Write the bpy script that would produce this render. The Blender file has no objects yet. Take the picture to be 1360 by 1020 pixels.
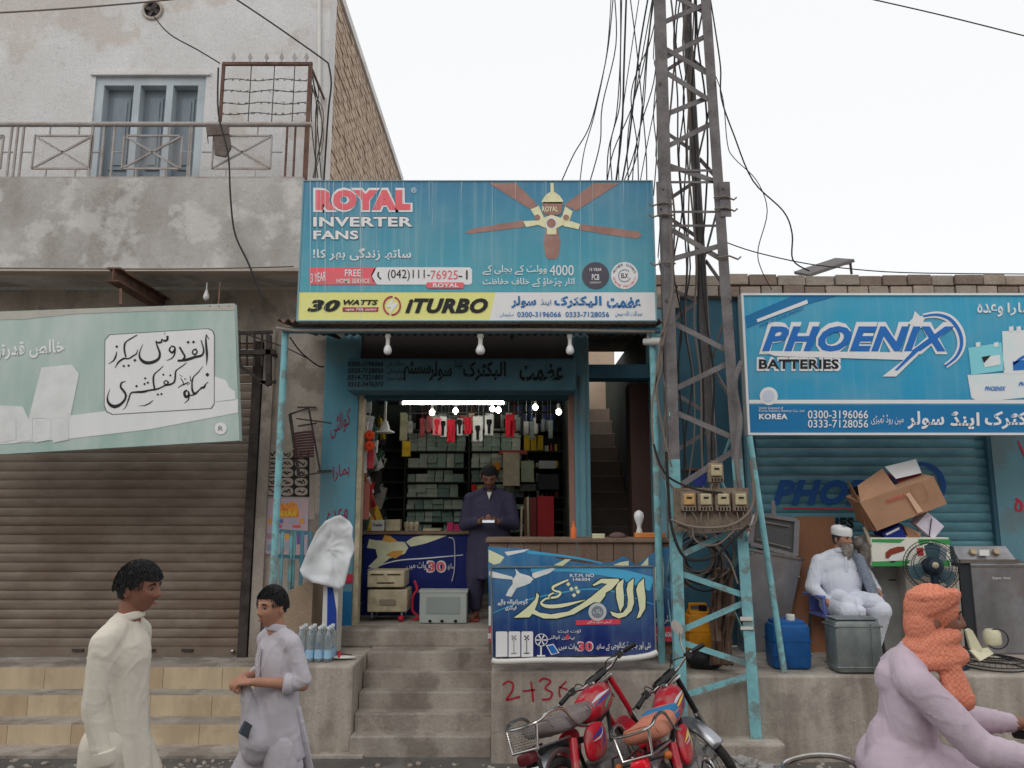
import bpy, bmesh, math, random
from mathutils import Vector, Matrix, noise
from mathutils.geometry import tessellate_polygon
random.seed(7)
C = bpy.context.scene.collection
SC = bpy.context.scene
PI = math.pi
R = math.radians
# ------------------------------------------------------------------ camera
CZ = 1.95; F = 1030.0; TH = math.atan(170/1030.0); CT, ST = math.cos(TH), math.sin(TH)
cam = bpy.data.cameras.new('camera'); cam.sensor_width = 36; cam.lens = 36*F/1360; cam.clip_end = 500; cam.clip_start = .05
co = bpy.data.objects.new('camera', cam); C.objects.link(co)
co.location = (0, 0, CZ); co.rotation_euler = (PI/2+TH, 0, 0); SC.camera = co
# ------------------------------------------------------------------ daylight: soft overcast evening
w = bpy.data.worlds.new('World'); SC.world = w; w.use_nodes = True
nt = w.node_tree; nt.nodes.clear()
sky = nt.nodes.new('ShaderNodeTexSky'); sky.sky_type = 'NISHITA'; sky.sun_disc = False
sky.sun_elevation = R(38); sky.sun_rotation = R(205)
hs = nt.nodes.new('ShaderNodeHueSaturation'); hs.inputs['Saturation'].default_value = .22
mx = nt.nodes.new('ShaderNodeMix'); mx.data_type = 'RGBA'; mx.inputs[0].default_value = .86
mx.inputs[7].default_value = (11.0, 11.1, 11.25, 1)
bg = nt.nodes.new('ShaderNodeBackground'); bg.inputs[1].default_value = .1
wo = nt.nodes.new('ShaderNodeOutputWorld')
nt.links.new(sky.outputs[0], hs.inputs['Color']); nt.links.new(hs.outputs[0], mx.inputs[6])
nt.links.new(mx.outputs[2], bg.inputs[0]); nt.links.new(bg.outputs[0], wo.inputs[0])
sl_ = bpy.data.lights.new('sun', 'SUN'); sl_.energy = .5; sl_.angle = R(28); sl_.color = (1, .97, .92)
so = bpy.data.objects.new('sun', sl_); C.objects.link(so)
sd = Vector((math.sin(R(205))*math.cos(R(38)), math.cos(R(205))*math.cos(R(38)), math.sin(R(38))))
so.rotation_euler = sd.to_track_quat('Z', 'Y').to_euler()
SC.view_settings.view_transform = 'Standard'; SC.view_settings.look = 'None'
SC.view_settings.gamma = 1; SC.view_settings.use_curve_mapping = False; SC.view_settings.exposure = -0.05
# ------------------------------------------------------------------ measuring helpers (design-time: turn a photo measurement into metres)
def slope(v):
    a = (510-v)/F
    return (a*CT+ST)/(CT-a*ST)
def zat(v, Y): return CZ+slope(v)*Y
def pt(u, v, Y):
    a = (510-v)/F; d = Y/(CT-a*ST)
    return Vector(((u-680)/F*d, Y, CZ+d*(a*CT+ST)))
def xat(u, v, Y): return pt(u, v, Y).x
# ------------------------------------------------------------------ materials
def lin(c):
    c = c/255
    return c/12.92 if c <= .04045 else ((c+.055)/1.055)**2.4
def S(r, g, b, k=1.): return tuple(min(.92, lin(x)/k) for x in (r, g, b))+(1,)
MATS = {}
def mat(name, col, rough=.8, metal=0., col2=None, scale=3., amt=.5, streak=1., bump=.15, bscale=40., spec=.3, emit=None, dirt=None, dscale=1.3, damt=.0, alpha=None, trans=0., local=False):
    if name in MATS: return MATS[name]
    m = bpy.data.materials.new(name); m.use_nodes = True; n = m.node_tree; N = n.nodes; L = n.links
    b = N['Principled BSDF']; b.inputs['Roughness'].default_value = rough; b.inputs['Metallic'].default_value = metal
    b.inputs['Specular IOR Level'].default_value = spec
    col = tuple(col[:3])+(1,)
    if emit:
        b.inputs['Emission Color'].default_value = col; b.inputs['Emission Strength'].default_value = emit
    if trans: b.inputs['Transmission Weight'].default_value = trans
    geo = N.new('ShaderNodeTexCoord' if local else 'ShaderNodeNewGeometry')
    pos = geo.outputs['Object'] if local else geo.outputs['Position']
    if col2 is None: col2 = tuple(x*.72 for x in col[:3])
    col2 = tuple(col2[:3])+(1,)
    mp = N.new('ShaderNodeMapping'); mp.inputs['Scale'].default_value = (1, 1, 1/streak); L.new(pos, mp.inputs[0])
    t = N.new('ShaderNodeTexNoise'); t.inputs['Scale'].default_value = scale; t.inputs['Detail'].default_value = 7; t.inputs['Roughness'].default_value = .62
    L.new(mp.outputs[0], t.inputs['Vector'])
    cr = N.new('ShaderNodeMapRange'); cr.inputs[1].default_value = .36; cr.inputs[2].default_value = .66; cr.inputs[4].default_value = amt
    L.new(t.outputs[0], cr.inputs[0])
    mi = N.new('ShaderNodeMix'); mi.data_type = 'RGBA'; mi.inputs[6].default_value = col; mi.inputs[7].default_value = col2
    L.new(cr.outputs[0], mi.inputs[0]); out = mi.outputs[2]
    if damt:
        t2 = N.new('ShaderNodeTexNoise'); t2.inputs['Scale'].default_value = dscale; t2.inputs['Detail'].default_value = 9; t2.inputs['Roughness'].default_value = .6
        L.new(pos, t2.inputs['Vector'])
        c2 = N.new('ShaderNodeMapRange'); c2.inputs[1].default_value = .52; c2.inputs[2].default_value = .585; c2.inputs[4].default_value = damt
        L.new(t2.outputs[0], c2.inputs[0])
        m2 = N.new('ShaderNodeMix'); m2.data_type = 'RGBA'; m2.inputs[7].default_value = tuple((dirt or (.2, .17, .14))[:3])+(1,)
        L.new(out, m2.inputs[6]); L.new(c2.outputs[0], m2.inputs[0]); out = m2.outputs[2]
    if bump >= .2 and not emit:   # fine grit and hairline cracks
        t5 = N.new('ShaderNodeTexNoise'); t5.inputs['Scale'].default_value = 85; t5.inputs['Detail'].default_value = 8; t5.inputs['Roughness'].default_value = .75
        L.new(pos, t5.inputs['Vector']); r5 = N.new('ShaderNodeMapRange'); r5.inputs[1].default_value = .3; r5.inputs[2].default_value = .7; r5.inputs[3].default_value = .78; r5.inputs[4].default_value = 1.16
        L.new(t5.outputs[0], r5.inputs[0]); m5 = N.new('ShaderNodeMix'); m5.data_type = 'RGBA'; m5.blend_type = 'MULTIPLY'; m5.inputs[0].default_value = 1
        L.new(out, m5.inputs[6]); L.new(r5.outputs[0], m5.inputs[7]); out = m5.outputs[2]
        if rough > .9:
            vo = N.new('ShaderNodeTexVoronoi'); vo.feature = 'DISTANCE_TO_EDGE'; vo.inputs['Scale'].default_value = 1.7
            dn = N.new('ShaderNodeTexNoise'); dn.inputs['Scale'].default_value = 6; dn.inputs['Detail'].default_value = 5; L.new(pos, dn.inputs['Vector'])
            ad = N.new('ShaderNodeVectorMath'); ad.operation = 'MULTIPLY_ADD'; ad.inputs[1].default_value = (.5, .5, .5); L.new(dn.outputs[1], ad.inputs[0]); L.new(pos, ad.inputs[2]); L.new(ad.outputs[0], vo.inputs['Vector'])
            r6 = N.new('ShaderNodeMapRange'); r6.inputs[1].default_value = 0; r6.inputs[2].default_value = .006; r6.inputs[3].default_value = .72; r6.inputs[4].default_value = 1
            L.new(vo.outputs['Distance'], r6.inputs[0]); m6 = N.new('ShaderNodeMix'); m6.data_type = 'RGBA'; m6.blend_type = 'MULTIPLY'; m6.inputs[0].default_value = 1
            L.new(out, m6.inputs[6]); L.new(r6.outputs[0], m6.inputs[7]); out = m6.outputs[2]
    if not emit: L.new(out, b.inputs['Base Color'])
    else: b.inputs['Base Color'].default_value = (.1, .1, .1, 1)
    if bump and not emit:
        t3 = N.new('ShaderNodeTexNoise'); t3.inputs['Scale'].default_value = bscale; t3.inputs['Detail'].default_value = 6
        L.new(pos, t3.inputs['Vector']); bp = N.new('ShaderNodeBump'); bp.inputs['Strength'].default_value = bump; bp.inputs['Distance'].default_value = .02
        L.new(t3.outputs[0], bp.inputs['Height']); L.new(bp.outputs[0], b.inputs['Normal'])
        rr = N.new('ShaderNodeMapRange'); rr.inputs[3].default_value = max(.05, rough-.12); rr.inputs[4].default_value = min(1, rough+.15)
        L.new(t.outputs[0], rr.inputs[0]); L.new(rr.outputs[0], b.inputs['Roughness'])
    if alpha is not None: b.inputs['Alpha'].default_value = alpha
    MATS[name] = m
    return m
K = .62
# building surfaces
wall_up = mat('pale_plaster', S(183, 182, 181, K), col2=S(156, 153, 150, K), scale=1.1, amt=.5, dirt=S(150, 135, 122, K), damt=.4, dscale=1.3, bump=.25, bscale=25, rough=.95)
wall_band = mat('grey_render', S(165, 162, 158, K), col2=S(120, 114, 108, K), scale=1.6, amt=.8, streak=1.8, dirt=S(200, 198, 195, K), damt=.35, dscale=2.2, bump=.35, bscale=18, rough=.95)
wall_low = mat('dusty_plaster', S(164, 155, 146, K), col2=S(112, 103, 95, K), scale=2., amt=.8, streak=2.5, dirt=S(96, 86, 78, K), damt=.5, dscale=1.9, bump=.3, bscale=20, rough=.95)
soffit_m = mat('stained_soffit', S(160, 150, 140, .6), amt=.6, rough=.95)
brick_a = mat('yellow_brick', S(164, 146, 128, K), col2=S(124, 107, 94, K), scale=5, amt=.8, bump=.5, bscale=30, rough=.95)
mortar = mat('mortar', S(120, 106, 92, K), bump=.4, rough=1)
brick_b = [mat('dusty_brick_%s' % q, S(*c, K), amt=.6, scale=6, bump=.5, bscale=25, rough=1) for q, c in (('grey', (140, 130, 120)), ('buff', (150, 136, 124)), ('brown', (122, 108, 98)))]
teal = mat('teal_paint', S(84, 132, 146, .62), col2=S(58, 100, 118, .62), scale=1.5, amt=.7, streak=2.5, dirt=S(95, 105, 100, .6), damt=.35, dscale=2.2, bump=.12, bscale=20, rough=.7)
teal_r = mat('teal_paint_worn', S(92, 128, 138, .62), col2=S(70, 102, 114, .62), scale=1.5, amt=.6, streak=2, dirt=S(98, 92, 84, .6), damt=.4, dscale=2, bump=.15, rough=.8)
teal_dk = mat('dark_teal_paint', S(50, 84, 98, .6), col2=S(30, 56, 70, .6), scale=2, amt=.6, streak=2, bump=.1, rough=.7)
pole_m = mat('aqua_pole_paint', S(120, 172, 178, .7), col2=S(92, 136, 142, .7), scale=9, amt=.6, dirt=S(100, 80, 66, .6), damt=.55, dscale=7, rough=.5, bump=.08)
navy = mat('blue_dado_paint', S(30, 96, 140, .6), amt=.5, rough=.6, bump=.1)
red_p = mat('red_paint', S(170, 40, 60, .62), amt=.5, rough=.6, bump=.05, scale=9)
concrete = mat('worn_concrete', S(150, 143, 134, K), col2=S(112, 103, 95, K), scale=2.4, amt=.9, streak=1.5, dirt=S(92, 84, 76, K), damt=.5, dscale=2.6, bump=.35, bscale=30, rough=.95)
conc_v = mat('streaked_concrete', S(158, 150, 140, K), col2=S(104, 95, 86, K), scale=4, amt=.85, streak=7, dirt=S(96, 88, 82, K), damt=.4, dscale=1.7, bump=.3, bscale=30, rough=.95)
road_m = mat('dusty_road', (.17, .155, .14), col2=(.09, .085, .08), scale=1.5, amt=.9, dirt=(.24, .22, .2), damt=.5, dscale=1.6, bump=.6, bscale=60, rough=1)
tan_t = mat('tan_step_tile', S(176, 160, 134, .66), col2=S(146, 130, 108, .66), scale=5, amt=.6, streak=3, dirt=S(130, 112, 92, .6), damt=.3, dscale=3, rough=.6, bump=.1)
tan_t2 = mat('tan_step_tile_dark', S(166, 146, 120, .66), col2=S(138, 120, 98, .66), scale=5, amt=.6, streak=3, rough=.6, bump=.1)
shut_m = mat('rusty_shutter_paint', S(118, 107, 96, .62), col2=S(92, 80, 70, .62), scale=2.2, amt=.8, streak=.35, dirt=S(92, 74, 62, .6), damt=.3, dscale=1.2, rough=.65, bump=.1, metal=.1)
shut_t = mat('teal_shutter_paint', S(84, 124, 134, .6), col2=S(56, 92, 104, .6), scale=2.2, amt=.8, streak=.35, rough=.6, bump=.1, metal=.1)
rust = mat('rusty_iron', S(98, 74, 64, .58), col2=S(66, 50, 44, .58), scale=12, amt=.9, rough=.9, bump=.3)
iron = mat('dark_iron', S(66, 60, 58, .6), col2=S(42, 36, 34, .6), scale=8, amt=.8, rough=.8, bump=.2)
rail_m = mat('faded_railing_paint', S(146, 144, 142, .62), col2=S(122, 100, 88, .62), scale=7, amt=.6, rough=.8, bump=.2)
tower_m = mat('dusty_tower_steel', S(108, 104, 104, .62), col2=S(76, 72, 72, .62), scale=5, amt=.8, rough=.85, bump=.2)
door_m = mat('slate_door_paint', S(118, 126, 132, K), col2=S(92, 100, 106, K), scale=4, amt=.7, streak=3, rough=.8, bump=.15)
doorf_m = mat('pale_door_frame', S(156, 164, 168, K), col2=S(128, 135, 139, K), scale=4, amt=.6, streak=2, rough=.8, bump=.15)
black = mat('black_void', (.012, .012, .013), rough=.9, bump=0)
wire_m = mat('black_cable', (.03, .028, .028), rough=.6, bump=0)
wireg_m = mat('grey_cable', S(110, 100, 92, .7), rough=.7, bump=0)
wood_m = mat('old_counter_wood', S(120, 100, 86, .62), col2=S(84, 70, 60, .62), scale=3, amt=.9, streak=8, bump=.3, rough=.85)
plywood = mat('brown_plywood', S(122, 84, 60, .55), col2=S(98, 66, 48, .55), scale=2, amt=.6, streak=3, rough=.6, bump=.05)
steel = mat('dull_stainless', S(150, 150, 154, .62), col2=S(104, 102, 104, .62), scale=2.5, amt=.9, streak=1.5, rough=.38, metal=.75, bump=.06, bscale=8, dirt=S(120, 110, 104, .6), damt=.35, dscale=3)
galv = mat('galvanised_sheet', S(122, 128, 126, .62), col2=S(84, 90, 90, .62), scale=6, amt=.8, rough=.5, metal=.5, bump=.08, bscale=9, streak=2)
chrome = mat('scuffed_chrome', S(200, 198, 196, 1), rough=.2, metal=1, col2=S(150, 140, 130, 1), scale=12, amt=.6, bump=0)
white_pl = mat('off_white_plastic', S(200, 198, 192, .75), rough=.45, amt=.4, bump=.03)
cream_pl = mat('cream_plastic', S(205, 200, 170, .75), rough=.5, amt=.5, scale=6, bump=.03)
dusty_cream = mat('dusty_cream_metal', S(168, 158, 132, .6), col2=S(118, 106, 90, .6), scale=7, amt=.8, rough=.7, bump=.1)
blue_pl = mat('blue_plastic', S(24, 74, 126, .58), col2=S(16, 50, 92, .58), rough=.4, amt=.6, scale=6, bump=.04)
carton = mat('brown_cardboard', S(148, 114, 90, .58), col2=S(124, 94, 74, .58), scale=4, amt=.5, rough=.9, bump=.05)
carton_d = mat('dark_cardboard', S(110, 76, 56, .5), rough=.95, amt=.5, bump=.05)
white_pt = mat('printed_white', S(222, 222, 224, .74), rough=.5, amt=.22, scale=9, streak=6, bump=0)
glass_b = mat('bulb_glass', S(225, 225, 225, .8), rough=.15, amt=.15, bump=0, spec=.6)
skin_a = mat('brown_skin', S(110, 76, 62, .5), col2=S(92, 62, 50, .5), scale=20, amt=.5, rough=.62, bump=.05, bscale=120, local=True)
skin_b = mat('light_brown_skin', S(142, 104, 86, .54), col2=S(122, 86, 70, .54), scale=20, amt=.5, rough=.62, bump=.05, bscale=120, local=True)
lip_m = mat('lips', S(110, 58, 50, .5), rough=.5, bump=0)
hair_m = mat('black_hair', (.012, .011, .012), rough=.55, col2=(.03, .028, .028), scale=60, amt=.8, bump=.6, bscale=150)
eye_m = mat('eye_white', (.28, .26, .24), rough=.3, bump=0)
# ------------------------------------------------------------------ mesh builder
class MB:
    def __init__(s): s.v = []; s.f = []
    def add(s, vs, fs):
        o = len(s.v); s.v += [Vector(p) for p in vs]; s.f += [tuple(i+o for i in f) for f in fs]; return s
    def box(s, x0, x1, y0, y1, z0, z1):
        return s.add([(x, y, z) for x in (x0, x1) for y in (y0, y1) for z in (z0, z1)],
                     [(0, 1, 3, 2), (4, 6, 7, 5), (0, 4, 5, 1), (2, 3, 7, 6), (0, 2, 6, 4), (1, 5, 7, 3)])
    def bbox(s, x0, x1, y0, y1, z0, z1, b=.01):
        # box with chamfered vertical and horizontal edges
        bm = bmesh.new(); bmesh.ops.create_cube(bm, size=1)
        for v in bm.verts: v.co = Vector(((x0+x1)/2+v.co.x*(x1-x0), (y0+y1)/2+v.co.y*(y1-y0), (z0+z1)/2+v.co.z*(z1-z0)))
        bmesh.ops.bevel(bm, geom=bm.edges[:], offset=b, segments=2, affect='EDGES', profile=.5)
        bm.verts.index_update(); s.add([v.co.copy() for v in bm.verts], [[v.index for v in f.verts] for f in bm.faces]); bm.free(); return s
    def obox(s, M, sx, sy, sz):
        i = len(s.v); s.box(-sx/2, sx/2, -sy/2, sy/2, -sz/2, sz/2)
        for k in range(i, len(s.v)): s.v[k] = M @ s.v[k]
        return s
    def bar(s, p, q, w, h=None, up=(0, 0, 1)):
        p = Vector(p); q = Vector(q); d = (q-p); L = d.length; d.normalize(); up = Vector(up)
        if abs(d.dot(up)) > .98: up = Vector((0, 1, 0))
        x = d.cross(up).normalized(); z = x.cross(d)
        M = Matrix((x, d, z)).transposed().to_4x4(); M.translation = (p+q)/2
        return s.obox(M, w, L, h or w)
    def tube(s, pts, r, n=8, caps=True):
        pts = [Vector(p) for p in pts]; rs = r if isinstance(r, (list, tuple)) else [r]*len(pts)
        prev = None; rings = []
        for i, p in enumerate(pts):
            d = (pts[min(i+1, len(pts)-1)]-pts[max(i-1, 0)]).normalized()
            if prev is None:
                a = Vector((0, 0, 1)) if abs(d.z) < .9 else Vector((0, 1, 0)); x = d.cross(a).normalized()
            else:
                x = (prev-d*prev.dot(d)).normalized()
            prev = x; y = d.cross(x)
            rings.append([p+(x*math.cos(2*PI*k/n)+y*math.sin(2*PI*k/n))*rs[i] for k in range(n)])
        vs = [q for g in rings for q in g]; fs = []
        for i in range(len(rings)-1):
            for k in range(n): fs.append((i*n+k, i*n+(k+1) % n, (i+1)*n+(k+1) % n, (i+1)*n+k))
        if caps: fs += [tuple(range(n))[::-1], tuple((len(rings)-1)*n+k for k in range(n))]
        return s.add(vs, fs)
    def ring(s, c, ax, Rr, r, n=32, m=8, e=1.):
        c = Vector(c); ax = Vector(ax).normalized(); a = Vector((0, 0, 1)) if abs(ax.z) < .9 else Vector((1, 0, 0)); x = ax.cross(a).normalized(); y = ax.cross(x)
        vs = []; fs = []
        for i in range(n):
            t = 2*PI*i/n; d = x*math.cos(t)+y*math.sin(t)
            for k in range(m):
                q = 2*PI*k/m; vs.append(c+d*(Rr+r*math.cos(q))+ax*r*e*math.sin(q))
        for i in range(n):
            for k in range(m): fs.append((i*m+k, i*m+(k+1) % m, ((i+1) % n)*m+(k+1) % m, ((i+1) % n)*m+k))
        return s.add(vs, fs)
    def lathe(s, prof, c, ax=(0, 0, 1), n=20, sq=None):
        c = Vector(c); ax = Vector(ax).normalized(); a = Vector((0, 1, 0)) if abs(ax.y) < .9 else Vector((1, 0, 0)); x = a.cross(ax).normalized(); y = ax.cross(x)
        vs = []; fs = []
        for (r, h) in prof:
            for k in range(n):
                t = 2*PI*k/n
                ry = r if sq is None else r*sq
                vs.append(c+ax*h+x*r*math.cos(t)+y*ry*math.sin(t))
        for i in range(len(prof)-1):
            for k in range(n): fs.append((i*n+k, i*n+(k+1) % n, (i+1)*n+(k+1) % n, (i+1)*n+k))
        fs += [tuple(range(n))[::-1], tuple((len(prof)-1)*n+k for k in range(n))]
        return s.add(vs, fs)
    def prism(s, poly, off):
        n = len(poly); poly = [Vector(p) for p in poly]; off = Vector(off)
        return s.add(poly+[p+off for p in poly], [tuple(range(n)), tuple(range(2*n-1, n-1, -1))]+[(i, (i+1) % n, n+(i+1) % n, n+i) for i in range(n)])
    def ell(s, c, r, rot=None, n=20, m=12):
        c = Vector(c); M = rot or Matrix.Identity(3); vs = []; fs = []
        for i in range(1, m):
            t = PI*i/m
            for k in range(n):
                p = 2*PI*k/n; vs.append(c+M @ Vector((r[0]*math.sin(t)*math.cos(p), r[1]*math.sin(t)*math.sin(p), r[2]*math.cos(t))))
        vs += [c+M @ Vector((0, 0, r[2])), c+M @ Vector((0, 0, -r[2]))]; a = len(vs)-2; b = a+1
        for i in range(m-2):
            for k in range(n): fs.append((i*n+k, (i+1)*n+k, (i+1)*n+(k+1) % n, i*n+(k+1) % n))
        for k in range(n): fs.append((a, k, (k+1) % n)); fs.append((b, (m-2)*n+(k+1) % n, (m-2)*n+k))
        return s.add(vs, fs)
    def cap(s, p, q, r0, r1, n=14):
        p = Vector(p); q = Vector(q); d = (q-p); L = d.length; d = d/L if L > 1e-6 else Vector((0, 0, 1))
        pts = []; rs = []
        for t in (-1, -.8, -.45): pts.append(p+d*r0*t); rs.append(max(.001, r0*math.sqrt(1-min(1, t*t)*.999)))
        for t in (0, .5, 1): pts.append(p+d*L*t); rs.append(r0+(r1-r0)*t)
        for t in (.45, .8, 1): pts.append(q+d*r1*t); rs.append(max(.001, r1*math.sqrt(1-min(1, t*t)*.999)))
        return s.tube(pts, rs, n)
    def pxf(s, u0, v0, u1, v1, Y, d=.05):
        # box measured by its front face; d = depth away from the street
        x0 = xat(u0, (v0+v1)/2, Y); x1 = xat(u1, (v0+v1)/2, Y); return s.box(x0, x1, Y, Y+d, zat(v1, Y), zat(v0, Y))
    def poly(s, pts, Y): return s.add([pt(u, v, Y) for u, v in pts], [tuple(range(len(pts)))])
def smooth(o, on=True):
    for p in o.data.polygons: p.use_smooth = on
def thing(name, label, cat, loc=(0, 0, 0), group=None, rot=None):
    o = bpy.data.objects.new(name, None); C.objects.link(o); o.empty_display_size = .1
    o.location = loc; o['label'] = label; o['category'] = cat
    if group: o['group'] = group
    if rot: o.rotation_euler = rot
    return o
def top(o):
    while o.parent: o = o.parent
    return o
def part(name, mb, m, parent=None, sm=False, local=False, kind=None, label=None):
    me = bpy.data.meshes.new(name)
    off = Vector((0, 0, 0)) if (local or parent is None) else Vector(top(parent).location)
    me.from_pydata([tuple(v-off) for v in mb.v], [], mb.f); me.update(); me.materials.append(m)
    o = bpy.data.objects.new(name, me); C.objects.link(o)
    if parent: o.parent = parent
    if sm: smooth(o)
    bm = bmesh.new(); bm.from_mesh(me); bmesh.ops.recalc_face_normals(bm, faces=bm.faces); bm.to_mesh(me); bm.free()
    if sm:
        try: me.set_sharp_from_angle(angle=R(40))
        except Exception: pass
    if kind: o['kind'] = kind
    if label: o['label'] = label
    return o
def single(name, mb, m, label, cat, group=None, sm=False, kind=None):
    o = part(name, mb, m, sm=sm)
    # origin to the base of the thing
    xs = [v.co for v in o.data.vertices]; c = Vector((sum(v.x for v in xs)/len(xs), sum(v.y for v in xs)/len(xs), min(v.z for v in xs)))
    o.data.transform(Matrix.Translation(-c)); o.location = c
    if label: o['label'] = label; o['category'] = cat
    if group: o['group'] = group
    if kind: o['kind'] = kind
    return o
def struct(name, mb, m, sm=False):
    o = part(name, mb, m, sm=sm); o['kind'] = 'structure'; return o
def clone(o, off=(0, 0, 0), parent=None):
    c = o.copy(); C.objects.link(c); c.parent = parent if parent else o.parent; c.location = Vector(o.location)+Vector(off)
    for ch in list(o.children):
        if ch is not c: clone(ch, (0, 0, 0), c)
    return c
def cloneroot(o, loc=None, rot=None, label=None):
    c = o.copy(); C.objects.link(c)
    if loc is not None: c.location = loc
    if rot is not None: c.rotation_euler = rot
    if label: c['label'] = label
    for ch in list(o.children): clone(ch, (0, 0, 0), c)
    return c
# ------------------------------------------------------------------ writing
JOIN = {  # letter: (isolated, dual?)  presentation forms run isolated, final, initial, medial
 'ا': (0xFE8D, 0), 'آ': (0xFE81, 0), 'ب': (0xFE8F, 1), 'پ': (0xFB56, 1), 'ت': (0xFE95, 1), 'ٹ': (0xFB66, 1), 'ث': (0xFE99, 1), 'ج': (0xFE9D, 1), 'چ': (0xFB7A, 1),
 'ح': (0xFEA1, 1), 'خ': (0xFEA5, 1), 'د': (0xFEA9, 0), 'ڈ': (0xFB88, 0), 'ذ': (0xFEAB, 0), 'ر': (0xFEAD, 0), 'ڑ': (0xFB8C, 0), 'ز': (0xFEAF, 0), 'س': (0xFEB1, 1),
 'ش': (0xFEB5, 1), 'ص': (0xFEB9, 1), 'ض': (0xFEBD, 1), 'ط': (0xFEC1, 1), 'ظ': (0xFEC5, 1), 'ع': (0xFEC9, 1), 'غ': (0xFECD, 1), 'ف': (0xFED1, 1), 'ق': (0xFED5, 1),
 'ک': (0xFB8E, 1), 'گ': (0xFB92, 1), 'ل': (0xFEDD, 1), 'م': (0xFEE1, 1), 'ن': (0xFEE5, 1), 'ں': (0xFB9E, 0), 'و': (0xFEED, 0), 'ؤ': (0xFE85, 0), 'ہ': (0xFBA6, 1), 'ھ': (0xFBAA, 1),
 'ی': (0xFBFC, 1), 'ے': (0xFBAE, 0), 'ئ': (0xFE89, 1)}
def urdu(t):
    out = []
    for i, ch in enumerate(t):
        if ch not in JOIN: out.append(ch); continue
        b, dual = JOIN[ch]
        pj = i > 0 and t[i-1] in JOIN and JOIN[t[i-1]][1]
        nj = dual and i+1 < len(t) and t[i+1] in JOIN
        out.append(chr(b+(3 if pj and nj else 2 if nj else 1 if pj else 0)))
    return ''.join(out[::-1])
def text2d(s, bold=0., shear=0., res=3):
    if any(ch in JOIN for ch in s): s = urdu(s)
    c = bpy.data.curves.new('t', 'FONT'); c.body = s; c.offset = bold; c.shear = shear; c.resolution_u = res
    c.space_character = 1+bold*2
    o = bpy.data.objects.new('t', c)
    C.objects.link(o)
    dg = bpy.context.evaluated_depsgraph_get(); me = bpy.data.meshes.new_from_object(o.evaluated_get(dg))
    V = [v.co.copy() for v in me.vertices]; Fc = [tuple(p.vertices) for p in me.polygons]
    bpy.data.objects.remove(o); bpy.data.curves.remove(c); bpy.data.meshes.remove(me)
    if not V: return [], []
    x0 = min(v.x for v in V); x1 = max(v.x for v in V); y0 = min(v.y for v in V); y1 = max(v.y for v in V)
    return [((v.x-x0)/(x1-x0), (v.y-y0)/(y1-y0)) for v in V], Fc
def lettering(s, u0, v0, u1, v1, Y, m, parent, bold=0., shear=0., tilt=0., name='lettering', fn=None, th=0):
    V, Fc = text2d(s, bold, shear); mb = MB(); fn = fn or (lambda u, v: pt(u, v, Y))
    mb.add([fn(u0+(u1-u0)*a, v1+(v0-v1)*b+tilt*(a-.5)) for a, b in V], Fc)
    me = bpy.data.meshes.new(name)
    off = Vector(top(parent).location); me.from_pydata([tuple(v-off) for v in mb.v], [], mb.f); me.materials.append(m)
    o = bpy.data.objects.new(name, me); C.objects.link(o); o.parent = parent
    return o
def crom(P, n=5):
    out = []
    for i in range(len(P)-1):
        a = P[max(0, i-1)]; b = P[i]; c = P[i+1]; d = P[min(len(P)-1, i+2)]
        for k in range(n):
            t = k/n; out.append(tuple(.5*((2*b[j])+(-a[j]+c[j])*t+(2*a[j]-5*b[j]+4*c[j]-d[j])*t*t+(-a[j]+3*b[j]-3*c[j]+d[j])*t**3) for j in range(len(b))))
    out.append(P[-1]); return out
def brush(mb, P, fn, wk=1., grow=0., n=5, mn=.5):
    P = crom(P, n); L = []; Rr = []
    for i, (x, y, w_) in enumerate(P):
        a = P[max(0, i-1)]; b = P[min(len(P)-1, i+1)]; dx = b[0]-a[0]; dy = b[1]-a[1]; q = math.hypot(dx, dy) or 1
        h = max(mn, w_*wk+grow)/2; L.append((x-dy/q*h, y+dx/q*h)); Rr.append((x+dy/q*h, y-dx/q*h))
    k = len(P); mb.add([fn(*p) for p in L]+[fn(*p) for p in Rr], [(i, i+1, k+i+1, k+i) for i in range(k-1)])
def dot(mb, x, y, r, fn): mb.add([fn(x-r, y), fn(x, y-r), fn(x+r, y), fn(x, y+r)], [(0, 1, 2, 3)])
# ================================================================== GROUND
g = MB(); g.box(-60, 60, -40, 6.9, -.3, 0); struct('road', g, road_m)
g = MB(); g.box(-60, 60, 6.9, 60, -.3, -.004); struct('ground', g, road_m)
YF = 7.9   # plane of the shop fronts
HP = .56   # left platform height
# left platform with three tan tiled steps
xs0, xs1 = -9., xat(374, 900, 7.4)
g = MB(); g.box(xs0, xs1+.1, 7.4+.012, YF-.04, -.05, HP); struct('bakery_platform', g, concrete)
st = part('bakery_steps', MB().box(xs0, xs1, 7.18+.012, 7.412, -.05, .365).box(xs0, xs1, 6.93+.012, 7.192, -.05, .185), concrete); st['kind'] = 'structure'
for (Y, z0, z1) in ((7.4, .365, HP-.01), (7.18, .185, .355), (6.93, .005, .175)):
    x = xs1
    tile = None; k = 0
    while x > -6.5:
        tb = MB().box(x-.538, x-.002, Y, Y+.012, z0, z1)
        part('tile', tb, tan_t if random.random() < .65 else tan_t2, st); x -= .54
g = MB().box(xs0, xs1+.9, 6.62, 6.94, -.05, .02); struct('kerb_strip', g, concrete)
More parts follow.
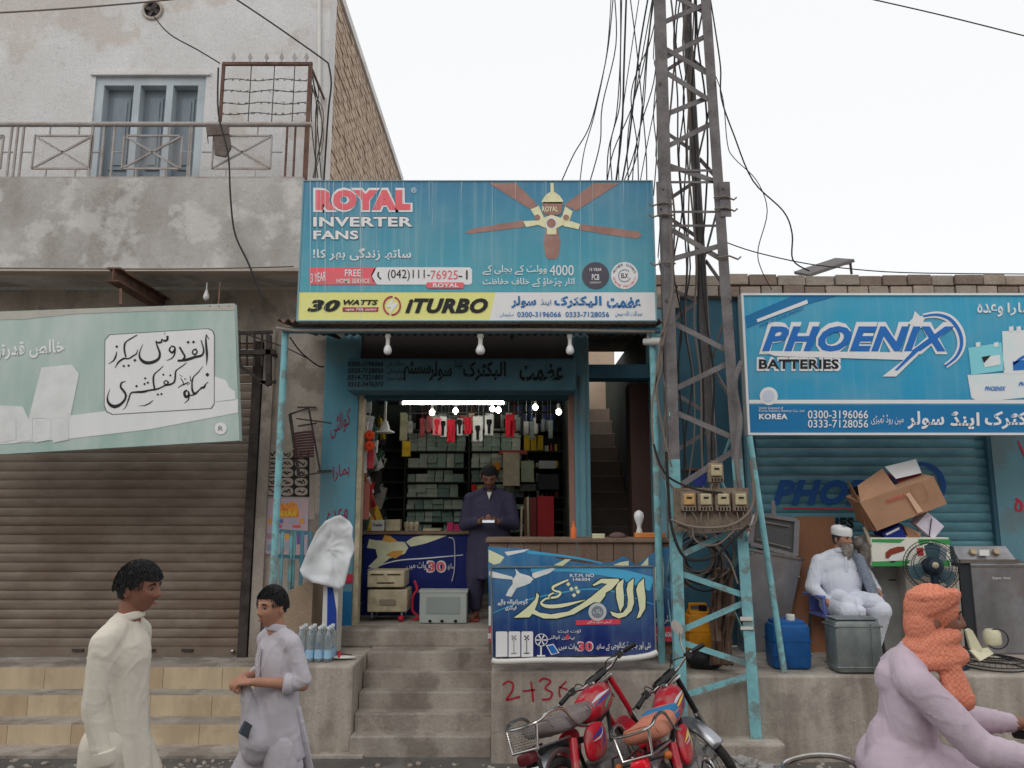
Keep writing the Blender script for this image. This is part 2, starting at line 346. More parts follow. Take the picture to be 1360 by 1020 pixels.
# middle: side block (with the water bottles), stairs, retaining wall
def px_slab(name, u0, u1, Yf, Yb, z1, z0=-.05, m=conc_v):
    x0 = xat(u0, 900, Yf); x1 = xat(u1, 900, Yf); return struct(name, MB().bbox(x0, x1, Yf, Yb, z0, z1, .012), m)
HB = .70
xB0 = xs1+.02; xB1 = xat(468, 930, 6.75); xS1 = xat(652, 930, 6.6)
struct('step_side_block', MB().bbox(xB0, xB1, 6.75, YF-.05, -.05, HB-.01, .02), conc_v)
# stairs: treads measured in the photo
tv = [(1003, .0), (975, 0), (940, 0), (905, 0), (862, 0)]
Ys = [6.66, 6.83, 7.0, 7.17, 7.34]; zs = [.155, .29, .425, .56, .70]
for i in range(5):
    z1 = zs[i]; z0 = zs[i-1]-.01 if i else -.05
    yb = YF-.05
    struct('stair_step', MB().bbox(xB1+.004 if i < 9 else xB1, xS1, Ys[i], yb, z0 if i else -.05, z1, .01), concrete)
# threshold (rough brick sill in front of the shop door)
FZ = zat(830, YF)
struct('door_threshold', MB().bbox(xat(428, 840, 7.55), xat(780, 840, 7.55), 7.62, YF+.05, .69, FZ, .02), concrete)
# retaining wall under the counter and the right hand platform
HR = .655
struct('retaining_wall', MB().bbox(xS1+.004, xat(905, 930, 6.5), 6.50, YF-.03, -.05, HR+.04, .02), conc_v)
struct('right_platform', MB().bbox(xat(905, 930, 6.5)+.004, 8.5, 6.53, YF-.02, -.05, HR, .02), conc_v)
# rubble and dirt along the wall foot
random.seed(3)
g = MB()
for i in range(260):
    x = random.uniform(-4.5, 4.5); y = random.uniform(6.1, 6.48) if x > -1.4 else random.uniform(6.2, 6.6); r = random.uniform(.006, .03)
    M3 = Matrix.Rotation(random.uniform(0, 6), 3, 'Z') @ Matrix.Rotation(random.uniform(0, 1), 3, 'X')
    g.ell((x, y, r*.3), (r, r*.8, r*.55), M3, 6, 4)
o = struct('loose_rubble', g, concrete); o['kind'] = 'stuff'
# unseen row of plain buildings added behind the camera to darken the lower walls
for i, (x, w_, h) in enumerate(((-22, 9, 6.5), (-12.6, 8, 8), (-4.2, 9, 6.2), (5.2, 8, 7.4), (13.6, 9, 6.4))):
    t = thing('added_facing_building', 'plain plaster building added behind the camera to dim the shopfronts, number %s along the row' % ('one', 'two', 'three', 'four', 'five')[i], 'building', (x+w_/2, -7, 0), 'unseen buildings added to dim the shopfronts')
    part('wall', MB().box(x, x+w_, -13, -7, 0, h), wall_low, t); part('parapet', MB().box(x-.1, x+w_+.1, -7.15, -7.002, h-.4, h+.3), wall_up, t)
    for k in range(3): part('shutter_door', MB().box(x+.5+k*w_/3, x+w_/3+k*w_/3-.4, -7.03, -7.004, .2, 3), shut_m, t)
# ================================================================== LEFT BUILDING
XC = xat(430, 200, YF); ZR = 7.95
LB = thing('plaster_building', 'tall pale plaster building with balcony and closed rusty shutter behind the bakery sign', 'building', (-5, YF, 0))
xsh0, xsh1 = -8.2, xat(326, 720, YF); zsh = zat(455, YF)
dx0, dx1 = xat(122, 160, YF), xat(270, 160, YF); dz1 = zat(101, YF); dz0 = 4.45
wl = MB()
zu = zat(385, YF)
wl.box(-9, dx0, YF, YF+.25, zu, ZR).box(dx1, XC, YF, YF+.25, zu, ZR).box(dx0, dx1, YF, YF+.25, dz1, ZR).box(dx0, dx1, YF, YF+.25, zu, dz0)
part('upper_wall', wl, wall_up, LB)
xW = xat(426, 640, YF)
wl = MB().box(-9, xW, YF, YF+.25, zsh, zu).box(xsh1, xW, YF, YF+.25, 0, zsh)
part('lower_wall', wl, wall_low, LB)
# pilaster strip at the right of the shutter
part('pilaster', MB().box(xat(334, 700, YF)+.05, xat(352, 700, YF)+.02, YF-.05, YF, HP, zat(440, YF)), wall_low, LB)
part('roof_slab', MB().box(-9, XC+.03, YF-.06, 13.6, ZR, ZR+.12), wall_up, LB)
# balcony
YB = 7.26; zb0 = zat(356, YB); zb1 = zat(237, YB); xb1 = xat(401, 300, YB)
bal = part('balcony', MB().box(-9, xb1, YB, YB+.12, zb0, zb1).box(-9, xb1, YB+.12, YF, zb0, zb0+.16).box(xb1-.12, xb1, YB+.12, YF, zb0+.16, zb1), wall_band, LB)
part('drip_edge', MB().box(-9, xb1+.01, YB-.015, YB+.1, zb0-.035, zb0-.002), soffit_m, bal)
zr0 = zb1+.003; zr1 = zat(162, YB); 
rl = part('railing', MB().tube([(-9, YB+.05, zr1), (xat(412, 165, YB), YB+.05, zr1)], .026, 10).box(-9, xb1, YB+.04, YB+.065, zr0+.01, zr0+.035), rail_m, LB, sm=True)
def rbar(u, m=rail_m, w_=.018):
    part('baluster', MB().box(xat(u, 200, YB)-w_/2, xat(u, 200, YB)+w_/2, YB+.043, YB+.061, zr0+.03, zr1-.01), m, rl)
for u in (8, 16, 24, 132, 146, 250, 129-12, 252-4, 378, 372+17, 403): rbar(u, rust if u > 370 else rail_m)
for u in (-120, -110, -100, -60, -50): rbar(u)
for i, (ua, ub) in enumerate(((-82, -2), (40, 118), (160, 238), (280, 358))):
    va, vb = 177, 221; xa = xat(ua, 200, YB); xb = xat(ub, 200, YB); z1_ = zat(va, YB); z0_ = zat(vb, YB); yy = YB+.052
    f = MB(); e = .011
    for a, b in (((xa, z0_), (xb, z0_)), ((xa, z1_), (xb, z1_)), ((xa, z0_), (xa, z1_)), ((xb, z0_), (xb, z1_)), ((xa, z0_), (xb, z1_)), ((xa, z1_), (xb, z0_))):
        f.bar((a[0], yy, a[1]), (b[0], yy, b[1]), .014, .018)
    for xx in (xa+(xb-xa)*.25, xa+(xb-xa)*.75):
        f.bar((xx, yy, z1_), (xx, yy, zr1), .012); f.bar((xx, yy, z0_), (xx, yy, zr0), .012)
    f.bar((xb, yy, (z0_+z1_)/2), (xb+.11, yy, (z0_+z1_)/2), .012); f.bar((xa, yy, (z0_+z1_)/2), (xa-.11, yy, (z0_+z1_)/2), .012)
    f2 = part('railing_panel', f, rail_m, rl)
    h = MB(); n = 22
    for k in range(-8, n):   # diagonal hatch of thin rods, clipped to the panel
        for s_ in (1,):
            xk = xa+(xb-xa)*k/n; zz0 = z1_; ex = xk+(z1_-z0_)
            a = [xk, z1_]; b = [ex, z0_]
            if a[0] < xa: a = [xa, z1_-(xa-xk)]
            if b[0] > xb: b = [xb, z1_-(xb-xk)]
            if a[1] > z0_ and b[0] > a[0]: h.bar((a[0], yy+.012, a[1]), (b[0], yy+.012, b[1]), .004)
    hm = part('wire_mesh', h, rail_m, rl, kind='stuff')
# balcony door: three louvred leaves in a pale frame
dr = part('door', MB().box(dx0, dx0+.09, YF+.02, YF+.2, dz0, dz1).box(dx1-.09, dx1, YF+.02, YF+.2, dz0, dz1).box(dx0+.09, dx1-.09, YF+.02, YF+.2, dz1-.1, dz1)
          .box(dx0+(dx1-dx0)*.345, dx0+(dx1-dx0)*.405, YF+.02, YF+.2, dz0, dz1-.1).box(dx0+(dx1-dx0)*.64, dx0+(dx1-dx0)*.70, YF+.02, YF+.2, dz0, dz1-.1), doorf_m, LB)
part('sill_trim', MB().box(dx0-.05, dx1+.05, YF-.03, YF, dz1+.0, dz1+.04), wall_up, LB)
W_ = dx1-dx0
for a, b in ((dx0+.09, dx0+W_*.345), (dx0+W_*.405, dx0+W_*.64), (dx0+W_*.70, dx1-.09)):
    lf = MB().box(a, b, YF+.13, YF+.17, dz0, dz1-.1)
    part('door_leaf', lf, door_m, dr)
    pf = MB()
    q = .07
    for z0_, z1_ in ((dz1-.1-.95, dz1-.2), (dz1-.1-1.5, dz1-.1-1.05), (dz0+.1, dz1-.1-1.6)):
        if z1_-z0_ > .1:
            pf.box(a+q, b-q, YF+.112, YF+.128, z0_, z1_); pf.box(a+q+.03, b-q-.03, YF+.1, YF+.113, z0_+.05, z1_-.05)
    part('door_panel', pf, doorf_m if a > 99 else door_m, dr)
# shutter
sh = part('roller_shutter', MB().box(xsh1-.0, xsh1+.09, YF-.07, YF+.1, HP, zsh), iron, LB); part('guide_rail', MB().box(xsh0-.1, xsh0, YF-.06, YF+.1, HP, zsh), iron, sh)
def shutter(par, x0, x1, z0, z1, Y, m, pitch=.09, thick=.011):
    n = int((z1-z0)/pitch); mb = MB(); k = 7
    prof = [(0, 0)]+[(-(thick)*math.sin(PI*i/k)**.45, pitch*.93*i/k) for i in range(1, k)]+[(0, pitch*.93), (.006, pitch*.95), (.006, pitch)]
    vs = []; fs = []
    for i, (dy, dz) in enumerate(prof): vs += [(x0, Y+dy, z0+dz), (x1, Y+dy, z0+dz)]
    for i in range(len(prof)-1): fs.append((2*i, 2*i+1, 2*i+3, 2*i+2))
    mb.add(vs, fs); first = part('slat', mb, m, par, sm=True)
    for j in range(1, n):
        clone(first, (random.uniform(-.004, .004), random.uniform(-.001, .001), pitch*j))
shutter(sh, xsh0, xsh1, HP+.08, zsh+.05, YF+.03, shut_m, .0905)
part('bottom_rail', MB().box(xsh0, xsh1, YF-.0, YF+.05, HP+.0, HP+.085), shut_m, sh)
for u in (250, 105, 200):
    part('lock_hasp', MB().box(xat(u, 862, YF)-.06, xat(u, 862, YF)+.05, YF-.02, YF, HP+.05, HP+.07), iron, sh)
part('padlock', MB().ell((xat(310, 861, YF), YF-.02, HP+.05), (.022, .015, .022)), chrome, sh, sm=True)
# lit side room glimpsed above right of the bakery sign: iron grille transom
gx0, gx1 = xat(312, 470, YF-.1), xat(362, 470, YF-.1)
gr = MB(); yy = YF-.25
for u in (318, 328, 338, 348, 356): gr.bar(pt(u, 443, yy), pt(u, 486, yy), .018)
gr.bar(pt(300, 443, yy), pt(362, 441, yy), .03); gr.bar(pt(300, 468, yy), pt(366, 468, yy), .05)
gr.bar(pt(318, 486, yy), pt(357, 512, yy), .03); gr.bar(pt(357, 445, yy), pt(357, 512, yy), .05); gr.bar(pt(345, 508, yy), pt(366, 507, yy), .03)
for u in (300, 357): gr.bar(pt(u, 466, yy), pt(u, 466, yy)+Vector((0, .25, 0)), .03)
single('iron_bracket', gr, iron, 'dark iron grille bracket jutting from the wall right of the green bakery sign', 'bracket')
# projecting steel beam carrying the bakery sign
zb = zat(380, 7.0); bx = xat(160, 380, 7.0)
part('steel_beam', MB().box(bx-.06, bx+.06, 6.85, YF, zb+.12, zb+.135).box(bx-.06, bx+.06, 6.85, YF, zb-.0, zb+.015).box(bx-.006, bx+.006, 6.85, YF, zb+.015, zb+.12), rust, LB)
# brick side wall
bw = MB(); y0, y1 = YF+.25, 13.4
part('side_wall', MB().box(XC-.35, XC-.02, y0, y1, 3.5, ZR), mortar, LB)
bz = 3.6; r_ = 0
while bz < ZR-.06:
    by = y0-(.115 if r_ % 2 else 0)
    while by < y1:
        a = max(by, y0); b = min(by+.222, y1); j = random.uniform(-.008, .006)
        if b-a > .02:
            tl = random.uniform(-.004, .004)
            bw.box(XC-.03, XC+j, a, b-.012, bz+tl, bz+.062+tl)
        by += .232
    bz += .075; r_ += 1
part('brickwork', bw, brick_a, LB, kind='stuff')
part('corner_render', MB().box(XC-.25, XC+.012, YF-.005, y0+.02, zb1+.02, ZR-.002), wall_up, LB)
# conduit, round vent, bulb fitting
part('conduit_pipe', MB().tube([pt(424, v, YF-.04) for v in (-30, 60, 150, 240)], .018, 10), white_pl, LB, sm=True)
c = pt(203, 14, YF)
vent = part('round_vent', MB().ring(c+Vector((0, -.01, 0)), (0, 1, 0), .105, .018, 28, 8), wall_low, LB, sm=True)
part('vent_fan', MB().lathe([(.1, .0), (.1, .004)], c+Vector((0, -.006, 0)), (0, 1, 0), 24), black, vent)
vb = MB()
for k in range(4):
    M4 = Matrix.Translation(c+Vector((0, -.014, 0))) @ Matrix.Rotation(k*PI/2+.4, 4, 'Y') @ Matrix.Translation((.05, 0, 0)) @ Matrix.Rotation(.3, 4, 'X')
    vb.obox(M4, .085, .004, .05)
part('vent_blade', vb, iron, vent)
# hanging bulb holder below the soffit
bc = pt(274, 392, 7.4)
single('ceiling_bulb', MB().tube([bc+Vector((0, 0, .13)), bc+Vector((0, 0, .05))], .008).lathe([(.012, .05), (.02, .02), (.03, -.01), (.028, -.035), (.012, -.052), (.001, -.055)], bc), glass_b, 'small bare bulb hanging under the balcony soffit beside the steel beam', 'light bulb', sm=True)
# security grille with spear tips above the balcony rail
GX = [pt(u, 130, YB+.05).x for u in (293, 413)]; zt = zat(85, YB+.05); zb_ = zr1+.03
SG = thing('spiked_grille', 'rusty square grille with spear tips and barbed wire on the balcony rail', 'grille', ((GX[0]+GX[1])/2, YB+.05, zb_))
yy = YB+.05
part('grille_frame', MB().bar((GX[0], yy, zt), (GX[1], yy, zt), .03).bar((GX[0]+.01, yy, zt), (GX[0]+.01, yy, zb_-.06), .028).bar((GX[1]-.02, yy, zt), (GX[1]-.02, yy, zr0), .035)
     .bar((GX[1]-.02, yy, zt-.02), (GX[1]-.02, YF, zt-.05), .02), rust, SG)
for u in (310, 332, 354, 374, 391, 407):
    x = xat(u, 80, yy); s_ = MB(); s_.prism([(x-.008, yy-.005, zt+.01), (x+.008, yy-.005, zt+.01), (x+.006, yy-.005, zt+.045), (x+.024, yy-.005, zt+.07), (x, yy-.005, zt+.13), (x-.024, yy-.005, zt+.07), (x-.006, yy-.005, zt+.045)], (0, .01, 0))
    part('spear_tip', s_, rail_m, SG)
for k, v in enumerate((106, 121, 137, 151)):
    s_ = MB(); z = zat(v, yy); P = []; 
    for i in range(24):
        x = GX[0]+(GX[1]-GX[0]-.05)*i/23; P.append((x, yy+random.uniform(-.004, .004), z+.012*math.sin(i*.5+k)))
        if i % 2:
            for q in range(2): a = random.uniform(0, PI); s_.tube([(x-.018*math.cos(a), yy-.005, z-.018*math.sin(a)), (x+.018*math.cos(a), yy+.005, z+.018*math.sin(a))], .0028, 4)
    s_.tube(P, .0045, 5); part('barbed_wire', s_, iron, SG)
for u in (332, 363, 390): x = xat(u, 120, yy); part('thin_rod', MB().tube([(x, yy, zt), (x, yy, zb_)], .005, 5), iron, SG)
# cable tangle at the right end of the balcony
for k in range(7):
    a = pt(412+random.uniform(-2, 5), 95+k*3, YB+.15); b = pt(422+random.uniform(-9, 8), 150+k*7, YB+.25); c_ = pt(418+random.uniform(-4, 10), 236, YB+.25)
    single('bundled_cable', MB().tube([Vector(q) for q in crom([tuple(a), tuple((a+b)/2+Vector((random.uniform(-.03, .06), 0, 0))), tuple(b), tuple(c_)], 4)], .0055, 5), wireg_m if k % 2 else wire_m, 'dusty cables bunched beside the spiked balcony grille', 'cable', 'cables bunched at the balcony end')
# cloth rag and broken box on railing
rg = MB(); c = pt(292, 187, YB)
rg.prism([pt(284, 178, YB-.01), pt(304, 177, YB-.01), pt(306, 196, YB-.01), pt(299, 208, YB-.01), pt(285, 205, YB-.01)], (0, .03, 0))
rg.prism([pt(273, 165, YB-.02), pt(302, 166, YB-.02), pt(303, 178, YB-.02), pt(275, 180, YB-.02), pt(276, 190, YB-.02)], (0, .025, 0))
single('old_box', rg, mat('dusty_box', S(96, 86, 82, .6), amt=.9, scale=12, bump=.4), 'small dusty dark box tied to the balcony railing left of the grille', 'box')
# ================================================================== MIDDLE SHOP
MS = thing('electric_shop_building', 'teal painted open electrical shop under the inverter fans sign', 'building', (0, YF, 0))
ox0, ox1 = xat(479, 680, YF), xat(757, 680, YF); oz1 = zat(529, YF); YI = 10.9; zt_ = 4.05
px1 = xat(784, 640, YF)
part('left_pillar', MB().bbox(xW+.004, ox0-.05, YF-.04, YF+.28, .69, zt_, .012), teal, MS)
part('dado_band', MB().box(xW+.002, ox0-.048, YF-.048, YF-.041, .72, zat(785, YF)), navy, MS)
part('red_stripe', MB().box(xat(452, 766, YF), ox0-.049, YF-.052, YF-.042, zat(773, YF), zat(762, YF)), red_p, MS)
part('right_pillar', MB().bbox(ox1+.05, px1, YF-.06, YF+.3, FZ-.1, zt_, .02).bbox(ox1+.1, ox1+.16, YF-.09, YF-.06, FZ-.1, zat(500, YF), .015), teal_r, MS)
part('shutter_channel', MB().box(ox0-.049, ox0, YF-.02, YF+.12, FZ, oz1+.1), dusty_cream, MS)
part('shutter_channel', MB().box(ox1, ox1+.049, YF-.02, YF+.12, FZ, oz1+.1), mat('brown_channel', S(130, 100, 88, .6), amt=.6), MS)
part('lintel', MB().box(ox0-.049, ox1+.049, YF+.02, YF+.28, oz1+.1, zt_), mat('dark_brown_wall', S(48, 42, 42, .6), amt=.6), MS)  # dark brown wall colour above the shop opening
hx0, hx1 = xat(460, 500, YF-.32), xat(765, 500, YF-.32)
hz0, hz1 = zat(519, YF-.32), zat(475, YF-.32)
hb = part('shutter_housing', MB().bbox(hx0, hx1, YF-.32, YF+.015, hz0, hz1, .03), mat('housing_teal_paint', S(70, 104, 116, .62), col2=S(54, 84, 96, .62), amt=.7, scale=3), MS)
part('opening_head', MB().box(ox0, ox1, YF+.02, YF+.2, oz1, oz1+.098), teal_dk, MS)
part('roof_slab', MB().box(xW, px1, YF-.06, 12.5, zt_, zt_+.15), concrete, MS); part('porch_slab', MB().box(px1+.002, 1.75, YF-.06, 10.1, zt_, zt_+.15), concrete, MS)
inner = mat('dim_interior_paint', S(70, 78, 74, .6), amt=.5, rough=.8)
ix0, ix1 = ox0-.35, ox1+.12
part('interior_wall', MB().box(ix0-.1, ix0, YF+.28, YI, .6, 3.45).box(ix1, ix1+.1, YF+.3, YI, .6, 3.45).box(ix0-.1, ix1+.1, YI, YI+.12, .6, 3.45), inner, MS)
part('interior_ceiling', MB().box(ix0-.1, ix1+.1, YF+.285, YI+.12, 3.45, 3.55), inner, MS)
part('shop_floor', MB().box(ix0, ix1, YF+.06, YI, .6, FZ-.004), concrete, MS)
# stair passage right of the opening
qx0, qx1 = px1, xat(868, 600, YF); 
part('passage_pillar', MB().bbox(qx1, xat(884, 600, YF), YF-.05, YF+.3, HR, zt_, .015), teal_r, MS)
part('passage_beam', MB().box(qx0, qx1, YF, YF+.25, zat(502, YF), zat(484, YF)), teal_dk, MS)
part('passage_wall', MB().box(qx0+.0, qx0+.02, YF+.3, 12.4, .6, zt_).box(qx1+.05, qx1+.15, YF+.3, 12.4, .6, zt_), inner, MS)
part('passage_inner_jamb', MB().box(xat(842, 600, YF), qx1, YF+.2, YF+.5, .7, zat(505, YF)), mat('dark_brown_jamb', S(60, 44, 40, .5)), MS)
sc_ = mat('stair_concrete', S(128, 114, 104, .58), amt=.7, rough=.95, bump=.3)
for k in range(13):
    Y0 = YF+.55+k*.27; z = .72+k*.215
    part('inner_step', MB().bbox(qx0+.022, qx1+.048, Y0, Y0+.31, z-.05, z+.2, .012), sc_, MS)
part('passage_back_wall', MB().box(qx0-.1, qx1+.2, 12.2, 12.32, 3, 6.2), mat('pale_back_wall', S(170, 150, 130, .6)), MS)
# wall behind the tower (dark teal) with a door recess
tx0, tx1 = xat(884, 600, YF), xat(990, 600, YF)
part('side_wall_panel', MB().box(tx0, tx1, YF+.05, YF+.25, HR, zat(395, YF)), teal_dk, MS)
part('wall_shelf', MB().box(xat(905, 585, YF), xat(945, 585, YF), YF-.05, YF+.048, zat(625, YF), zat(622, YF)), rust, MS)
# lettering on housing
dk_ink = mat('faded_black_paint', (.012, .016, .02), rough=.7, bump=0, amt=.6, scale=30)
Yh = YF-.325
for s_, a, b in (('عظمت', 690, 748), ('الیکٹرک', 615, 672), ('سولر', 574, 600), ('سسٹم', 540, 572)):
    lettering(s_, a-(4 if a < 600 else 0), 480, b, 506, Yh, dk_ink, hb, bold=.03)
lettering('اینڈ', 603, 478, 614, 490, Yh, dk_ink, hb, bold=.02)
for i, s_ in enumerate(('0300-3196066', '0333-7128056', '0314-7521801', '0312-3476373')):
    lettering(s_, 462, 480+i*9, 509, 486.5+i*9, Yh, dk_ink, hb, bold=.02, shear=.2)
for i, s_ in enumerate(('صداقت علی', 'سلیمان', 'عنایت میمن')): lettering(s_, 514, 480+i*9.5, 537, 487+i*9.5, Yh, dk_ink, hb, bold=.01)
# red Urdu words down the pillar
def ink_brush(strokes, dots, fn, m, parent, name='lettering', wk=1., n=5, off=.0):
    mb = MB()
    for P in strokes: brush(mb, P, fn, wk, n=n)
    for (x, y, r) in dots: dot(mb, x, y, r, fn)
    me = bpy.data.meshes.new(name); o_ = Vector(top(parent).location); me.from_pydata([tuple(v-o_) for v in mb.v], [], mb.f); me.materials.append(m)
    o = bpy.data.objects.new(name, me); C.objects.link(o); o.parent = parent; return o
Yp = YF-.046
redw = mat('hand_painted_red', S(124, 40, 66, .6), amt=.4, scale=15, bump=0)
lettering('کوالٹی', 439, 548, 465, 577, Yp, redw, MS, bold=.005, tilt=-14)
lettering('ہمارا', 442, 616, 464, 637, Yp, redw, MS, bold=.005, tilt=-8)
lettering('وعدہ', 434, 676, 462, 697, Yp, redw, MS, bold=.005, tilt=-10)
# ------------------------------------------------------------------ canopy with posts
YC = 6.82
CN = thing('canopy', 'corrugated sheet canopy with aqua pipe posts over the electrical shop front', 'canopy', (.4, YC, HP))
cx0, cx1 = xat(374, 435, YC), xat(879, 435, YC); zc = zat(431, YC)
cs = MB(); nn = 44; seg = nn*6
for yb_, zz in ((YC-.12, zc), (YF-.05, zc+.14)):
    pass
vs = []; fs = []
for i in range(seg+1):
    x = cx0+(cx1-cx0)*i/seg; dz = .018*math.sin(2*PI*i/6)
    vs += [(x, YC-.14, zc+dz), (x, YF-.07, zc+.14+dz), (x, YC-.14, zc+dz+.004), (x, YF-.07, zc+.144+dz)]
for i in range(seg): a = i*4; b = a+4; fs += [(a, a+1, b+1, b), (a+2, b+2, b+3, a+3), (a, b, b+2, a+2)]
cm = mat('rusty_corrugated', S(120, 100, 88, .6), col2=S(84, 60, 50, .6), scale=5, amt=.9, rough=.8, bump=.2)
part('roof_sheet', MB().add(vs, fs), cm, CN)
part('front_beam', MB().tube([(cx0+.02, YC-.02, zc-.06), (cx1-.02, YC-.02, zc-.06)], .028, 10), teal, CN, sm=True)
part('bamboo_pole', MB().tube([(cx0-.02, YC-.09, zc-.055), (cx0+.15, YC-.08, zc-.075), (.3, YC-.09, zc-.07), (cx1-.08, YC-.08, zc-.085)], .014, 8), mat('grey_pipe', S(140, 130, 122, .7)), CN, sm=True)
for x in (cx0+.3, 0, 1.0): part('rafter', MB().bar((x, YC, zc-.04), (x, YF-.1, zc+.1), .03), iron, CN)
def post(u0, v0, v1, Y, r, par, m=pole_m, nm='post'):
    x = xat(u0, v0, Y); z0 = zat(v1, Y) if v1 else None
    part(nm, MB().tube([(x, Y, zat(v0, Y)), (x, Y, z0)], r, 12), m, par, sm=True)
post(379, 440, 862, YC, .031, CN); 
xq = xat(866, 440, YC); part('post', MB().tube([(xq, YC, zc-.06), (xq, YC, HR+.03)], .031, 12), pole_m, CN, sm=True)
# bulbs below the beam
for u, lb in ((515, 'leftmost of the three white bulbs hanging under the canopy beam'), (638, 'middle and biggest of the three white bulbs under the canopy beam'), (757, 'rightmost white bulb under the canopy beam, above the teal pillar')):
    k = 1.15 if u == 638 else 1; c = pt(u, 462, YC-.02)
    t = thing('hanging_bulb', lb, 'light bulb', tuple(c), 'bulbs under the canopy')
    part('lamp_holder', MB().lathe([(.026*k, .125), (.028*k, .1), (.02*k, .09), (.017*k, .045), (.02*k, .03)], c), white_pl, t, sm=True)
    part('bulb', MB().lathe([(.016*k, .03), (.03*k, .005), (.037*k, -.02), (.034*k, -.045), (.02*k, -.06), (.002, -.064)], c), glass_b, t, sm=True)
c = pt(452, 443, YC+.4)
t = thing('junction_box', 'small pale junction box under the left end of the canopy', 'junction box', tuple(c))
part('box_body', MB().obox(Matrix.Translation(c) @ Matrix.Rotation(.6, 4, 'Y'), .06, .05, .05), cream_pl, t); part('stub_wire', MB().tube([c, c+Vector((-.05, .1, .07))], .005, 6), wire_m, t)
# bullet security camera at right end
c = pt(868, 454, YC-.05); cd = Vector((.86, -.48, -.12)).normalized()
t = thing('security_camera', 'white bullet security camera below the right corner of the canopy', 'camera', tuple(c))
part('camera_body', MB().tube([c-cd*.09, c+cd*.06], .032, 16), white_pl, t, sm=True)
part('lens', MB().tube([c+cd*.06, c+cd*.064], .026, 16), black, t, sm=True)
part('sun_hood', MB().tube([c-cd*.02+Vector((0, 0, .002)), c+cd*.085+Vector((0, 0, .004))], .036, 16, caps=False), white_pl, t, sm=True)
part('bracket', MB().bar(c-cd*.05+Vector((0, 0, .03)), c+Vector((-.04, .04, .11)), .02), white_pl, t)
# ------------------------------------------------------------------ INVERTER FANS SIGN
def qd(c1, c2, k=K): return S(*c1, k), S(*c2, k)
def grad_mat(name, c0, c1, z0, z1, streaks=.5):
    m = mat(name, c1, rough=.45, amt=0, bump=0); n = m.node_tree; N = n.nodes; L = n.links
    g_ = N.new('ShaderNodeNewGeometry'); sp = N.new('ShaderNodeSeparateXYZ'); L.new(g_.outputs['Position'], sp.inputs[0])
    mr = N.new('ShaderNodeMapRange'); mr.inputs[1].default_value = z0; mr.inputs[2].default_value = z1; L.new(sp.outputs[2], mr.inputs[0])
    mi = N.new('ShaderNodeMix'); mi.data_type = 'RGBA'; mi.inputs[6].default_value = c0; mi.inputs[7].default_value = c1; L.new(mr.outputs[0], mi.inputs[0])
    # grime streaks down the print
    mp = N.new('ShaderNodeMapping'); mp.inputs['Scale'].default_value = (14, 14, .5); L.new(g_.outputs['Position'], mp.inputs[0])
    t = N.new('ShaderNodeTexNoise'); t.inputs['Scale'].default_value = 1.6; t.inputs['Detail'].default_value = 6; L.new(mp.outputs[0], t.inputs['Vector'])
    r2 = N.new('ShaderNodeMapRange'); r2.inputs[1].default_value = .5; r2.inputs[2].default_value = .75; r2.inputs[4].default_value = streaks; L.new(t.outputs[0], r2.inputs[0])
    m2 = N.new('ShaderNodeMix'); m2.data_type = 'RGBA'; m2.inputs[7].default_value = S(150, 175, 180, K); L.new(mi.outputs[2], m2.inputs[6]); L.new(r2.outputs[0], m2.inputs[0])
    t4 = N.new('ShaderNodeTexNoise'); t4.inputs['Scale'].default_value = 2.6; t4.inputs['Detail'].default_value = 5; L.new(g_.outputs['Position'], t4.inputs['Vector'])
    r4 = N.new('ShaderNodeMapRange'); r4.inputs[1].default_value = .4; r4.inputs[2].default_value = .75; r4.inputs[4].default_value = .28; L.new(t4.outputs[0], r4.inputs[0])
    m4 = N.new('ShaderNodeMix'); m4.data_type = 'RGBA'; m4.inputs[7].default_value = S(128, 150, 152, K); L.new(m2.outputs[2], m4.inputs[6]); L.new(r4.outputs[0], m4.inputs[0])
    bp = N.new('ShaderNodeBump'); bp.inputs['Strength'].default_value = .35; bp.inputs['Distance'].default_value = .03; L.new(t4.outputs[0], bp.inputs['Height']); L.new(bp.outputs[0], N['Principled BSDF'].inputs['Normal'])
    L.new(m4.outputs[2], N['Principled BSDF'].inputs['Base Color']); return m
YS = 6.66
sx0, sx1 = xat(398, 335, YS), xat(870, 335, YS); sz0, sz1 = zat(427, YS), zat(240, YS)
RS = thing('shop_sign', 'large teal shop signboard with a ceiling fan picture and yellow strip above the canopy', 'sign', ((sx0+sx1)/2, YS, sz0))
part('sign_box', MB().box(sx0, sx1, YS, YS+.1, sz0, sz1), mat('sign_edge', S(150, 150, 146, K)), RS)
zy = zat(388, YS)
tealp = grad_mat('teal_print', S(68, 142, 156, K), S(58, 110, 138, K), zy, sz1, .22)
part('print_panel', MB().box(sx0+.012, sx1-.012, YS-.004, YS, zy, sz1-.01), tealp, RS)
part('frame', MB().box(sx0, sx0+.014, YS-.012, YS-.001, sz0, sz1).box(sx1-.014, sx1, YS-.012, YS-.001, sz0, sz1).box(sx0+.014, sx1-.014, YS-.012, YS-.001, sz1-.01, sz1).box(sx0+.014, sx1-.014, YS-.012, YS-.001, sz0, sz0+.01), mat('sign_frame_blue', S(110, 140, 150, K)), RS)
Y1 = YS-.004
yel = mat('yellow_print', S(214, 200, 124, K), rough=.5, amt=.25, col2=S(190, 178, 112, K), scale=5, streak=5, bump=0)
part('yellow_strip', MB().add([(sx0+.014, Y1-.001, sz0+.01), (xat(650, 426, Y1), Y1-.001, sz0+.01), (xat(658, 388, Y1), Y1-.001, zy-.003), (sx0+.014, Y1-.001, zy-.003)], [(0, 1, 2, 3)]), yel, RS)
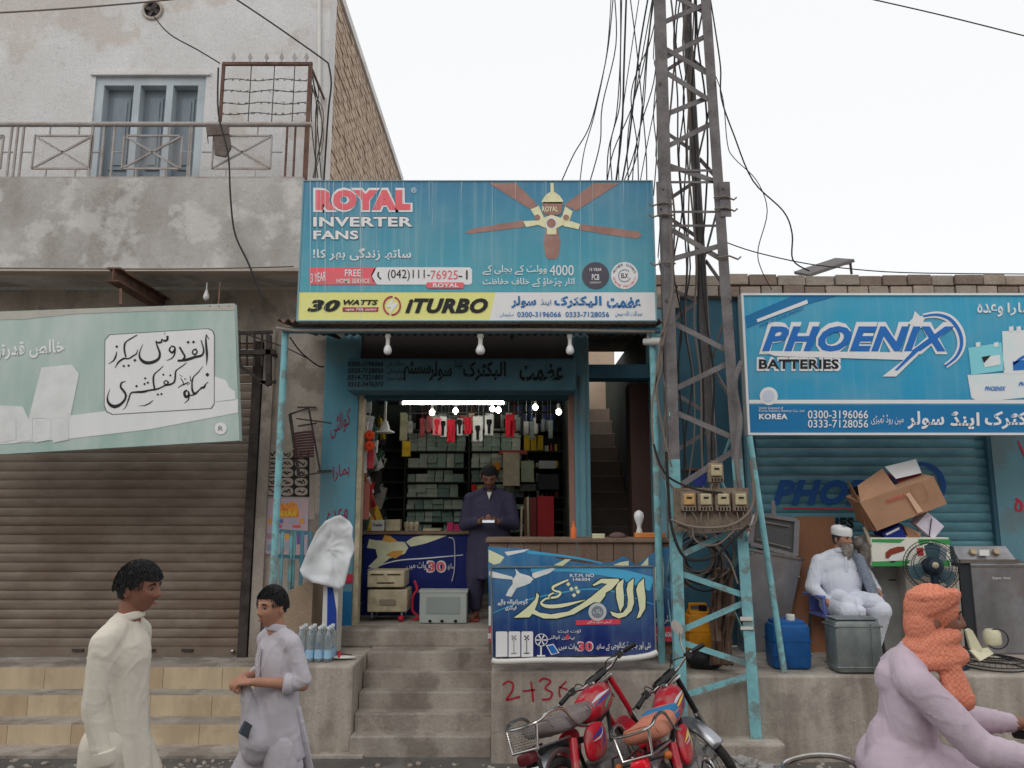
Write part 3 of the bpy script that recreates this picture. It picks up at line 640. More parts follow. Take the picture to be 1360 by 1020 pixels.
part('white_strip', MB().add([(xat(650, 426, Y1), Y1-.001, sz0+.01), (sx1-.014, Y1-.001, sz0+.01), (sx1-.014, Y1-.001, zy-.003), (xat(658, 388, Y1), Y1-.001, zy-.003)], [(0, 1, 2, 3)]), white_pt, RS)
inkb = mat('print_black', (.02, .022, .024), rough=.5, bump=0); inkr = mat('print_red', S(206, 92, 100, K), rough=.5, bump=0, amt=.25); inkbl = mat('print_blue', S(36, 98, 150, K), rough=.5, bump=0, amt=.2)
inkw = mat('print_white', S(225, 225, 226, K*1.08), rough=.5, bump=0, amt=.15, scale=12); inkdr = mat('print_dark_red', S(150, 50, 70, K), rough=.5, bump=0)
Y2, Y3, Y4 = Y1-.004, Y1-.007, Y1-.010
# brand word: fat letters drawn as white-edged red shapes
def word(s_, u0, v0, u1, v1, Y, m, edge, par, bold, eb, **k):
    if edge: lettering(s_, u0-eb*60, v0-eb*60, u1+eb*60, v1+eb*60, Y+.003, edge, par, bold=bold+eb, **k)
    return lettering(s_, u0, v0, u1, v1, Y, m, par, bold=bold, **k)
word('ROYAL', 419, 252, 545, 279, Y3, inkr, inkw, RS, .085, .05)
lettering('®', 546, 249, 553, 256, Y3, inkw, RS)
word('INVERTER', 416, 288, 548, 301, Y3, inkw, inkb, RS, .035, .012)
word('FANS', 416, 306, 476, 318, Y3, inkw, inkb, RS, .035, .012)
lettering('ساتھ زندگی بھر کا!', 416, 329, 546, 346, Y3, inkw, RS, bold=.015)
def ppoly(pts, Y, m, par, name='print'):
    return part(name, MB().poly(pts, Y), m, par)
ppoly([(411, 355), (500, 355), (494, 367), (500, 378), (411, 378)], Y2, inkr, RS)
ppoly([(500, 355), (624, 355), (627, 358), (627, 376), (624, 378), (502, 378), (496, 374), (493, 366), (496, 358)], Y2, inkw, RS)
lettering('FREE', 458, 358, 479, 367, Y3, inkw, RS, bold=.01); lettering('HOME SERVICE', 447, 370, 491, 376, Y3, inkw, RS, bold=.01)
lettering('3 YEAR', 413, 362, 433, 374, Y3, inkw, RS, bold=.01, tilt=-3)
lettering('(042)111-', 515, 358, 571, 373, Y3, inkb, RS); lettering('76925', 572, 359, 608, 371, Y3, inkr, RS); lettering('-1', 609, 359, 621, 371, Y3, inkb, RS)
ppoly([(567, 375), (615, 375), (617, 378), (615, 383), (569, 383), (565, 380)], Y3, inkr, RS); lettering('ROYAL', 575, 376, 609, 381.5, Y4, inkw, RS, bold=.03)
mb = MB(); brush(mb, [(503, 361, 1.5), (502, 366, 2), (506, 371, 1.8)], lambda u, v: pt(u, v, Y3)); part('phone_icon', mb, inkb, RS)
lettering('4000', 730, 352, 762, 366, Y3, inkw, RS, bold=.005); lettering('وولٹ کے بجلی کے', 641, 352, 726, 365, Y3, inkw, RS, bold=.01); lettering('اتار چڑھاؤ کے خلاف حفاظت', 641, 369, 763, 381, Y3, inkw, RS, bold=.01)
def disc(u, v, r, Y, m, par, name='roundel', n=28): return part(name, MB().poly([(u+r*math.cos(2*PI*i/n), v+r*math.sin(2*PI*i/n)) for i in range(n)], Y), m, par)
disc(791, 366, 18, Y2, mat('print_charcoal', S(74, 72, 80, K), rough=.5, bump=0), RS); disc(829.5, 366, 18, Y2, inkw, RS)
lettering('15 YEAR', 783, 356, 799, 360, Y3, inkw, RS, bold=.02); lettering('PCB', 786, 364, 796, 372, Y3, inkw, RS, bold=.02); lettering('WARRANTY', 783, 374, 799, 376.5, Y3, inkw, RS)
for k, s_ in enumerate('POWER GUARD'):
    a = R(-160+k*14); 
    if s_ != ' ': lettering(s_, 829.5+14.5*math.cos(a)-1.4, 366+14.5*math.sin(a)-1.7, 829.5+14.5*math.cos(a)+1.4, 366+14.5*math.sin(a)+1.7, Y3, inkb, RS)
for k, s_ in enumerate('SURGE PROTECT'):
    a = R(165-k*12.5)
    if s_ != ' ': lettering(s_, 829.5+14.5*math.cos(a)-1.4, 366+14.5*math.sin(a)-1.7, 829.5+14.5*math.cos(a)+1.4, 366+14.5*math.sin(a)+1.7, Y3, inkr, RS)
mb = MB(); brush(mb, [(829.5+8*math.cos(R(a)), 366+8*math.sin(R(a)), 1.3) for a in range(20, 330, 20)], lambda u, v: pt(u, v, Y3)); part('roundel_arc', mb, mat('print_grey', S(130, 140, 150, K), bump=0), RS)
lettering('ELX', 825, 363, 834, 369, Y3, inkb, RS, bold=.02)
# yellow strip lettering
word('30', 408, 398, 452, 414, Y3, inkb, None, RS, .05, 0, shear=.3)
lettering('WATTS', 456, 398, 502, 405, Y3, inkb, RS, bold=.045, shear=.3); ppoly([(455, 408), (503, 408), (502, 414), (455, 414)], Y2, inkdr, RS); lettering('upto 75% saving', 459, 409, 500, 413.5, Y3, inkw, RS, bold=.02)
mb = MB(); fn3 = lambda u, v: pt(u, v, Y3)
brush(mb, [(520.5+11*math.cos(R(a)), 406+12*math.sin(R(a)), 2.2) for a in range(-70, 100, 15)], fn3); brush(mb, [(520.5+11*math.cos(R(a)), 406+12*math.sin(R(a)), 2.2) for a in range(110, 280, 15)], fn3); part('roundel_arc', mb, inkdr, RS)
ppoly([(524, 394), (512, 408), (519, 408), (516, 419), (529, 403), (521, 403)], Y2, inkw, RS)
word('iTURBO', 538, 396, 648, 416, Y3, inkb, None, RS, .05, 0, shear=.3)
for s_, a, b in (('عظمت', 806, 851), ('الیکٹرک', 736, 799), ('سولر', 679, 712)): lettering(s_, a, 393, b, 409, Y3, inkbl, RS, bold=.04)
lettering('اینڈ', 718, 397, 732, 406, Y3, inkbl, RS, bold=.01)
lettering('0300-3196066', 687, 414, 745, 421, Y3, inkbl, RS, bold=.015); lettering('0333-7128056', 751, 414, 809, 421, Y3, inkbl, RS, bold=.015)
lettering('سلیمان', 664, 415, 682, 421, Y3, inkbl, RS); lettering('صداقت اللہ میمن', 817, 413, 853, 421, Y3, inkbl, RS)
# fan picture
HI = [0]
q5 = lambda P: [(640+x/5.1, 230+y/5.1) for x, y in P]
blade = mat('print_fan_blade', S(146, 112, 102, K), col2=S(116, 86, 80, K), scale=6, amt=.7, rough=.5, bump=0); creamp = mat('print_cream', S(214, 208, 164, K), col2=S(180, 168, 120, K), scale=16, amt=.6, rough=.5, bump=0)
for P in ([(45, 66), (230, 66), (380, 215), (330, 245)], [(760, 66), (935, 66), (640, 255), (555, 215)], [(-115, 400), (-60, 375), (280, 318), (290, 365), (0, 400), (-90, 410)], [(670, 345), (850, 365), (1060, 395), (1085, 420), (1050, 443), (880, 420), (660, 385)],
          [(430, 395), (420, 470), (430, 560), (450, 582), (500, 582), (520, 560), (533, 470), (510, 360), (440, 370)]): ppoly(q5(P), Y2+.0015, blade, RS, 'printed_fan_blade')
for P in ([(330, 245), (385, 220), (420, 300), (440, 330), (380, 325)], [(545, 290), (565, 225), (615, 260), (590, 330), (500, 340)], [(665, 345), (655, 380), (560, 360), (520, 330), (600, 325)], [(440, 375), (380, 350), (300, 365), (280, 325), (400, 318)], [(400, 310), (470, 280), (550, 310), (560, 345), (510, 372), (440, 372), (395, 345)], [(440, 370), (505, 370), (505, 415), (440, 415)], [(405, 190), (430, 150), (465, 125), (465, 66), (485, 66), (488, 125), (525, 150), (550, 185), (545, 205), (410, 205)]):
    HI[0] += 1; ppoly(q5(P), Y2-.0002-.0004*HI[0], creamp, RS, 'printed_fan_hub')
ppoly(q5([(412, 195), (545, 195), (540, 270), (520, 283), (425, 280), (412, 260)]), Y3, blade, RS, 'printed_fan_motor'); lettering('ROYAL', *[x for x in (720, 274, 741, 281)], Y4, creamp, RS, bold=.02)
disc(640+470/5.1, 230+338/5.1, 8, Y3, inkw, RS, 'printed_fan_cap'); disc(640+470/5.1, 230+338/5.1, 6, Y4, blade, RS, 'printed_fan_cap')
for (a, b) in ((375, 300), (570, 300)): disc(640+a/5.1, 230+b/5.1, 4, Y3, blade, RS, 'printed_fan_cap', 12)
# bird-lime drips down the left of the board
drip = mat('drip_stain', S(190, 200, 200, K), rough=.8, alpha=.42, bump=0); mb = MB(); random.seed(5)
for u, L_, w_ in ((412, 180, 1.6), (421, 178, 1.2), (432, 186, 2.), (443, 120, 1.2), (455, 90, 1.5), (479, 186, 1.8), (481, 186, .8), (506, 40, 1), (520, 60, .8), (536, 30, 1), (570, 44, 1), (574, 60, .7), (613, 24, 1.2), (685, 26, 1.2), (725, 70, 1), (771, 130, .9), (787, 60, .7), (828, 30, 1), (426, 60, 1), (437, 50, 1.1), (466, 50, .9), (500, 90, .7), (654, 120, .7)):
    P = [(u+random.uniform(-.4, .4), 241+L_*t/4, w_*(1-.7*t/4)) for t in range(5)]; brush(mb, P, lambda a, b: pt(a, b, Y4-.002), n=3)
part('drip_stain', mb, drip, RS, kind='stuff')
# ------------------------------------------------------------------ BAKERY SIGN (slightly tilted in its plane)
YK = 6.72
KS = thing('bakery_sign', 'faded green and white bakery signboard hanging crooked over the rusty shutter', 'sign', tuple(pt(150, 600, YK)))
cr = [(-150, 419), (311, 403), (318, 585), (-150, 612)]
kgreen = mat('faded_green_print', S(130, 156, 148, K), col2=S(168, 176, 172, K), scale=2.2, amt=.9, streak=3.5, rough=.6, bump=.05)
part('sign_board', MB().prism([pt(u, v, YK) for u, v in cr], (0, .07, 0)), kgreen, KS)
wf = mat('faded_white_print', S(204, 205, 205, K), col2=S(184, 188, 188, K), scale=3, amt=.6, streak=3, rough=.6, bump=0)
Ya, Yb2, Yc2 = YK-.003, YK-.006, YK-.009
ppoly([(-150, 400+13+6), (311, 404), (312, 412), (200, 413), (100, 417), (30, 424), (-150, 428)], Ya, mat('sign_grime', S(160, 158, 150, K), scale=6), KS)
ppoly([(-150, 560), (60, 556), (140, 546), (230, 540), (316, 530), (316, 548), (200, 570), (90, 583), (0, 590), (-150, 596)], Ya, wf, KS)
ppoly([(285, 500), (300, 505), (305, 515), (312, 520), (313, 531), (285, 534)], Ya, wf, KS)
pn = [(146, 445), (276, 437), (282, 440), (284, 446), (284, 536), (280, 542), (150, 550), (142, 546), (139, 538), (140, 452)]
ppoly([(u+(1 if u > 200 else -1), v+(1 if v > 500 else -1)) for u, v in pn], Yb2+.0015, mat('print_slate', S(90, 96, 96, K), bump=0), KS); ppoly(pn, Yb2, mat('sign_panel_white', S(206, 206, 208, K), amt=.3, scale=5, streak=4, bump=0, rough=.5), KS, 'name_panel')
fk = lambda x, y: pt(130+x/7.847, 430+y/7.847, Yc2)
strokes = [
 [(1130, 110, 8), (1125, 180, 18), (1135, 300, 24), (1136, 370, 16), (1130, 430, 4)], [(1130, 110, 6), (1157, 162, 8)],
 [(1075, 170, 10), (1095, 240, 14), (1102, 290, 18), (1078, 330, 22), (1010, 347, 26), (940, 370, 28), (890, 380, 24), (830, 385, 22)], [(1012, 265, 14), (1034, 290, 14), (1010, 322, 18), (985, 300, 14), (1000, 268, 12), (1030, 262, 6)],
 [(850, 240, 18), (878, 290, 20), (905, 340, 20), (888, 372, 22)],
 [(760, 232, 14), (795, 240, 16), (802, 270, 20), (772, 300, 22), (745, 272, 18), (760, 240, 12)], [(802, 265, 18), (797, 320, 16), (765, 362, 10), (712, 382, 4)],
 [(725, 125, 24), (722, 165, 22), (692, 178, 20), (665, 160, 8), (660, 190, 20), (620, 195, 18), (603, 180, 8), (618, 230, 16), (645, 310, 22), (628, 368, 26), (560, 402, 32), (490, 402, 34), (442, 362, 24), (434, 300, 12), (470, 208, 3)], [(692, 92, 6), (700, 112, 6)],
 [(415, 268, 5), (400, 312, 12), (370, 332, 14), (320, 362, 14), (270, 362, 18), (212, 402, 16), (178, 460, 4)], [(410, 115, 8), (350, 150, 12), (300, 182, 12), (278, 215, 18), (276, 280, 18), (292, 345, 16)],
 [(195, 288, 6), (185, 340, 16), (160, 385, 12), (108, 416, 3)],
 [(1150, 605, 5), (1122, 630, 12), (1106, 660, 24), (1080, 668, 20), (1055, 690, 12), (1012, 727, 24), (986, 700, 20), (980, 640, 16), (983, 590, 16), (1000, 548, 10), (1045, 505, 10), (1096, 440, 3)],
 [(930, 690, 16), (902, 715, 26), (915, 762, 28), (948, 740, 22), (938, 700, 16)], [(950, 735, 18), (942, 790, 12), (898, 828, 4)], [(1012, 727, 20), (980, 745, 12), (950, 740, 10)],
 [(960, 540, 5), (966, 600, 10)], [(945, 605, 8), (905, 628, 12), (870, 642, 10), (832, 668, 4)], [(858, 560, 5), (884, 600, 10), (896, 636, 10)], [(848, 530, 4), (880, 550, 7)],
 [(926, 402, 4), (880, 440, 10), (832, 472, 10), (810, 500, 16), (805, 560, 18), (792, 610, 16), (750, 632, 18), (700, 642, 16), (650, 668, 14), (592, 685, 18), (540, 692, 18), (470, 708, 24), (400, 712, 20), (345, 722, 14), (318, 790, 14), (292, 860, 8), (260, 896, 3)],
 [(700, 590, 14), (732, 606, 14), (716, 636, 16), (688, 616, 12), (700, 592, 10)],
 [(682, 436, 4), (640, 478, 10), (592, 520, 12), (578, 560, 18), (580, 620, 18), (592, 682, 18)],
 [(288, 600, 6), (246, 615, 16), (238, 660, 20), (268, 700, 24), (290, 742, 22), (278, 792, 22), (230, 842, 28), (170, 862, 36), (116, 832, 28), (98, 770, 14), (125, 678, 3)],
 [(422, 855, 3), (480, 852, 8), (530, 832, 12), (576, 798, 5)]]
dots = [(940, 192, 17), (996, 190, 17), (385, 380, 17), (270, 440, 15), (320, 436, 15), (196, 238, 16), (1140, 530, 22), (908, 575, 10), (755, 537, 13), (682, 530, 13), (625, 737, 14), (662, 732, 14), (486, 627, 14), (520, 613, 14), (493, 568, 14), (402, 650, 15), (935, 630, 8), (952, 622, 8)]
ink_brush(strokes, dots, fk, inkb, KS, 'lettering')
lettering('خالص قدرتی', -12, 453, 85, 476, Yb2, wf, KS, bold=.03, tilt=-6)
# pale packet artwork
pk = mat('printed_packet', S(192, 195, 193, K), col2=S(174, 172, 172, K), scale=9, amt=.5, bump=0)
ppoly([(55, 488), (95, 484), (105, 497), (93, 555), (38, 556)], Ya-.001, pk, KS, 'printed_packet')
for x in (-60, -30, 0, 22, 46, 70): ppoly([(x, 556), (x+10, 559), (x+21, 555), (x+21, 584), (x, 588)], Yb2, pk, KS, 'printed_packet')
ppoly([(-50, 535), (30, 540), (40, 560), (-50, 560)], Ya-.001, pk, KS, 'printed_packet')
disc(293, 569, 8, Yb2, white_pt, KS)
lettering('R', 290, 566, 296, 572, Yc2, mat('print_slate', (0, 0, 0)), KS)
part('hanger', MB().bar(pt(160, 405, YK+.08), pt(160, 384, YK+.16), .02), rust, KS); part('hanger', MB().bar(pt(290, 405, YK+.08), pt(292, 375, YK+.5), .012), rust, KS)
for u in (279, 291, 304): part('rivet', MB().ell(pt(u, 407, YK-.002), (.006, .004, .006), n=8, m=6), iron, KS)
# ================================================================== RIGHT SHOP
RB = thing('battery_shop_building', 'low brick building with closed teal shutter behind the batteries sign', 'building', (3, YF, 0))
rx0, rx1 = xat(1002, 650, YF), xat(1318, 650, YF); rzt = zat(395, YF); rzs = zat(560, YF)
part('left_pillar', MB().box(tx1+.003, rx0-.01, YF-.03, YF+.25, HR, rzt), teal_r, RB)
part('right_wall', MB().box(rx1+.01, 8.5, YF-.04, YF+.25, HR, rzt), teal_r, RB)
part('head_wall', MB().box(rx0-.01, rx1+.01, YF+.0, YF+.25, rzs, rzt), teal_dk, RB)
sr = part('roller_shutter', MB().box(rx0-.01, rx0+.03, YF-.02, YF+.06, HR, rzs), teal_dk, RB); part('guide_rail', MB().box(rx1-.03, rx1+.01, YF-.035, YF+.06, HR, rzs), teal_dk, sr)
shutter(sr, rx0+.03, rx1-.03, HR, rzs, YF+.03, shut_t, .092)
Yt = YF+.008
psh = mat('painted_blue_letters', S(26, 66, 120, .55), rough=.6, bump=0, amt=.3)
lettering('PHOENIX', 1026, 637, 1242, 671, Yt, psh, sr, bold=.05, shear=.3)
part('underline', MB().poly([(1040, 674), (1235, 677), (1235, 679), (1040, 676)], Yt), red_p, sr)
lettering('BATTERIES', 1040, 687, 1134, 702, Yt, dk_ink, sr, bold=.05)
mb = MB(); brush(mb, [(1205, 618, 3), (1225, 616, 5), (1243, 624, 7), (1252, 640, 8), (1252, 655, 6), (1243, 672, 3)], lambda u, v: pt(u, v, Yt)); part('swoosh', mb, psh, sr)
# parapet of single bricks
rz = [rzt]; random.seed(11)
part('parapet_core', MB().box(xat(872, 380, YF)+.02, 8.5, YF+.04, YF+.2, rzt, zat(370, YF)), mortar, RB)
z = rzt; row = 0
zh = (zat(365, YF)-rzt)/2.
for row in range(2):
    x = xat(872, 380, YF)-(.12 if row else 0)
    while x < xat(1400, 380, YF):
        L_ = random.choice((.225, .23, .24, .22)) if row == 0 else random.choice((.3, .26, .31, .24))
        j = random.uniform(-.012, .012); zt2 = random.uniform(-.006, .008)
        part('brick', MB().bbox(x, x+L_-.014, YF-.01+j, YF+.21, z+.008+zt2, z+zh-.004+zt2+(random.uniform(-.01, .01) if row else 0), .008), brick_b[random.randint(0, 2)], RB); x += L_
    z += zh
for u in (1205, 1225, 1235):
    pass
# batteries sign
YP = 6.98
zx0, zx1 = xat(988, 480, YP), xat(1470, 480, YP); pz0, pz1 = zat(578, YP), zat(390, YP)
PS = thing('battery_sign', 'bright blue batteries signboard with white lettering over the teal shutter', 'sign', ((zx0+zx1)/2, YP, pz0))
part('sign_box', MB().box(zx0, zx1, YP, YP+.09, pz0, pz1), mat('sign_edge', (0, 0, 0)), PS)
cyan = grad_mat('cyan_print', S(36, 128, 166, K), S(50, 142, 172, K), pz0, pz1, .12); deep = mat('deep_blue_print', S(28, 102, 148, K), amt=.2, rough=.4, bump=0)
part('print_panel', MB().box(zx0+.02, zx1-.02, YP-.004, YP-.001, pz0+.02, pz1-.02), cyan, PS)
part('frame', MB().box(zx0, zx0+.02, YP-.02, YP-.001, pz0, pz1).box(zx1-.02, zx1, YP-.02, YP-.001, pz0, pz1).box(zx0+.02, zx1-.02, YP-.02, YP-.001, pz1-.02, pz1).box(zx0+.02, zx1-.02, YP-.02, YP-.001, pz0, pz0+.02), white_pt, PS)
A1, A2, A3, A4 = YP-.008, YP-.011, YP-.014, YP-.017
ppoly([(995, 538), (1467, 538), (1467, 575), (996, 575)], A1, deep, PS); ppoly([(995, 531), (1467, 531), (1467, 536), (995, 536)], A1, inkw, PS)
ppoly([(990, 420), (1055, 392), (1120, 391), (1072, 404), (992, 436)], A1, deep, PS)
ppoly([(1005, 424), (1072, 398), (1073, 403), (1006, 428)], A2, inkw, PS); lettering('WORLD CLASS ENERGY', 1008, 419, 1068, 423, A3, inkbl, PS, tilt=-25, bold=.02)
phb = mat('phoenix_blue_print', S(32, 96, 164, K), amt=.1, bump=0, rough=.4)
lettering('PHOENIX', 1008, 427, 1272, 471, A2, inkw, PS, bold=.085, shear=.3)
lettering('PHOENIX', 1012, 433, 1268, 467, A3, phb, PS, bold=.04, shear=.3)
mb = MB(); f2 = lambda u, v: pt(u, v, A2); on_ = lambda Yv: (lambda u, v: pt(u, v, Yv)); f3 = lambda u, v: pt(u, v, A3); f4 = lambda u, v: pt(u, v, A4)
arc = [(1226, 420, 6), (1245, 418, 8), (1262, 424, 10), (1274, 440, 11), (1277, 458, 10), (1270, 474, 8), (1256, 486, 6)]
brush(mb, arc, on_(A2-.0007), 1.1); part('emblem', mb, inkw, PS); mb = MB(); mb.poly([(1205, 430), (1212, 423), (1215, 413), (1222, 420), (1232, 418), (1226, 427), (1233, 438), (1222, 435), (1213, 441), (1214, 432)], A2-.0014); part('emblem', mb, inkw, PS); mb = MB()
mb.poly([(1010, 466), (1200, 468), (1248, 444), (1190, 500), (1172, 500), (1200, 478), (1030, 473)], A2-.0021)
part('emblem', mb, inkw, PS)
mb = MB(); brush(mb, [(a, b, c_*.45) for a, b, c_ in arc], f3); part('emblem', mb, phb, PS); mb = MB(); mb.poly([(1214, 464), (1240, 448), (1192, 492), (1188, 492)], A3-.0012); part('emblem', mb, phb, PS)
lettering('BATTERIES', 1005, 474, 1117, 493, A2, inkw, PS, bold=.08); lettering('BATTERIES', 1008, 477, 1114, 490, A3, inkb, PS, bold=.03)
disc(1021, 526, 12, A2, inkw, PS); disc(1021, 526, 8, A3, mat('print_lilac', S(180, 186, 210, K), bump=0), PS)
lettering('Under Licenced of', 1008, 540, 1040, 543.5, A3, inkw, PS); lettering('Korea Industry Battery Co., Ltd', 1008, 544, 1068, 548, A3, inkw, PS); lettering('KOREA', 1008, 549.5, 1046, 557, A3, inkw, PS, bold=.04)
lettering('0300-3196066', 1073, 545, 1153, 556, A3, inkw, PS, bold=.01); lettering('0333-7128056', 1073, 557.5, 1153, 568, A3, inkw, PS, bold=.01)
lettering('مین روڈ ٹھیڑی', 1157, 550, 1200, 564, A3, inkw, PS); lettering('سولر', 1205, 546, 1254, 570, A3, inkw, PS, bold=.03); lettering('اینڈ', 1262, 546, 1301, 570, A3, inkw, PS, bold=.03)
lettering('الیکٹرک', 1308, 546, 1390, 570, A3, inkw, PS, bold=.03); lettering('عظمت', 1396, 546, 1450, 570, A3, inkw, PS, bold=.03)
lettering('وعدہ', 1298, 403, 1332, 421, A3, inkw, PS, bold=.02); lettering('ہمارا', 1338, 402, 1376, 419, A3, inkw, PS, bold=.02)
bp_ = mat('printed_battery', S(205, 222, 226, K), col2=S(170, 205, 215, K), scale=9, amt=.5, bump=0); bp2 = mat('printed_battery_teal', S(120, 186, 196, K), amt=.3, bump=0)
ppoly([(1285, 498), (1400, 492), (1400, 524), (1300, 534), (1290, 528)], A1-.001, bp_, PS, 'printed_battery'); ppoly([(1331, 440), (1400, 436), (1400, 498), (1333, 496)], A2, bp_, PS, 'printed_battery')
ppoly([(1286, 462), (1330, 455), (1334, 492), (1290, 498)], A2, bp2, PS, 'printed_battery'); ppoly([(1305, 475), (1328, 471), (1329, 484), (1308, 488)], A3, bp_, PS, 'printed_battery'); ppoly([(1304, 474), (1316, 472), (1307, 482)], A4, inkb, PS)
lettering('PHOENIX', 1308, 513, 1336, 519, A3, phb, PS, bold=.03, shear=.3); lettering('PHOENIX', 1353, 507, 1385, 513, A3, phb, PS, bold=.03, shear=.3)
mb = MB(); brush(mb, [(1346, 484, 2), (1356, 476, 4), (1368, 470, 3)], f3); mb.poly([(1345, 480), (1375, 476), (1375, 490), (1346, 492)], A3); part('print', mb, phb, PS)
for u in (1340, 1350, 1360, 1296, 1320): part('print', MB().poly([(u, 434 if u > 1330 else 455), (u+6, 433 if u > 1330 else 454), (u+6, 440 if u > 1330 else 460), (u, 441 if u > 1330 else 461)], A3), bp_, PS)
# aqua post carrying the sign
xq = xat(996, 600, YP-.12)
single('sign_post', MB().tube([(xq, YP-.13, pz0-.02), (xq+.13, YP-.32, HR)], .026, 12), pole_m, 'aqua steel pipe post below the left end of the batteries sign', 'post', sm=True)
# red mark on the right pillar
mb = MB(); fr = lambda u, v: pt(u, v, YF-.044)
brush(mb, [(1349, 662, 3), (1356, 668, 4), (1356, 678, 3), (1349, 676, 3), (1351, 666, 3)], fr); part('red_mark', mb, red_p, RB); mb = MB(); brush(mb, [(1352, 585, 2), (1358, 600, 3), (1364, 612, 2)], fr)
part('red_mark', mb, red_p, RB)
# solar panel on the roof
SP = thing('solar_panel', 'tilted dark solar panel on thin legs standing on the brick parapet', 'solar panel', tuple(pt(1105, 364, 8.3)))
a = pt(1074, 364, 8.2); b = pt(1134, 344, 8.2)
d = (b-a).normalized(); up_ = Vector((-d.z, 0, d.x)); qn = Vector((-.0, .7, 0))
part('panel', MB().prism([a, b, b+qn+Vector((.1, 0, .25)), a+qn+Vector((.1, 0, .25))], up_*-.035), mat('panel_underside', S(96, 92, 92, .7), amt=.5), SP)
for u in (1129,): part('leg', MB().bar(pt(u, 347, 8.22), pt(u+2, 364, 8.22), .02).bar(pt(1112, 353, 8.22), pt(1131, 350, 8.22), .012), iron, SP)
# ================================================================== LATTICE TOWER
YT = 6.42; YT2 = 7.02
TW = thing('lattice_tower', 'dusty steel lattice power tower with aqua painted lower legs in front of the shops', 'tower', (pt(955, 930, YT).x, YT, .2))
struct('tower_footing', MB().bbox(pt(905, 960, YT).x-.12, pt(1010, 960, YT).x+.15, YT-.12, 6.6, -.05, .2, .02), conc_v)
def legs(u0, v0, u1, v1, Y): return pt(u0, v0, Y), pt(u1, v1, Y)
zpaint = zat(560, YT)
def leg(p, q, m, s1=1, s2=1, w_=.088):
    # angle iron: two thin flats meeting at the corner
    p = Vector(p); q = Vector(q); mb = MB(); t_ = .009
    mb.prism([p, p+Vector((s1*w_, 0, 0)), p+Vector((s1*w_, t_*s2, 0)), p+Vector((s1*t_, t_*s2, 0)), p+Vector((s1*t_, w_*s2, 0)), p+Vector((0, w_*s2, 0))], q-p); part('leg', mb, m, TW)
TOPZ = 9.6
def line(a, b, z): t = (z-a.z)/(b.z-a.z); return a+(b-a)*t
LA = pt(897, 900, YT); LBp = pt(873, 60, YT+.0); RA = pt(1012, 980, YT); RBp = pt(948, 60, YT)
LA = Vector((LA.x, YT, LA.z)); 
fl = lambda z: line(LA, LBp, z); fr_ = lambda z: line(RA, RBp, z)
tower_mid = lambda z: (fl(z).x+fr_(z).x)/2
def bk(p, z): # rear leg position: inset and set back
    return Vector((p.x+(.05 if p.x < tower_mid(z) else -.05), YT2-(z-.2)*.018, z))
for f_, s1 in ((fl, 1), (fr_, -1)):
    leg(f_(.2), f_(zat(610, YT)), pole_m, s1); leg(f_(zat(610, YT)), f_(TOPZ), tower_m, s1)
    p0 = f_(.66); p1 = f_(TOPZ)
    leg(bk(p0+Vector((s1*.03, 0, 0)), .66), bk(p1+Vector((s1*.02, 0, 0)), TOPZ), tower_m, s1, -1, .07)
BI = [0]
# front braces: (side start, v start) -> other side, v end; measured from the photo
def brace(va, vb, m=tower_m, w_=.045, back=False, flip=False):
    a = fl(zat(va, YT)); b = fr_(zat(vb, YT))
    if back: a = bk(a, a.z); b = bk(b, b.z)
    BI[0] = (BI[0]+1) % 5; dy_ = .012+BI[0]*.0095; o = Vector((.04, dy_, 0)); o2 = Vector((-.04, dy_, 0))
    mb = MB().bar(a+o, b+o2, .0075, w_, up=(0, 0, 1))
    part('brace', mb, m, TW)
for va, vb, m in ((740, 700, pole_m), (760, 792, pole_m), (840, 800, pole_m), (853, 884, pole_m), (925, 897, pole_m),
                  (650, 596, tower_m), (545, 582, tower_m), (518, 480, tower_m), (424, 465, tower_m), (345, 325, tower_m), (300, 345, tower_m), (216, 240, tower_m), (194, 160, tower_m), (150, 124, tower_m), (92, 135, tower_m), (60, 98, tower_m), (76, 44, tower_m), (28, 2, tower_m), (-20, 12, tower_m), (-30, -60, tower_m)): brace(va, vb, m)
for va, vb in ((60, 30), (130, 165), (240, 205), (352, 380), (415, 370), (500, 540), (600, 560), (660, 700), (800, 760), (250, 290)): brace(va, vb, tower_m, .035, True)
for v in (225, 240, 279, 297): brace(v, v, tower_m, .02)
# side faces of the tower
for f_, s_ in ((fl, 1), (fr_, -1)):
    for k in range(18):
        z = .8+k*.5; a = f_(z); b = bk(f_(z+.45), z+.45)
        if k % 2: a, b = bk(f_(z), z), f_(z+.45)
        part('brace', MB().bar(a+Vector((s_*.01, .02, 0)), b+Vector((s_*.01, -.02, 0)), .006, .04), tower_m if z > 2.6 else pole_m, TW)
# barbed anti climb cluster and splice plates
for f_ in (fl, fr_):
    p = f_(zat(265, YT)); part('splice_plate', MB().box(p.x-.045, p.x+.05, YT-.012, YT-.002, p.z-.16, p.z+.16), tower_m, TW)
    part('bolt', MB().add(*(lambda m_: (m_.v, m_.f))(sum_ if False else MB().box(p.x-.02, p.x-.005, YT-.022, YT-.012, p.z-.1, p.z-.085))), iron, TW)
mb = MB()
for v in (264, 279, 343):
    p = fr_(zat(v, YT)); mb.tube([p+Vector((-.1, -.02, 0)), p+Vector((.0, -.03, .01)), p+Vector((.08, 0, -.01)), p+Vector((.11, .02, .02))], .008, 5)
    p = fl(zat(v+8, YT)); mb.tube([p+Vector((.1, -.02, 0)), p+Vector((.0, -.03, .01)), p+Vector((-.08, 0, -.01)), p+Vector((-.11, .02, .02))], .008, 5)
part('wire_binding', mb, wireg_m, TW, kind='stuff')
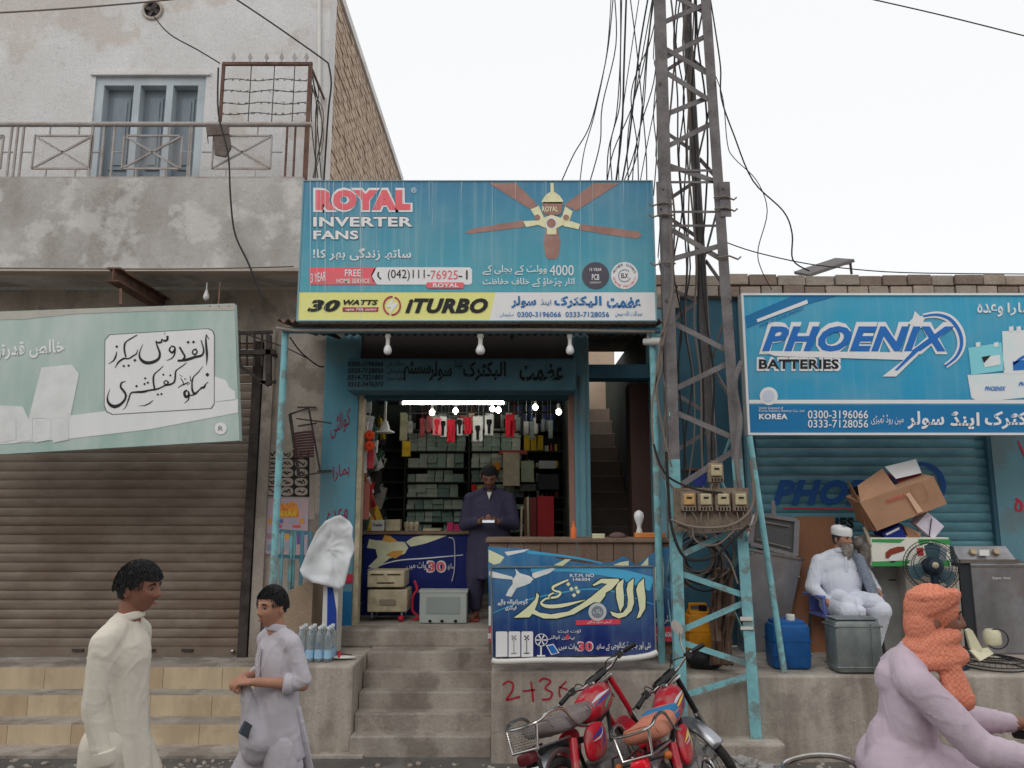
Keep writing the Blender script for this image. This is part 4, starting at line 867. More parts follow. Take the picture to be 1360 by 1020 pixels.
part('tape', MB().box(RA.x-.13, RA.x-.03, YT-.014, YT-.006, zat(824, YT), zat(819, YT)).box(RA.x-.13, RA.x-.03, YT-.014, YT-.006, zat(836, YT), zat(832, YT)), white_pl, TW)
# meter board
mbx0, mbx1 = pt(896, 680, YT-.1).x, pt(996, 680, YT-.1).x
dirty = mat('grimy_meter_case', S(128, 114, 100, .62), col2=S(90, 78, 68, .62), scale=14, amt=.8, rough=.8, bump=.2)
part('meter_board', MB().box(mbx0, mbx1, YT-.09, YT-.06, zat(706, YT-.1), zat(648, YT-.1)), dirty, TW)
glassy = mat('meter_window', S(170, 160, 128, .68), col2=S(140, 128, 100, .68), scale=20, amt=.7, rough=.3, bump=0); amber = mat('amber_meter_window', S(186, 146, 92, .68), col2=S(130, 110, 84, .68), scale=20, amt=.7, rough=.3, bump=0)
for i, (u, v, lb, gm) in enumerate(((949, 627, 'single electricity meter fixed above the row of four on the tower', glassy), (913, 665, 'amber windowed electricity meter, leftmost in the row on the tower', amber), (935, 665, 'second electricity meter from the left in the tower row', glassy), (958, 665, 'third electricity meter from the left in the tower row', glassy), (981, 665, 'rightmost electricity meter in the tower row beside the right leg', glassy))):
    Y = YT-.1; c = pt(u, v, Y)
    t = thing('electric_meter', lb, 'electric meter', tuple(c), 'electricity meters on the tower')
    part('meter_case', MB().bbox(c.x-.062, c.x+.062, Y-.05, Y+.01, c.z-.085, c.z+.07, .012), dirty, t)
    part('meter_window', MB().bbox(c.x-.045, c.x+.045, Y-.075, Y-.05, c.z-.035, c.z+.055, .01), gm, t)
    part('dial', MB().box(c.x-.02, c.x+.02, Y-.078, Y-.0755, c.z+.015, c.z+.03), inkb, t)
    part('terminal', MB().box(c.x-.055, c.x+.055, Y-.06, Y-.05, c.z-.08, c.z-.045), dirty, t)
    for k in range(4): part('terminal_screw', MB().box(c.x-.042+k*.025, c.x-.03+k*.025, Y-.063, Y-.0605, c.z-.075, c.z-.052), black, t)
    for k in range(2):
        x = c.x-.03+k*.05; part('meter_lead', MB().tube([Vector(q) for q in crom([(x, Y-.04, c.z-.085), (x+random.uniform(-.02, .04), Y-.05, c.z-.17), (x+random.uniform(-.02, .1), Y-.02, c.z-.3)], 4)], .006, 5), wireg_m, t)
part('meter_bracket', MB().bar(pt(949, 648, YT-.05), pt(949, 612, YT-.05), .06, .012), dirty, TW)
# old election poster shreds behind meters
bl = mat('blue_poster_scrap', S(32, 40, 96, .5), amt=.5, scale=8, bump=0); rd = mat('red_poster_scrap', S(150, 50, 60, .55), amt=.5, bump=0)
single('poster_scrap', MB().poly([(910, 680), (968, 680), (966, 712), (912, 704)], YT+.03).prism([pt(u, v, YT+.032) for u, v in ((921, 684), (936, 684), (936, 696), (922, 697))], (0, .002, 0)), bl, 'torn dark blue paper scrap stuck behind the meters on the tower', 'poster')
single('red_poster_scrap', MB().poly([(940, 681), (962, 681), (962, 687), (942, 686)], YT+.02), rd, 'torn red paper scrap just under the meter row', 'poster')
single('poster_scrap', MB().poly([(916, 630), (938, 624), (937, 646), (922, 644)], YT+.02), bl, 'torn blue paper scrap left of the single upper meter', 'poster')
# loops of cable on the tower
def cable(P, Y=None, r=.008, m=wire_m, label='dusty cable looped around the tower below the row of meters', group='cables looped around the tower', name='cable', n=5):
    pts = [tuple(pt(q[0], q[1], q[2] if len(q) > 2 else Y)) for q in P]
    return single(name, MB().tube([Vector(q) for q in crom(pts, n)], r, 6), m, label, 'cable', group, sm=True)
Yq = YT-.16
ORD = ['first from left', 'second from left', 'third from left', 'fourth from left', 'fifth from left', 'sixth from left', 'seventh from left', 'eighth from left', 'ninth from left', 'tenth from left', 'rightmost']
cable([(885, 600), (888, 660), (892, 700), (905, 735), (922, 744), (950, 738), (975, 715), (994, 698)], Yq, .012)
cable([(890, 690), (920, 700), (960, 700), (985, 690), (1000, 670), (1000, 640)], Yq, .013, wireg_m)
cable([(900, 697), (930, 707), (970, 704), (1002, 695), (1003, 660), (996, 610)], Yq+.02, .01, wireg_m)
cable([(868, 590), (878, 620), (893, 637), (925, 650), (960, 655)], Yq, .009)
cable([(920, 700), (922, 715), (935, 724), (955, 722), (975, 705)], Yq, .007, wireg_m)
cable([(950, 726), (965, 740), (972, 752), (980, 775)], Yq+.05, .007, wireg_m)
random.seed(21)
cc = pt(935, 742, YT+.1)
for k in range(9):
    c2 = cc+Vector((random.uniform(-.03, .05), random.uniform(0, .25), random.uniform(-.05, .05)))
    single('cable_coil', MB().ring(c2, (random.uniform(-.3, .3), 1, random.uniform(-.3, .3)), .13+.012*k, .009, 30, 5), wire_m if k % 2 else wireg_m, 'coil of old cable hung inside the tower below the meters', 'cable coil', 'cable coils inside the tower', sm=True)
mb = MB()
for k in range(26):
    u = random.uniform(944, 972); P = [pt(u+random.uniform(-5, 5), 755+i*32, YT+.25+random.uniform(-.1, .1)) for i in range(5)]; mb.tube(P, random.uniform(.008, .02), 5)
single('cable_bundle', mb, mat('brown_cable', S(84, 66, 56, .55), amt=.7), 'thick bundle of brown cables dropping inside the tower to the platform', 'cable bundle', kind='stuff')
# cables beside the canopy end and up the tower
for k, P in enumerate(([(884, 436), (876, 480), (866, 540), (868, 590), (880, 630), (896, 650)], [(879, 440), (878, 490), (872, 520), (882, 580), (892, 620)], [(890, 300), (893, 380), (886, 420), (876, 460), (870, 520)])):
    cable(P, YT-.03, .009, wireg_m, 'grey cable hanging between the canopy corner and the tower', 'cables between canopy and tower')
for k in range(8):
    u = 894+k*5; P = [(u+random.uniform(-8, 8)+(i*2 if k % 2 else -i), v) for i, v in enumerate(range(-20, 660, 75))]
    cable(P, YT+.2+random.uniform(-.1, .2), random.choice((.005, .007, .009)), wire_m if k % 3 else wireg_m, 'cable running down inside the upper tower lattice, %s in the bunch' % ORD[k], 'cables inside the tower', n=4)
mb = MB()
P = [(955, -20), (958, 60), (966, 150), (972, 190), (985, 260), (1000, 330)]
cable([(985, 480), (976, 510), (983, 560), (978, 610), (985, 660)], YT-.05, .022, tower_m, 'thick dusty pipe cable strapped to the right leg of the tower', 'pipe cable')
# hanging service wires left of tower
for P in ([(815, -10), (808, 60), (796, 120), (782, 170), (762, 205), (745, 243)], [(816, -10), (818, 60), (800, 140), (797, 190), (783, 243)], [(824, -10), (824, 70), (819, 150), (808, 200), (806, 243)],
          [(826, -10), (824, 80), (823, 140), (811, 190), (813, 243)], [(836, -10), (845, 60), (852, 130), (858, 200), (859, 243)], [(868, -10), (858, 80), (852, 150), (846, 205), (832, 243)], [(869, -10), (860, 70), (855, 140), (843, 200), (828, 243)],
          [(870, -10), (856, 80), (838, 150), (833, 200), (835, 243)], [(873, 60), (868, 110), (850, 170), (842, 215), (840, 243)], [(868, -10), (850, 90), (840, 140), (815, 200), (806, 243)], [(874, 90), (868, 150), (872, 200), (868, 260)]):
    nw_ = globals().get('nw_', -1)+1; cable([(a, b) for a, b in P], 7.2+.02*nw_, .0058, wire_m, 'thin black service wire behind the teal sign top, %s of the hanging bunch' % ORD[nw_], 'service wires left of the tower')
for P, r_, lb in (([(812, -10), (806, 70), (790, 150), (776, 200), (770, 243)], .005, 'slack black wire left of the bunch above the sign'), ([(832, -10), (829, 80), (826, 170), (818, 243)], .01, 'thickest black cable dropping behind the sign top'), ([(862, -10), (850, 60), (843, 120), (835, 190), (826, 243)], .009, 'thick black cable slanting down close to the tower'),
    ([(850, -10), (838, 70), (828, 140), (822, 200), (822, 243)], .005, 'thin wire crossing the middle of the hanging bunch'), ([(878, 100), (866, 160), (856, 210), (850, 243)], .005, 'short wire leaving the tower leg for the sign'), ([(872, 20), (862, 60), (848, 90), (838, 130), (846, 190), (848, 243)], .006, 'kinked wire nearest the tower in the hanging bunch')):
    cable(P, 7.45, r_, wire_m, lb, 'service wires left of the tower')
# right hand wires
cable([(942, -10), (950, 40), (957, 90), (958, 130), (975, 180), (1000, 240), (1040, 280), (1052, 310), (1053, 345), (1075, 360)], 7.4, .008, wire_m, 'thick black wire drooping from the tower top to the solar panel', 'wires drooping right of the tower')
cable([(946, 90), (960, 130), (966, 190), (975, 210), (1005, 240), (1019, 280), (1007, 330), (1010, 355), (1025, 385)], 7.4, .005, wire_m, 'thinner wavy wire drooping from the tower onto the brick parapet', 'wires drooping right of the tower')
cable([(962, 321), (1000, 334), (1060, 348), (1110, 355), (1200, 362), (1370, 364)], 7.8, .006, wire_m, 'thin wire running level from the tower past the solar panel', 'wires drooping right of the tower')
cable([(1140, -5), (1250, 20), (1370, 50)], 9, .008, wire_m, 'single overhead wire crossing the upper right corner of the sky', 'overhead wires')
cable([(-20, 18), (80, 12), (180, 4), (240, -2)], 6.6, .008, wireg_m, 'overhead wire crossing in front of the upper left plaster wall', 'overhead wires')
cable([(300, -10), (360, 30), (420, 72), (436, 84)], 7, .008, wire_m, 'wire slanting down to the top corner of the plaster building', 'overhead wires')
cable([(203, 20), (225, 45), (262, 66), (292, 84)], 7.5, .007, wire_m, 'wire running from the round vent to the spiked grille', 'building wires')
cable([(290, 90), (290, 150), (303, 205), (306, 260), (312, 310), (330, 350), (350, 400)], 7.15, .009, wire_m, 'black wire hanging down over the balcony face to the soffit', 'building wires')
cable([(0, 356), (120, 357), (260, 357), (390, 354)], 7.2, .007, wireg_m, 'grey wire running along the bottom edge of the balcony', 'building wires')
cable([(312, 438), (345, 450), (380, 462), (412, 478)], 7.5, .006, wire_m, 'thin wire sagging from the iron bracket to the teal pillar', 'building wires')
cable([(385, 448), (400, 468), (421, 485), (430, 487)], 7.3, .008, wire_m, 'thick black cable hanging below the left end of the canopy', 'building wires')
cable([(436, 84), (440, 110), (436, 150), (430, 240)], 7.7, .01, wire_m, 'black cable dropping beside the corner of the brick side wall', 'building wires')
# ================================================================== SHOP INTERIOR
tube_m = mat('tube_light_glow', (1, 1, .93, 1), emit=22); bulb_g = mat('lit_bulb_glow', (1, .95, .84, 1), emit=14)
Y = 8.35
a, b = pt(533, 535, Y), pt(671, 535, Y)
t = thing('tube_light', 'long glowing fluorescent tube across the top of the shop opening', 'tube light', tuple((a+b)/2))
part('tube', MB().tube([a, b], .018, 10), tube_m, t, sm=True)
part('batten', MB().box(a.x-.05, b.x+.05, Y-.01, Y+.02, a.z+.04, a.z+.075), white_pl, t)
for k, q in enumerate((a, b)): part('end_cap', MB().box(q.x-.015, q.x+.015, Y-.02, Y+.02, q.z-.02, q.z+.04), white_pl, t)
for u, v, Y, lb in ((574, 548, 9.2, 'leftmost glowing bulb below the tube light'), (605, 546, 9.6, 'second glowing bulb from the left below the tube'), (654, 543, 9.9, 'glowing bulb touching the left side of another, near the tube right end'),
                    (662, 545, 9.4, 'glowing bulb of the close pair, the right one'), (711, 541, 9.6, 'glowing bulb right of the tube, second from the right'), (742, 547, 9.2, 'rightmost glowing bulb beside the right channel')):
    c = pt(u, v, Y); t = thing('lit_bulb', lb, 'light bulb', tuple(c), 'lit bulbs in the shop')
    part('bulb', MB().ell(c, (.034, .034, .037)), bulb_g, t, sm=True); part('cap', MB().tube([c+Vector((0, 0, .04)), c+Vector((0, 0, .1))], .018, 10), white_pl, t); part('cord', MB().tube([c+Vector((0, 0, .1)), Vector((c.x, c.y, 3.45))], .004, 5), wire_m, t)
# back shelves
YB_ = 10.45
sh_m = mat('dark_shelf', S(40, 46, 42, .5), rough=.7); bx_m = [mat('grey_green_carton_%s' % n, S(*c, .5), col2=S(c[0]-24, c[1]-22, c[2]-20, .5), scale=8, amt=.6, rough=.6, bump=0, local=True) for n, c in (('a', (136, 154, 142)), ('b', (164, 174, 162)), ('c', (112, 134, 126)))]
SHF = thing('wall_shelves', 'dark wall shelves packed with small grey green cartons at the back of the shop', 'shelves', ((ix0+ix1)/2, YB_, FZ))
vs_ = [548, 572, 599, 621, 640, 660, 676, 693, 706]
zs_ = [zat(v, YB_) for v in vs_]
for z in zs_[1:]: part('shelf_board', MB().box(ix0+.02, ix1-.02, YB_-.02, YI-.01, z-.018, z), sh_m, SHF)
for u in (538, 623, 700): x = xat(u, 620, YB_); part('upright', MB().box(x-.012, x+.012, YB_-.015, YI-.01, FZ, 3.2), sh_m, SHF)
part('side_panel', MB().box(ix1-.02, ix1-.004, YB_-.02, YI-.01, FZ, 3.2), sh_m, SHF)
random.seed(31)
names = ('second', 'third', 'fourth', 'fifth', 'sixth', 'seventh', 'lowest', 'bottom')
protos = {}
NTH = ['first', 'second', 'third', 'fourth', 'fifth', 'sixth', 'seventh', 'eighth', 'ninth', 'tenth', 'eleventh', 'twelfth', 'thirteenth', 'fourteenth', 'fifteenth', 'sixteenth', 'seventeenth', 'eighteenth', 'nineteenth', 'twentieth']
nb = 0
for r, z in enumerate(zs_[1:]):
    ztop = zs_[r]-.02; h = (ztop-z); col_ = 0
    for (ua, ub) in ((541, 621), (626, 698)):
        if r > 3 and ua > 600 and False: continue
        x = xat(ua, 620, YB_); x1 = xat(ub, 620, YB_)
        while x < x1-.06:
            w_ = random.choice((.105, .115, .125, .15)); nst = max(1, min(4, int(h/.052)))
            if x+w_ > x1: break
            hh = (h-.008)/nst; cm_ = random.choice(bx_m)
            col_ += 1
            for k in range(nst if random.random() < .85 else max(1, nst-1)):
                key = (round(w_, 3), round(hh, 3), cm_.name)
                loc = (x+w_/2+random.uniform(-.004, .004), YB_+.12+random.uniform(-.01, .04), z+.001+k*hh)
                if key not in protos:
                    o = part('carton', MB().box(-w_/2+.003, w_/2-.003, -.1, .1, 0, hh-.003), cm_); protos[key] = o
                else:
                    o = protos[key].copy(); C.objects.link(o)
                o.location = loc; o.rotation_euler = (0, 0, random.uniform(-.06, .06))
                o['label'] = 'grey green carton, %s in the %s stack from left on the %s shelf row' % (('lowest', 'second up', 'third up', 'fourth up')[k], NTH[col_-1], names[r]); o['category'] = 'carton'; o['group'] = 'small cartons on the back shelves'; nb += 1
            x += w_+.004
# dark blue jars on the top shelf, right
for i, u in enumerate((690, 698, 706, 715, 724, 733)):
    for k in range(2 if i % 2 else 3):
        c = pt(u, 570-k*11, YB_+.05)
        t = single('blue_jar', MB().lathe([(.04, 0), (.042, .05), (.03, .075), (.032, .095)], c, n=12), mat('dim_blue_jar', S(60, 66, 110, .5), rough=.3), 'small dark blue jar, %s in the %s column from left on the top shelf' % (('lowest', 'second up', 'third up')[k], NTH[i]), 'jar', 'blue jars on the top shelf', sm=True)
# assorted small goods on the right hand shelf ends and strings of packets near the ceiling
random.seed(55); GC = [(150, 60, 60), (160, 150, 120), (60, 80, 120), (180, 150, 60), (110, 120, 116), (40, 42, 46), (170, 170, 166), (90, 110, 80)]; GN = ['red', 'beige', 'blue', 'yellow', 'grey', 'black', 'white', 'green']
for r, z in enumerate(zs_[1:6]):
    for i in range(7):
        if r in (0,): break
        x = xat(700, 620, YB_)+i*.062+.02; gi = random.randrange(8); h_ = random.uniform(.05, .13); w_ = random.uniform(.016, .027)
        mb = MB().lathe([(w_, 0), (w_, h_*.7), (w_*.6, h_*.8), (w_*.6, h_)], (x, YB_+.04, z+.001), n=10) if i % 2 else MB().box(x-w_, x+w_, YB_+.02, YB_+.1, z+.001, z+h_).box(x-w_*.8, x+w_*.8, YB_+.016, YB_+.02, z+h_*.3, z+h_*.8)
        single('small_bottle' if i % 2 else 'small_box', mb, mat('small_goods_'+GN[gi], S(*GC[gi], .5), amt=.6, scale=30, bump=0, rough=.4), 'small %s %s, %s from the left at the right end of the %s shelf row' % (GN[gi], 'bottle' if i % 2 else 'box', NTH[i], names[r]), 'bottle' if i % 2 else 'box', 'small goods on the right shelf ends')
for i in range(34):
    gi = random.choice((4, 6, 1, 5, 0, 2, 4, 6)); u = 545+i*5.7+random.uniform(-2, 2); Yh_ = random.uniform(9.5, 10.2); v = random.uniform(546, 560); c = pt(u, v, Yh_); h_ = random.uniform(.1, .24); w_ = random.uniform(.02, .045)
    single('hanging_packet', MB().box(c.x-w_, c.x+w_, Yh_, Yh_+.025, c.z-h_, c.z).box(c.x-w_*.8, c.x+w_*.8, Yh_-.01, Yh_, c.z-h_*.9, c.z-h_*.35).box(c.x-.002, c.x+.002, Yh_+.01, Yh_+.014, c.z, 3.45), mat('small_goods_'+GN[gi], (0, 0, 0)), '%s packet hung in the dim ceiling row, %s along from the left' % (GN[gi], (NTH[i] if i < 20 else 'far right, '+NTH[i-20])), 'packet', 'packets in the ceiling row')
# yellow packs
for i in range(3):
    c = pt(700+i*9, 598, YB_-.02); single('yellow_pack', MB().box(c.x-.04, c.x+.035, c.y, c.y+.1, c.z, c.z+.2), mat('yellow_pack_print', S(180, 150, 40, .5), amt=.5), ('left', 'middle', 'right')[i]+' yellow pack of three on the second shelf row under the blue jars', 'pack', 'yellow packs')
# hanging blister packs below the bulbs
pr = mat('pink_pack', S(186, 100, 104, .5), amt=.5, scale=12, bump=0); rp = mat('red_pack', S(160, 26, 40, .5), amt=.5, scale=12, bump=0)
hpk = ((575, 555, 586, 578, pr, 'pink packet hanging leftmost under the bulbs'), (584, 553, 593, 580, white_pl, 'white card pack with dark torch hanging second from the left'), (594, 557, 604, 587, rp, 'red packet hanging third from the left'), (607, 556, 614, 578, white_pl, 'pale narrow pack hanging between red packets'),
       (617, 554, 626, 576, rp, 'dark red pack hanging in the middle of the row'), (628, 553, 641, 586, white_pl, 'widest white pack with a dark torch inside'), (644, 552, 655, 578, white_pl, 'white pack with red torch right of the widest pack'), (671, 550, 683, 580, rp, 'bright red packet hanging rightmost above the man'))
for i, (u0, v0, u1, v1, m, lb) in enumerate(hpk):
    Y = 8.9+.03*(i % 3); t = thing('hanging_pack', lb, 'packet', tuple(pt((u0+u1)/2, v1, Y)), 'packs hanging under the bulbs')
    part('pack_card', MB().pxf(u0, v0, u1, v1, Y, .03), m, t)
    c = pt((u0+u1)/2, v0, Y)
    part('torch', MB().lathe([(.028, .16), (.03, .12), (.016, .09), (.014, .02), (.016, 0)], Vector((c.x, Y-.012, zat(v1, Y)+.02)), n=12), black if m is white_pl else rp, t, sm=True)
    part('hook_string', MB().tube([c, Vector((c.x, Y, 3.45))], .003, 4), wire_m, t)
part_rail = single('hanging_rail', MB().tube([pt(540, 549, 8.93), pt(742, 547, 8.93)], .008, 6), iron, 'thin rail across the shop from which packets hang', 'rail')
# clutter on the left inner wall
items = [('white_packet', (200, 196, 186)), ('orange_coil', (200, 70, 40)), ('yellow_tool', (200, 150, 40)), ('grey_packet', (120, 118, 110)), ('dark_packet', (46, 44, 44)), ('brown_packet', (120, 86, 56)), ('black_bag', (22, 22, 24)), ('green_packet', (60, 90, 76)), ('red_packet', (160, 40, 40))]
random.seed(77); kk = 0
for i in range(170):
    nm, c3 = items[random.choice((0, 3, 4, 5, 6, 6, 7, 4, 0, 8, 2)) if i > 6 else (0, 0, 1, 2, 1, 0, 8)[i]]
    yy = 8.05+2.2*random.random()**1.2; zz = 1.7+1.3*random.random()
    xx = ix0+.04+random.uniform(0, .16)+max(0, (2.3-zz))*.05; s1 = random.uniform(.03, .075); s2 = random.uniform(.06, .15)
    M = Matrix.Translation((xx, yy, zz)) @ Matrix.Rotation(random.uniform(-.5, .5), 4, 'Y') @ Matrix.Rotation(random.uniform(-.8, .3), 4, 'Z')
    mb = MB()
    if nm in ('orange_coil',): mb.ring((xx, yy, zz), (.4, -1, 0), .05, .022, 18, 8)
    else: mb.obox(M, s1*2, .03, s2*2); mb.obox(M @ Matrix.Translation((0, -.012, s2*.4)), s1*1.5, .02, s2*.7); mb.obox(M @ Matrix.Translation((0, 0, s2+.02)), .01, .004, .05)
    cols = {'orange_coil': 'orange', 'yellow_tool': 'yellow'}
    hgt = 'near the ceiling' if zz > 2.6 else 'at head height' if zz > 2.15 else 'low down'
    dep = 'just inside the opening' if yy < 8.6 else 'half way in' if yy < 9.5 else 'near the back shelves'
    m_ = mat(nm+'_print', S(*c3, .5), amt=.6, scale=18, rough=.5, bump=0)
    single(nm, mb, m_, '%s hung on the left inner wall %s, %s' % (nm.replace('_', ' '), hgt, dep), 'coil' if 'coil' in nm else 'tool' if 'tool' in nm else 'packet', 'goods hung on the left inner wall')
# pendant enamel lamp shade hung at the left
c = pt(511, 575, 8.15)
t = thing('pendant_shade', 'white bell shaped ceiling fan shade hanging left inside the shop', 'lamp shade', tuple(c))
part('shade', MB().lathe([(.105, 0), (.1, .012), (.055, .035), (.04, .09), (.028, .12), (.016, .13)], c, n=24), white_pl, t, sm=True)
part('rod', MB().tube([c+Vector((0, 0, .13)), Vector((c.x, c.y, 3.45))], .014, 8), white_pl, t)
# orange coils near the entrance
for (u, v) in ((491, 578), (491, 592)):
    single('orange_rope_hank', MB().ring(pt(u, v, 8.0), (0, 1, .2), .028, .024, 18, 8), mat('orange_rope', S(214, 62, 34, .5), amt=.5), '%s bright orange hank hanging beside the left channel' % ('upper' if v < 580 else 'lower'), 'rope', 'orange hanks')
for (u0, v0, u1, v1, c3, nm, lb) in ((484, 533, 493, 548, (200, 196, 184), 'white_card', 'white card tacked at the upper left corner of the opening'), (481, 600, 487, 628, (196, 196, 190), 'white_packet', 'long white packet hanging by the left channel'), (488, 598, 496, 622, (170, 60, 70), 'red_packet', 'pinkish red packet hanging beside the white one'), (531, 548, 541, 585, (150, 150, 120), 'cream_strip', 'pale strip of packets hanging in front of the back shelves'), (534, 586, 545, 606, (206, 150, 40), 'yellow_packet', 'bright yellow packet hanging below the pale strip'), (481, 640, 490, 690, (150, 90, 80), 'brown_strip', 'brownish strip hanging down at the left channel')):
    Y = 8.15 if u0 < 520 else 9.6
    single(nm, MB().pxf(u0, v0, u1, v1, Y, .03).pxf(u0+1, v0+2, u1-2, v0+(v1-v0)*.5, Y-.012, .01), mat(nm+'_face', S(*c3, .5), amt=.5, scale=14, bump=0), lb, 'packet')
# right side of shelves: white carton, green-grey bag, posters, mixed small goods
for (u0, v0, u1, v1, Y, c3, nm, lb) in ((668, 601, 690, 645, 10.1, (168, 160, 140), 'white_carton', 'tall off white carton right of the man\'s head'), (692, 612, 709, 640, 10.15, (140, 150, 130), 'green_bag', 'pale green packet beside the tall white carton'), (655, 614, 664, 624, 10.1, (200, 120, 40), 'orange_box', 'small orange box left of the tall white carton'),
    (663, 598, 700, 603, 10.2, (150, 70, 66), 'red_strip_box', 'flat dull red box above the tall white carton'), (690, 643, 712, 652, 10.2, (80, 84, 78), 'grey_box', 'dark grey box under the pale green packet'), (626, 643, 632, 652, 10.2, (190, 50, 40), 'red_box', 'small red box left of the man\'s face'), (634, 645, 641, 653, 10.2, (160, 150, 60), 'yellow_box', 'small yellow box touching the man\'s face level'),
    (716, 612, 738, 622, 10.2, (150, 152, 156), 'silver_packets', 'row of silver packets at the right end of the shelves'), (714, 630, 742, 650, 10.25, (50, 52, 60), 'black_box', 'black box low at the right end of the shelves')):
    single(nm, MB().pxf(u0, v0, u1, v1, Y, .14).pxf(u0+2, v0+2, u1-2, v0+(v1-v0)*.4, Y-.004, .003), mat(nm+'_face', S(*c3, .5), amt=.6, scale=16, bump=0), lb, 'box')
# red board and leaning planks
for (u0, v0, u1, v1, Y, m, nm, lb) in ((714, 659, 736, 830, 9.3, mat('red_board', S(140, 40, 44, .5), amt=.5, streak=3), 'red_board', 'dark red board standing upright right of the man'), (704, 661, 713, 830, 9.35, mat('maroon_board', S(96, 44, 42, .5), amt=.5), 'maroon_board', 'narrower maroon board behind the red board'), (696, 661, 703, 830, 9.38, mat('brown_board', S(84, 62, 44, .5), amt=.5), 'brown_board', 'brown board left of the maroon board')):
    single(nm, MB().bbox(xat(u0, 700, Y), xat(u1, 700, Y), Y, Y+.03, FZ, zat(v0, Y), .004), m, lb, 'board')
single('pale_stick', MB().bar(pt(701, 660, 9.1), Vector((xat(703, 715, 9.1), 9.1, FZ)), .025), mat('pale_stick', S(150, 140, 120, .55)), 'tall pale stick leaning against the boards', 'stick')
single('pale_stick', MB().bar(pt(693, 672, 9.0), Vector((xat(690, 715, 9.0), 9.0, FZ)), .022), mat('pale_stick', (0, 0, 0)), 'shorter pale stick standing nearest the man', 'stick')
# display counter with the printed fan banner
YD = 8.62
c0, c1 = xat(482, 750, YD), xat(622, 750, YD); zc0 = zat(706, YD)
DC = thing('display_counter', 'low shop counter faced with dark blue fan banner reading 30', 'counter', ((c0+c1)/2, YD, FZ))
part('counter_top', MB().bbox(c0-.03, c1+.05, YD-.03, YD+.5, zc0-.03, zc0, .006), wood_m, DC)
part('counter_body', MB().box(c0, c1, YD+.004, YD+.45, FZ, zc0-.032), mat('navy_print', S(22, 34, 92, .5), col2=S(14, 22, 66, .5), amt=.7, rough=.4, bump=0), DC)
fd = lambda u, v: pt(u, v, YD-.002)
q4 = lambda P: [(470+x/6.374, 690+y/6.374) for x, y in P]
crm2 = mat('banner_cream', S(196, 192, 160, .55), amt=.5, scale=10, bump=0)
for P in ([(440, 190), (500, 150), (600, 130), (790, 135), (700, 170), (600, 205), (480, 230)], [(130, 165), (180, 175), (430, 190), (460, 240), (430, 290), (300, 330), (190, 420), (120, 400), (200, 320), (185, 250), (110, 240)]): ppoly(q4(P), YD-.001, crm2, DC, 'banner_print')
for P in ([(240, 175), (260, 130), (310, 140), (370, 185), (300, 195)], [(270, 300), (330, 265), (420, 262), (400, 300), (350, 330)]): ppoly(q4(P), YD-.004, mat('banner_orange', S(200, 140, 70, .55), bump=0), DC, 'banner_print')
mb = MB(); brush(mb, [(488, 757, 1), (525, 745, 1.6), (570, 741, 1.6), (615, 737, 1)], fd); part('banner_line', mb, inkw, DC)
lettering('واٹ میں', 540, 746, 566, 757, YD-.003, inkw, DC, bold=.01); word('30', 568, 746, 591, 759, YD-.006, inkr, inkw, DC, .03, .03); lettering('ساتھ', 594, 748, 604, 757, YD-.003, inkw, DC)
part('hanging_lead', MB().tube([Vector(q) for q in crom([tuple(pt(u, v, YD-.03)) for u, v in ((596, 714), (603, 718), (604, 745), (603, 760), (600, 772))], 4)], .005, 5), white_pl, DC)
# goods on the counter top
def sbox(nm, u0, v0, u1, v1, Y, d, m, lb, cat='box', bev=.004, txt=None):
    t = thing(nm, lb, cat, tuple(pt((u0+u1)/2, v1, Y)))
    x0, x1 = xat(u0, (v0+v1)/2, Y), xat(u1, (v0+v1)/2, Y)
    part('carton_body', MB().bbox(x0, x1, Y, Y+d, zat(v1, Y), zat(v0, Y), bev), m, t)
    part('lid_edge', MB().box(x0-.002, x1+.002, Y-.003, Y-.001, zat(v0, Y)-.015, zat(v0, Y)-.002), m, t)
    if txt: lettering(txt[0], *txt[1:5], Y-.005, txt[5], t, bold=.03)
    return t
sbox('white_box', 493, 691, 510, 705, YD+.02, .12, white_pl, 'small white box with dark lettering on the left end of the counter', txt=('Osaka', 495, 695, 508, 699, mat('print_navy', (.02, .02, .1), bump=0)))
sbox('grey_box', 512, 690, 531, 705, YD+.04, .15, dusty_cream, 'plain beige box second on the counter, right of the white one')
sbox('pink_box', 594, 694, 602, 705, YD+.02, .1, mat('magenta_pack', S(150, 40, 80, .5), amt=.4), 'magenta box on the counter left of the man')
sbox('pink_box', 604, 696, 611, 705, YD+.02, .1, mat('magenta_pack', (0, 0, 0)), 'smaller magenta box nearest the man')
for i, u in enumerate((540, 546, 553)): single('small_bulb', MB().lathe([(.02, 0), (.02, .03), (.032, .06), (.03, .085), (.01, .1)], pt(u, 705, YD+.05), n=12), dusty_cream, ('left', 'middle', 'right')[i]+' small bulb of the three standing on the display counter', 'light bulb', 'small bulbs on the counter', sm=True)
single('loose_tray', MB().pxf(562, 702, 585, 705, YD+.02, .1), dusty_cream, 'flat tray of small parts on the middle of the display counter', 'tray')
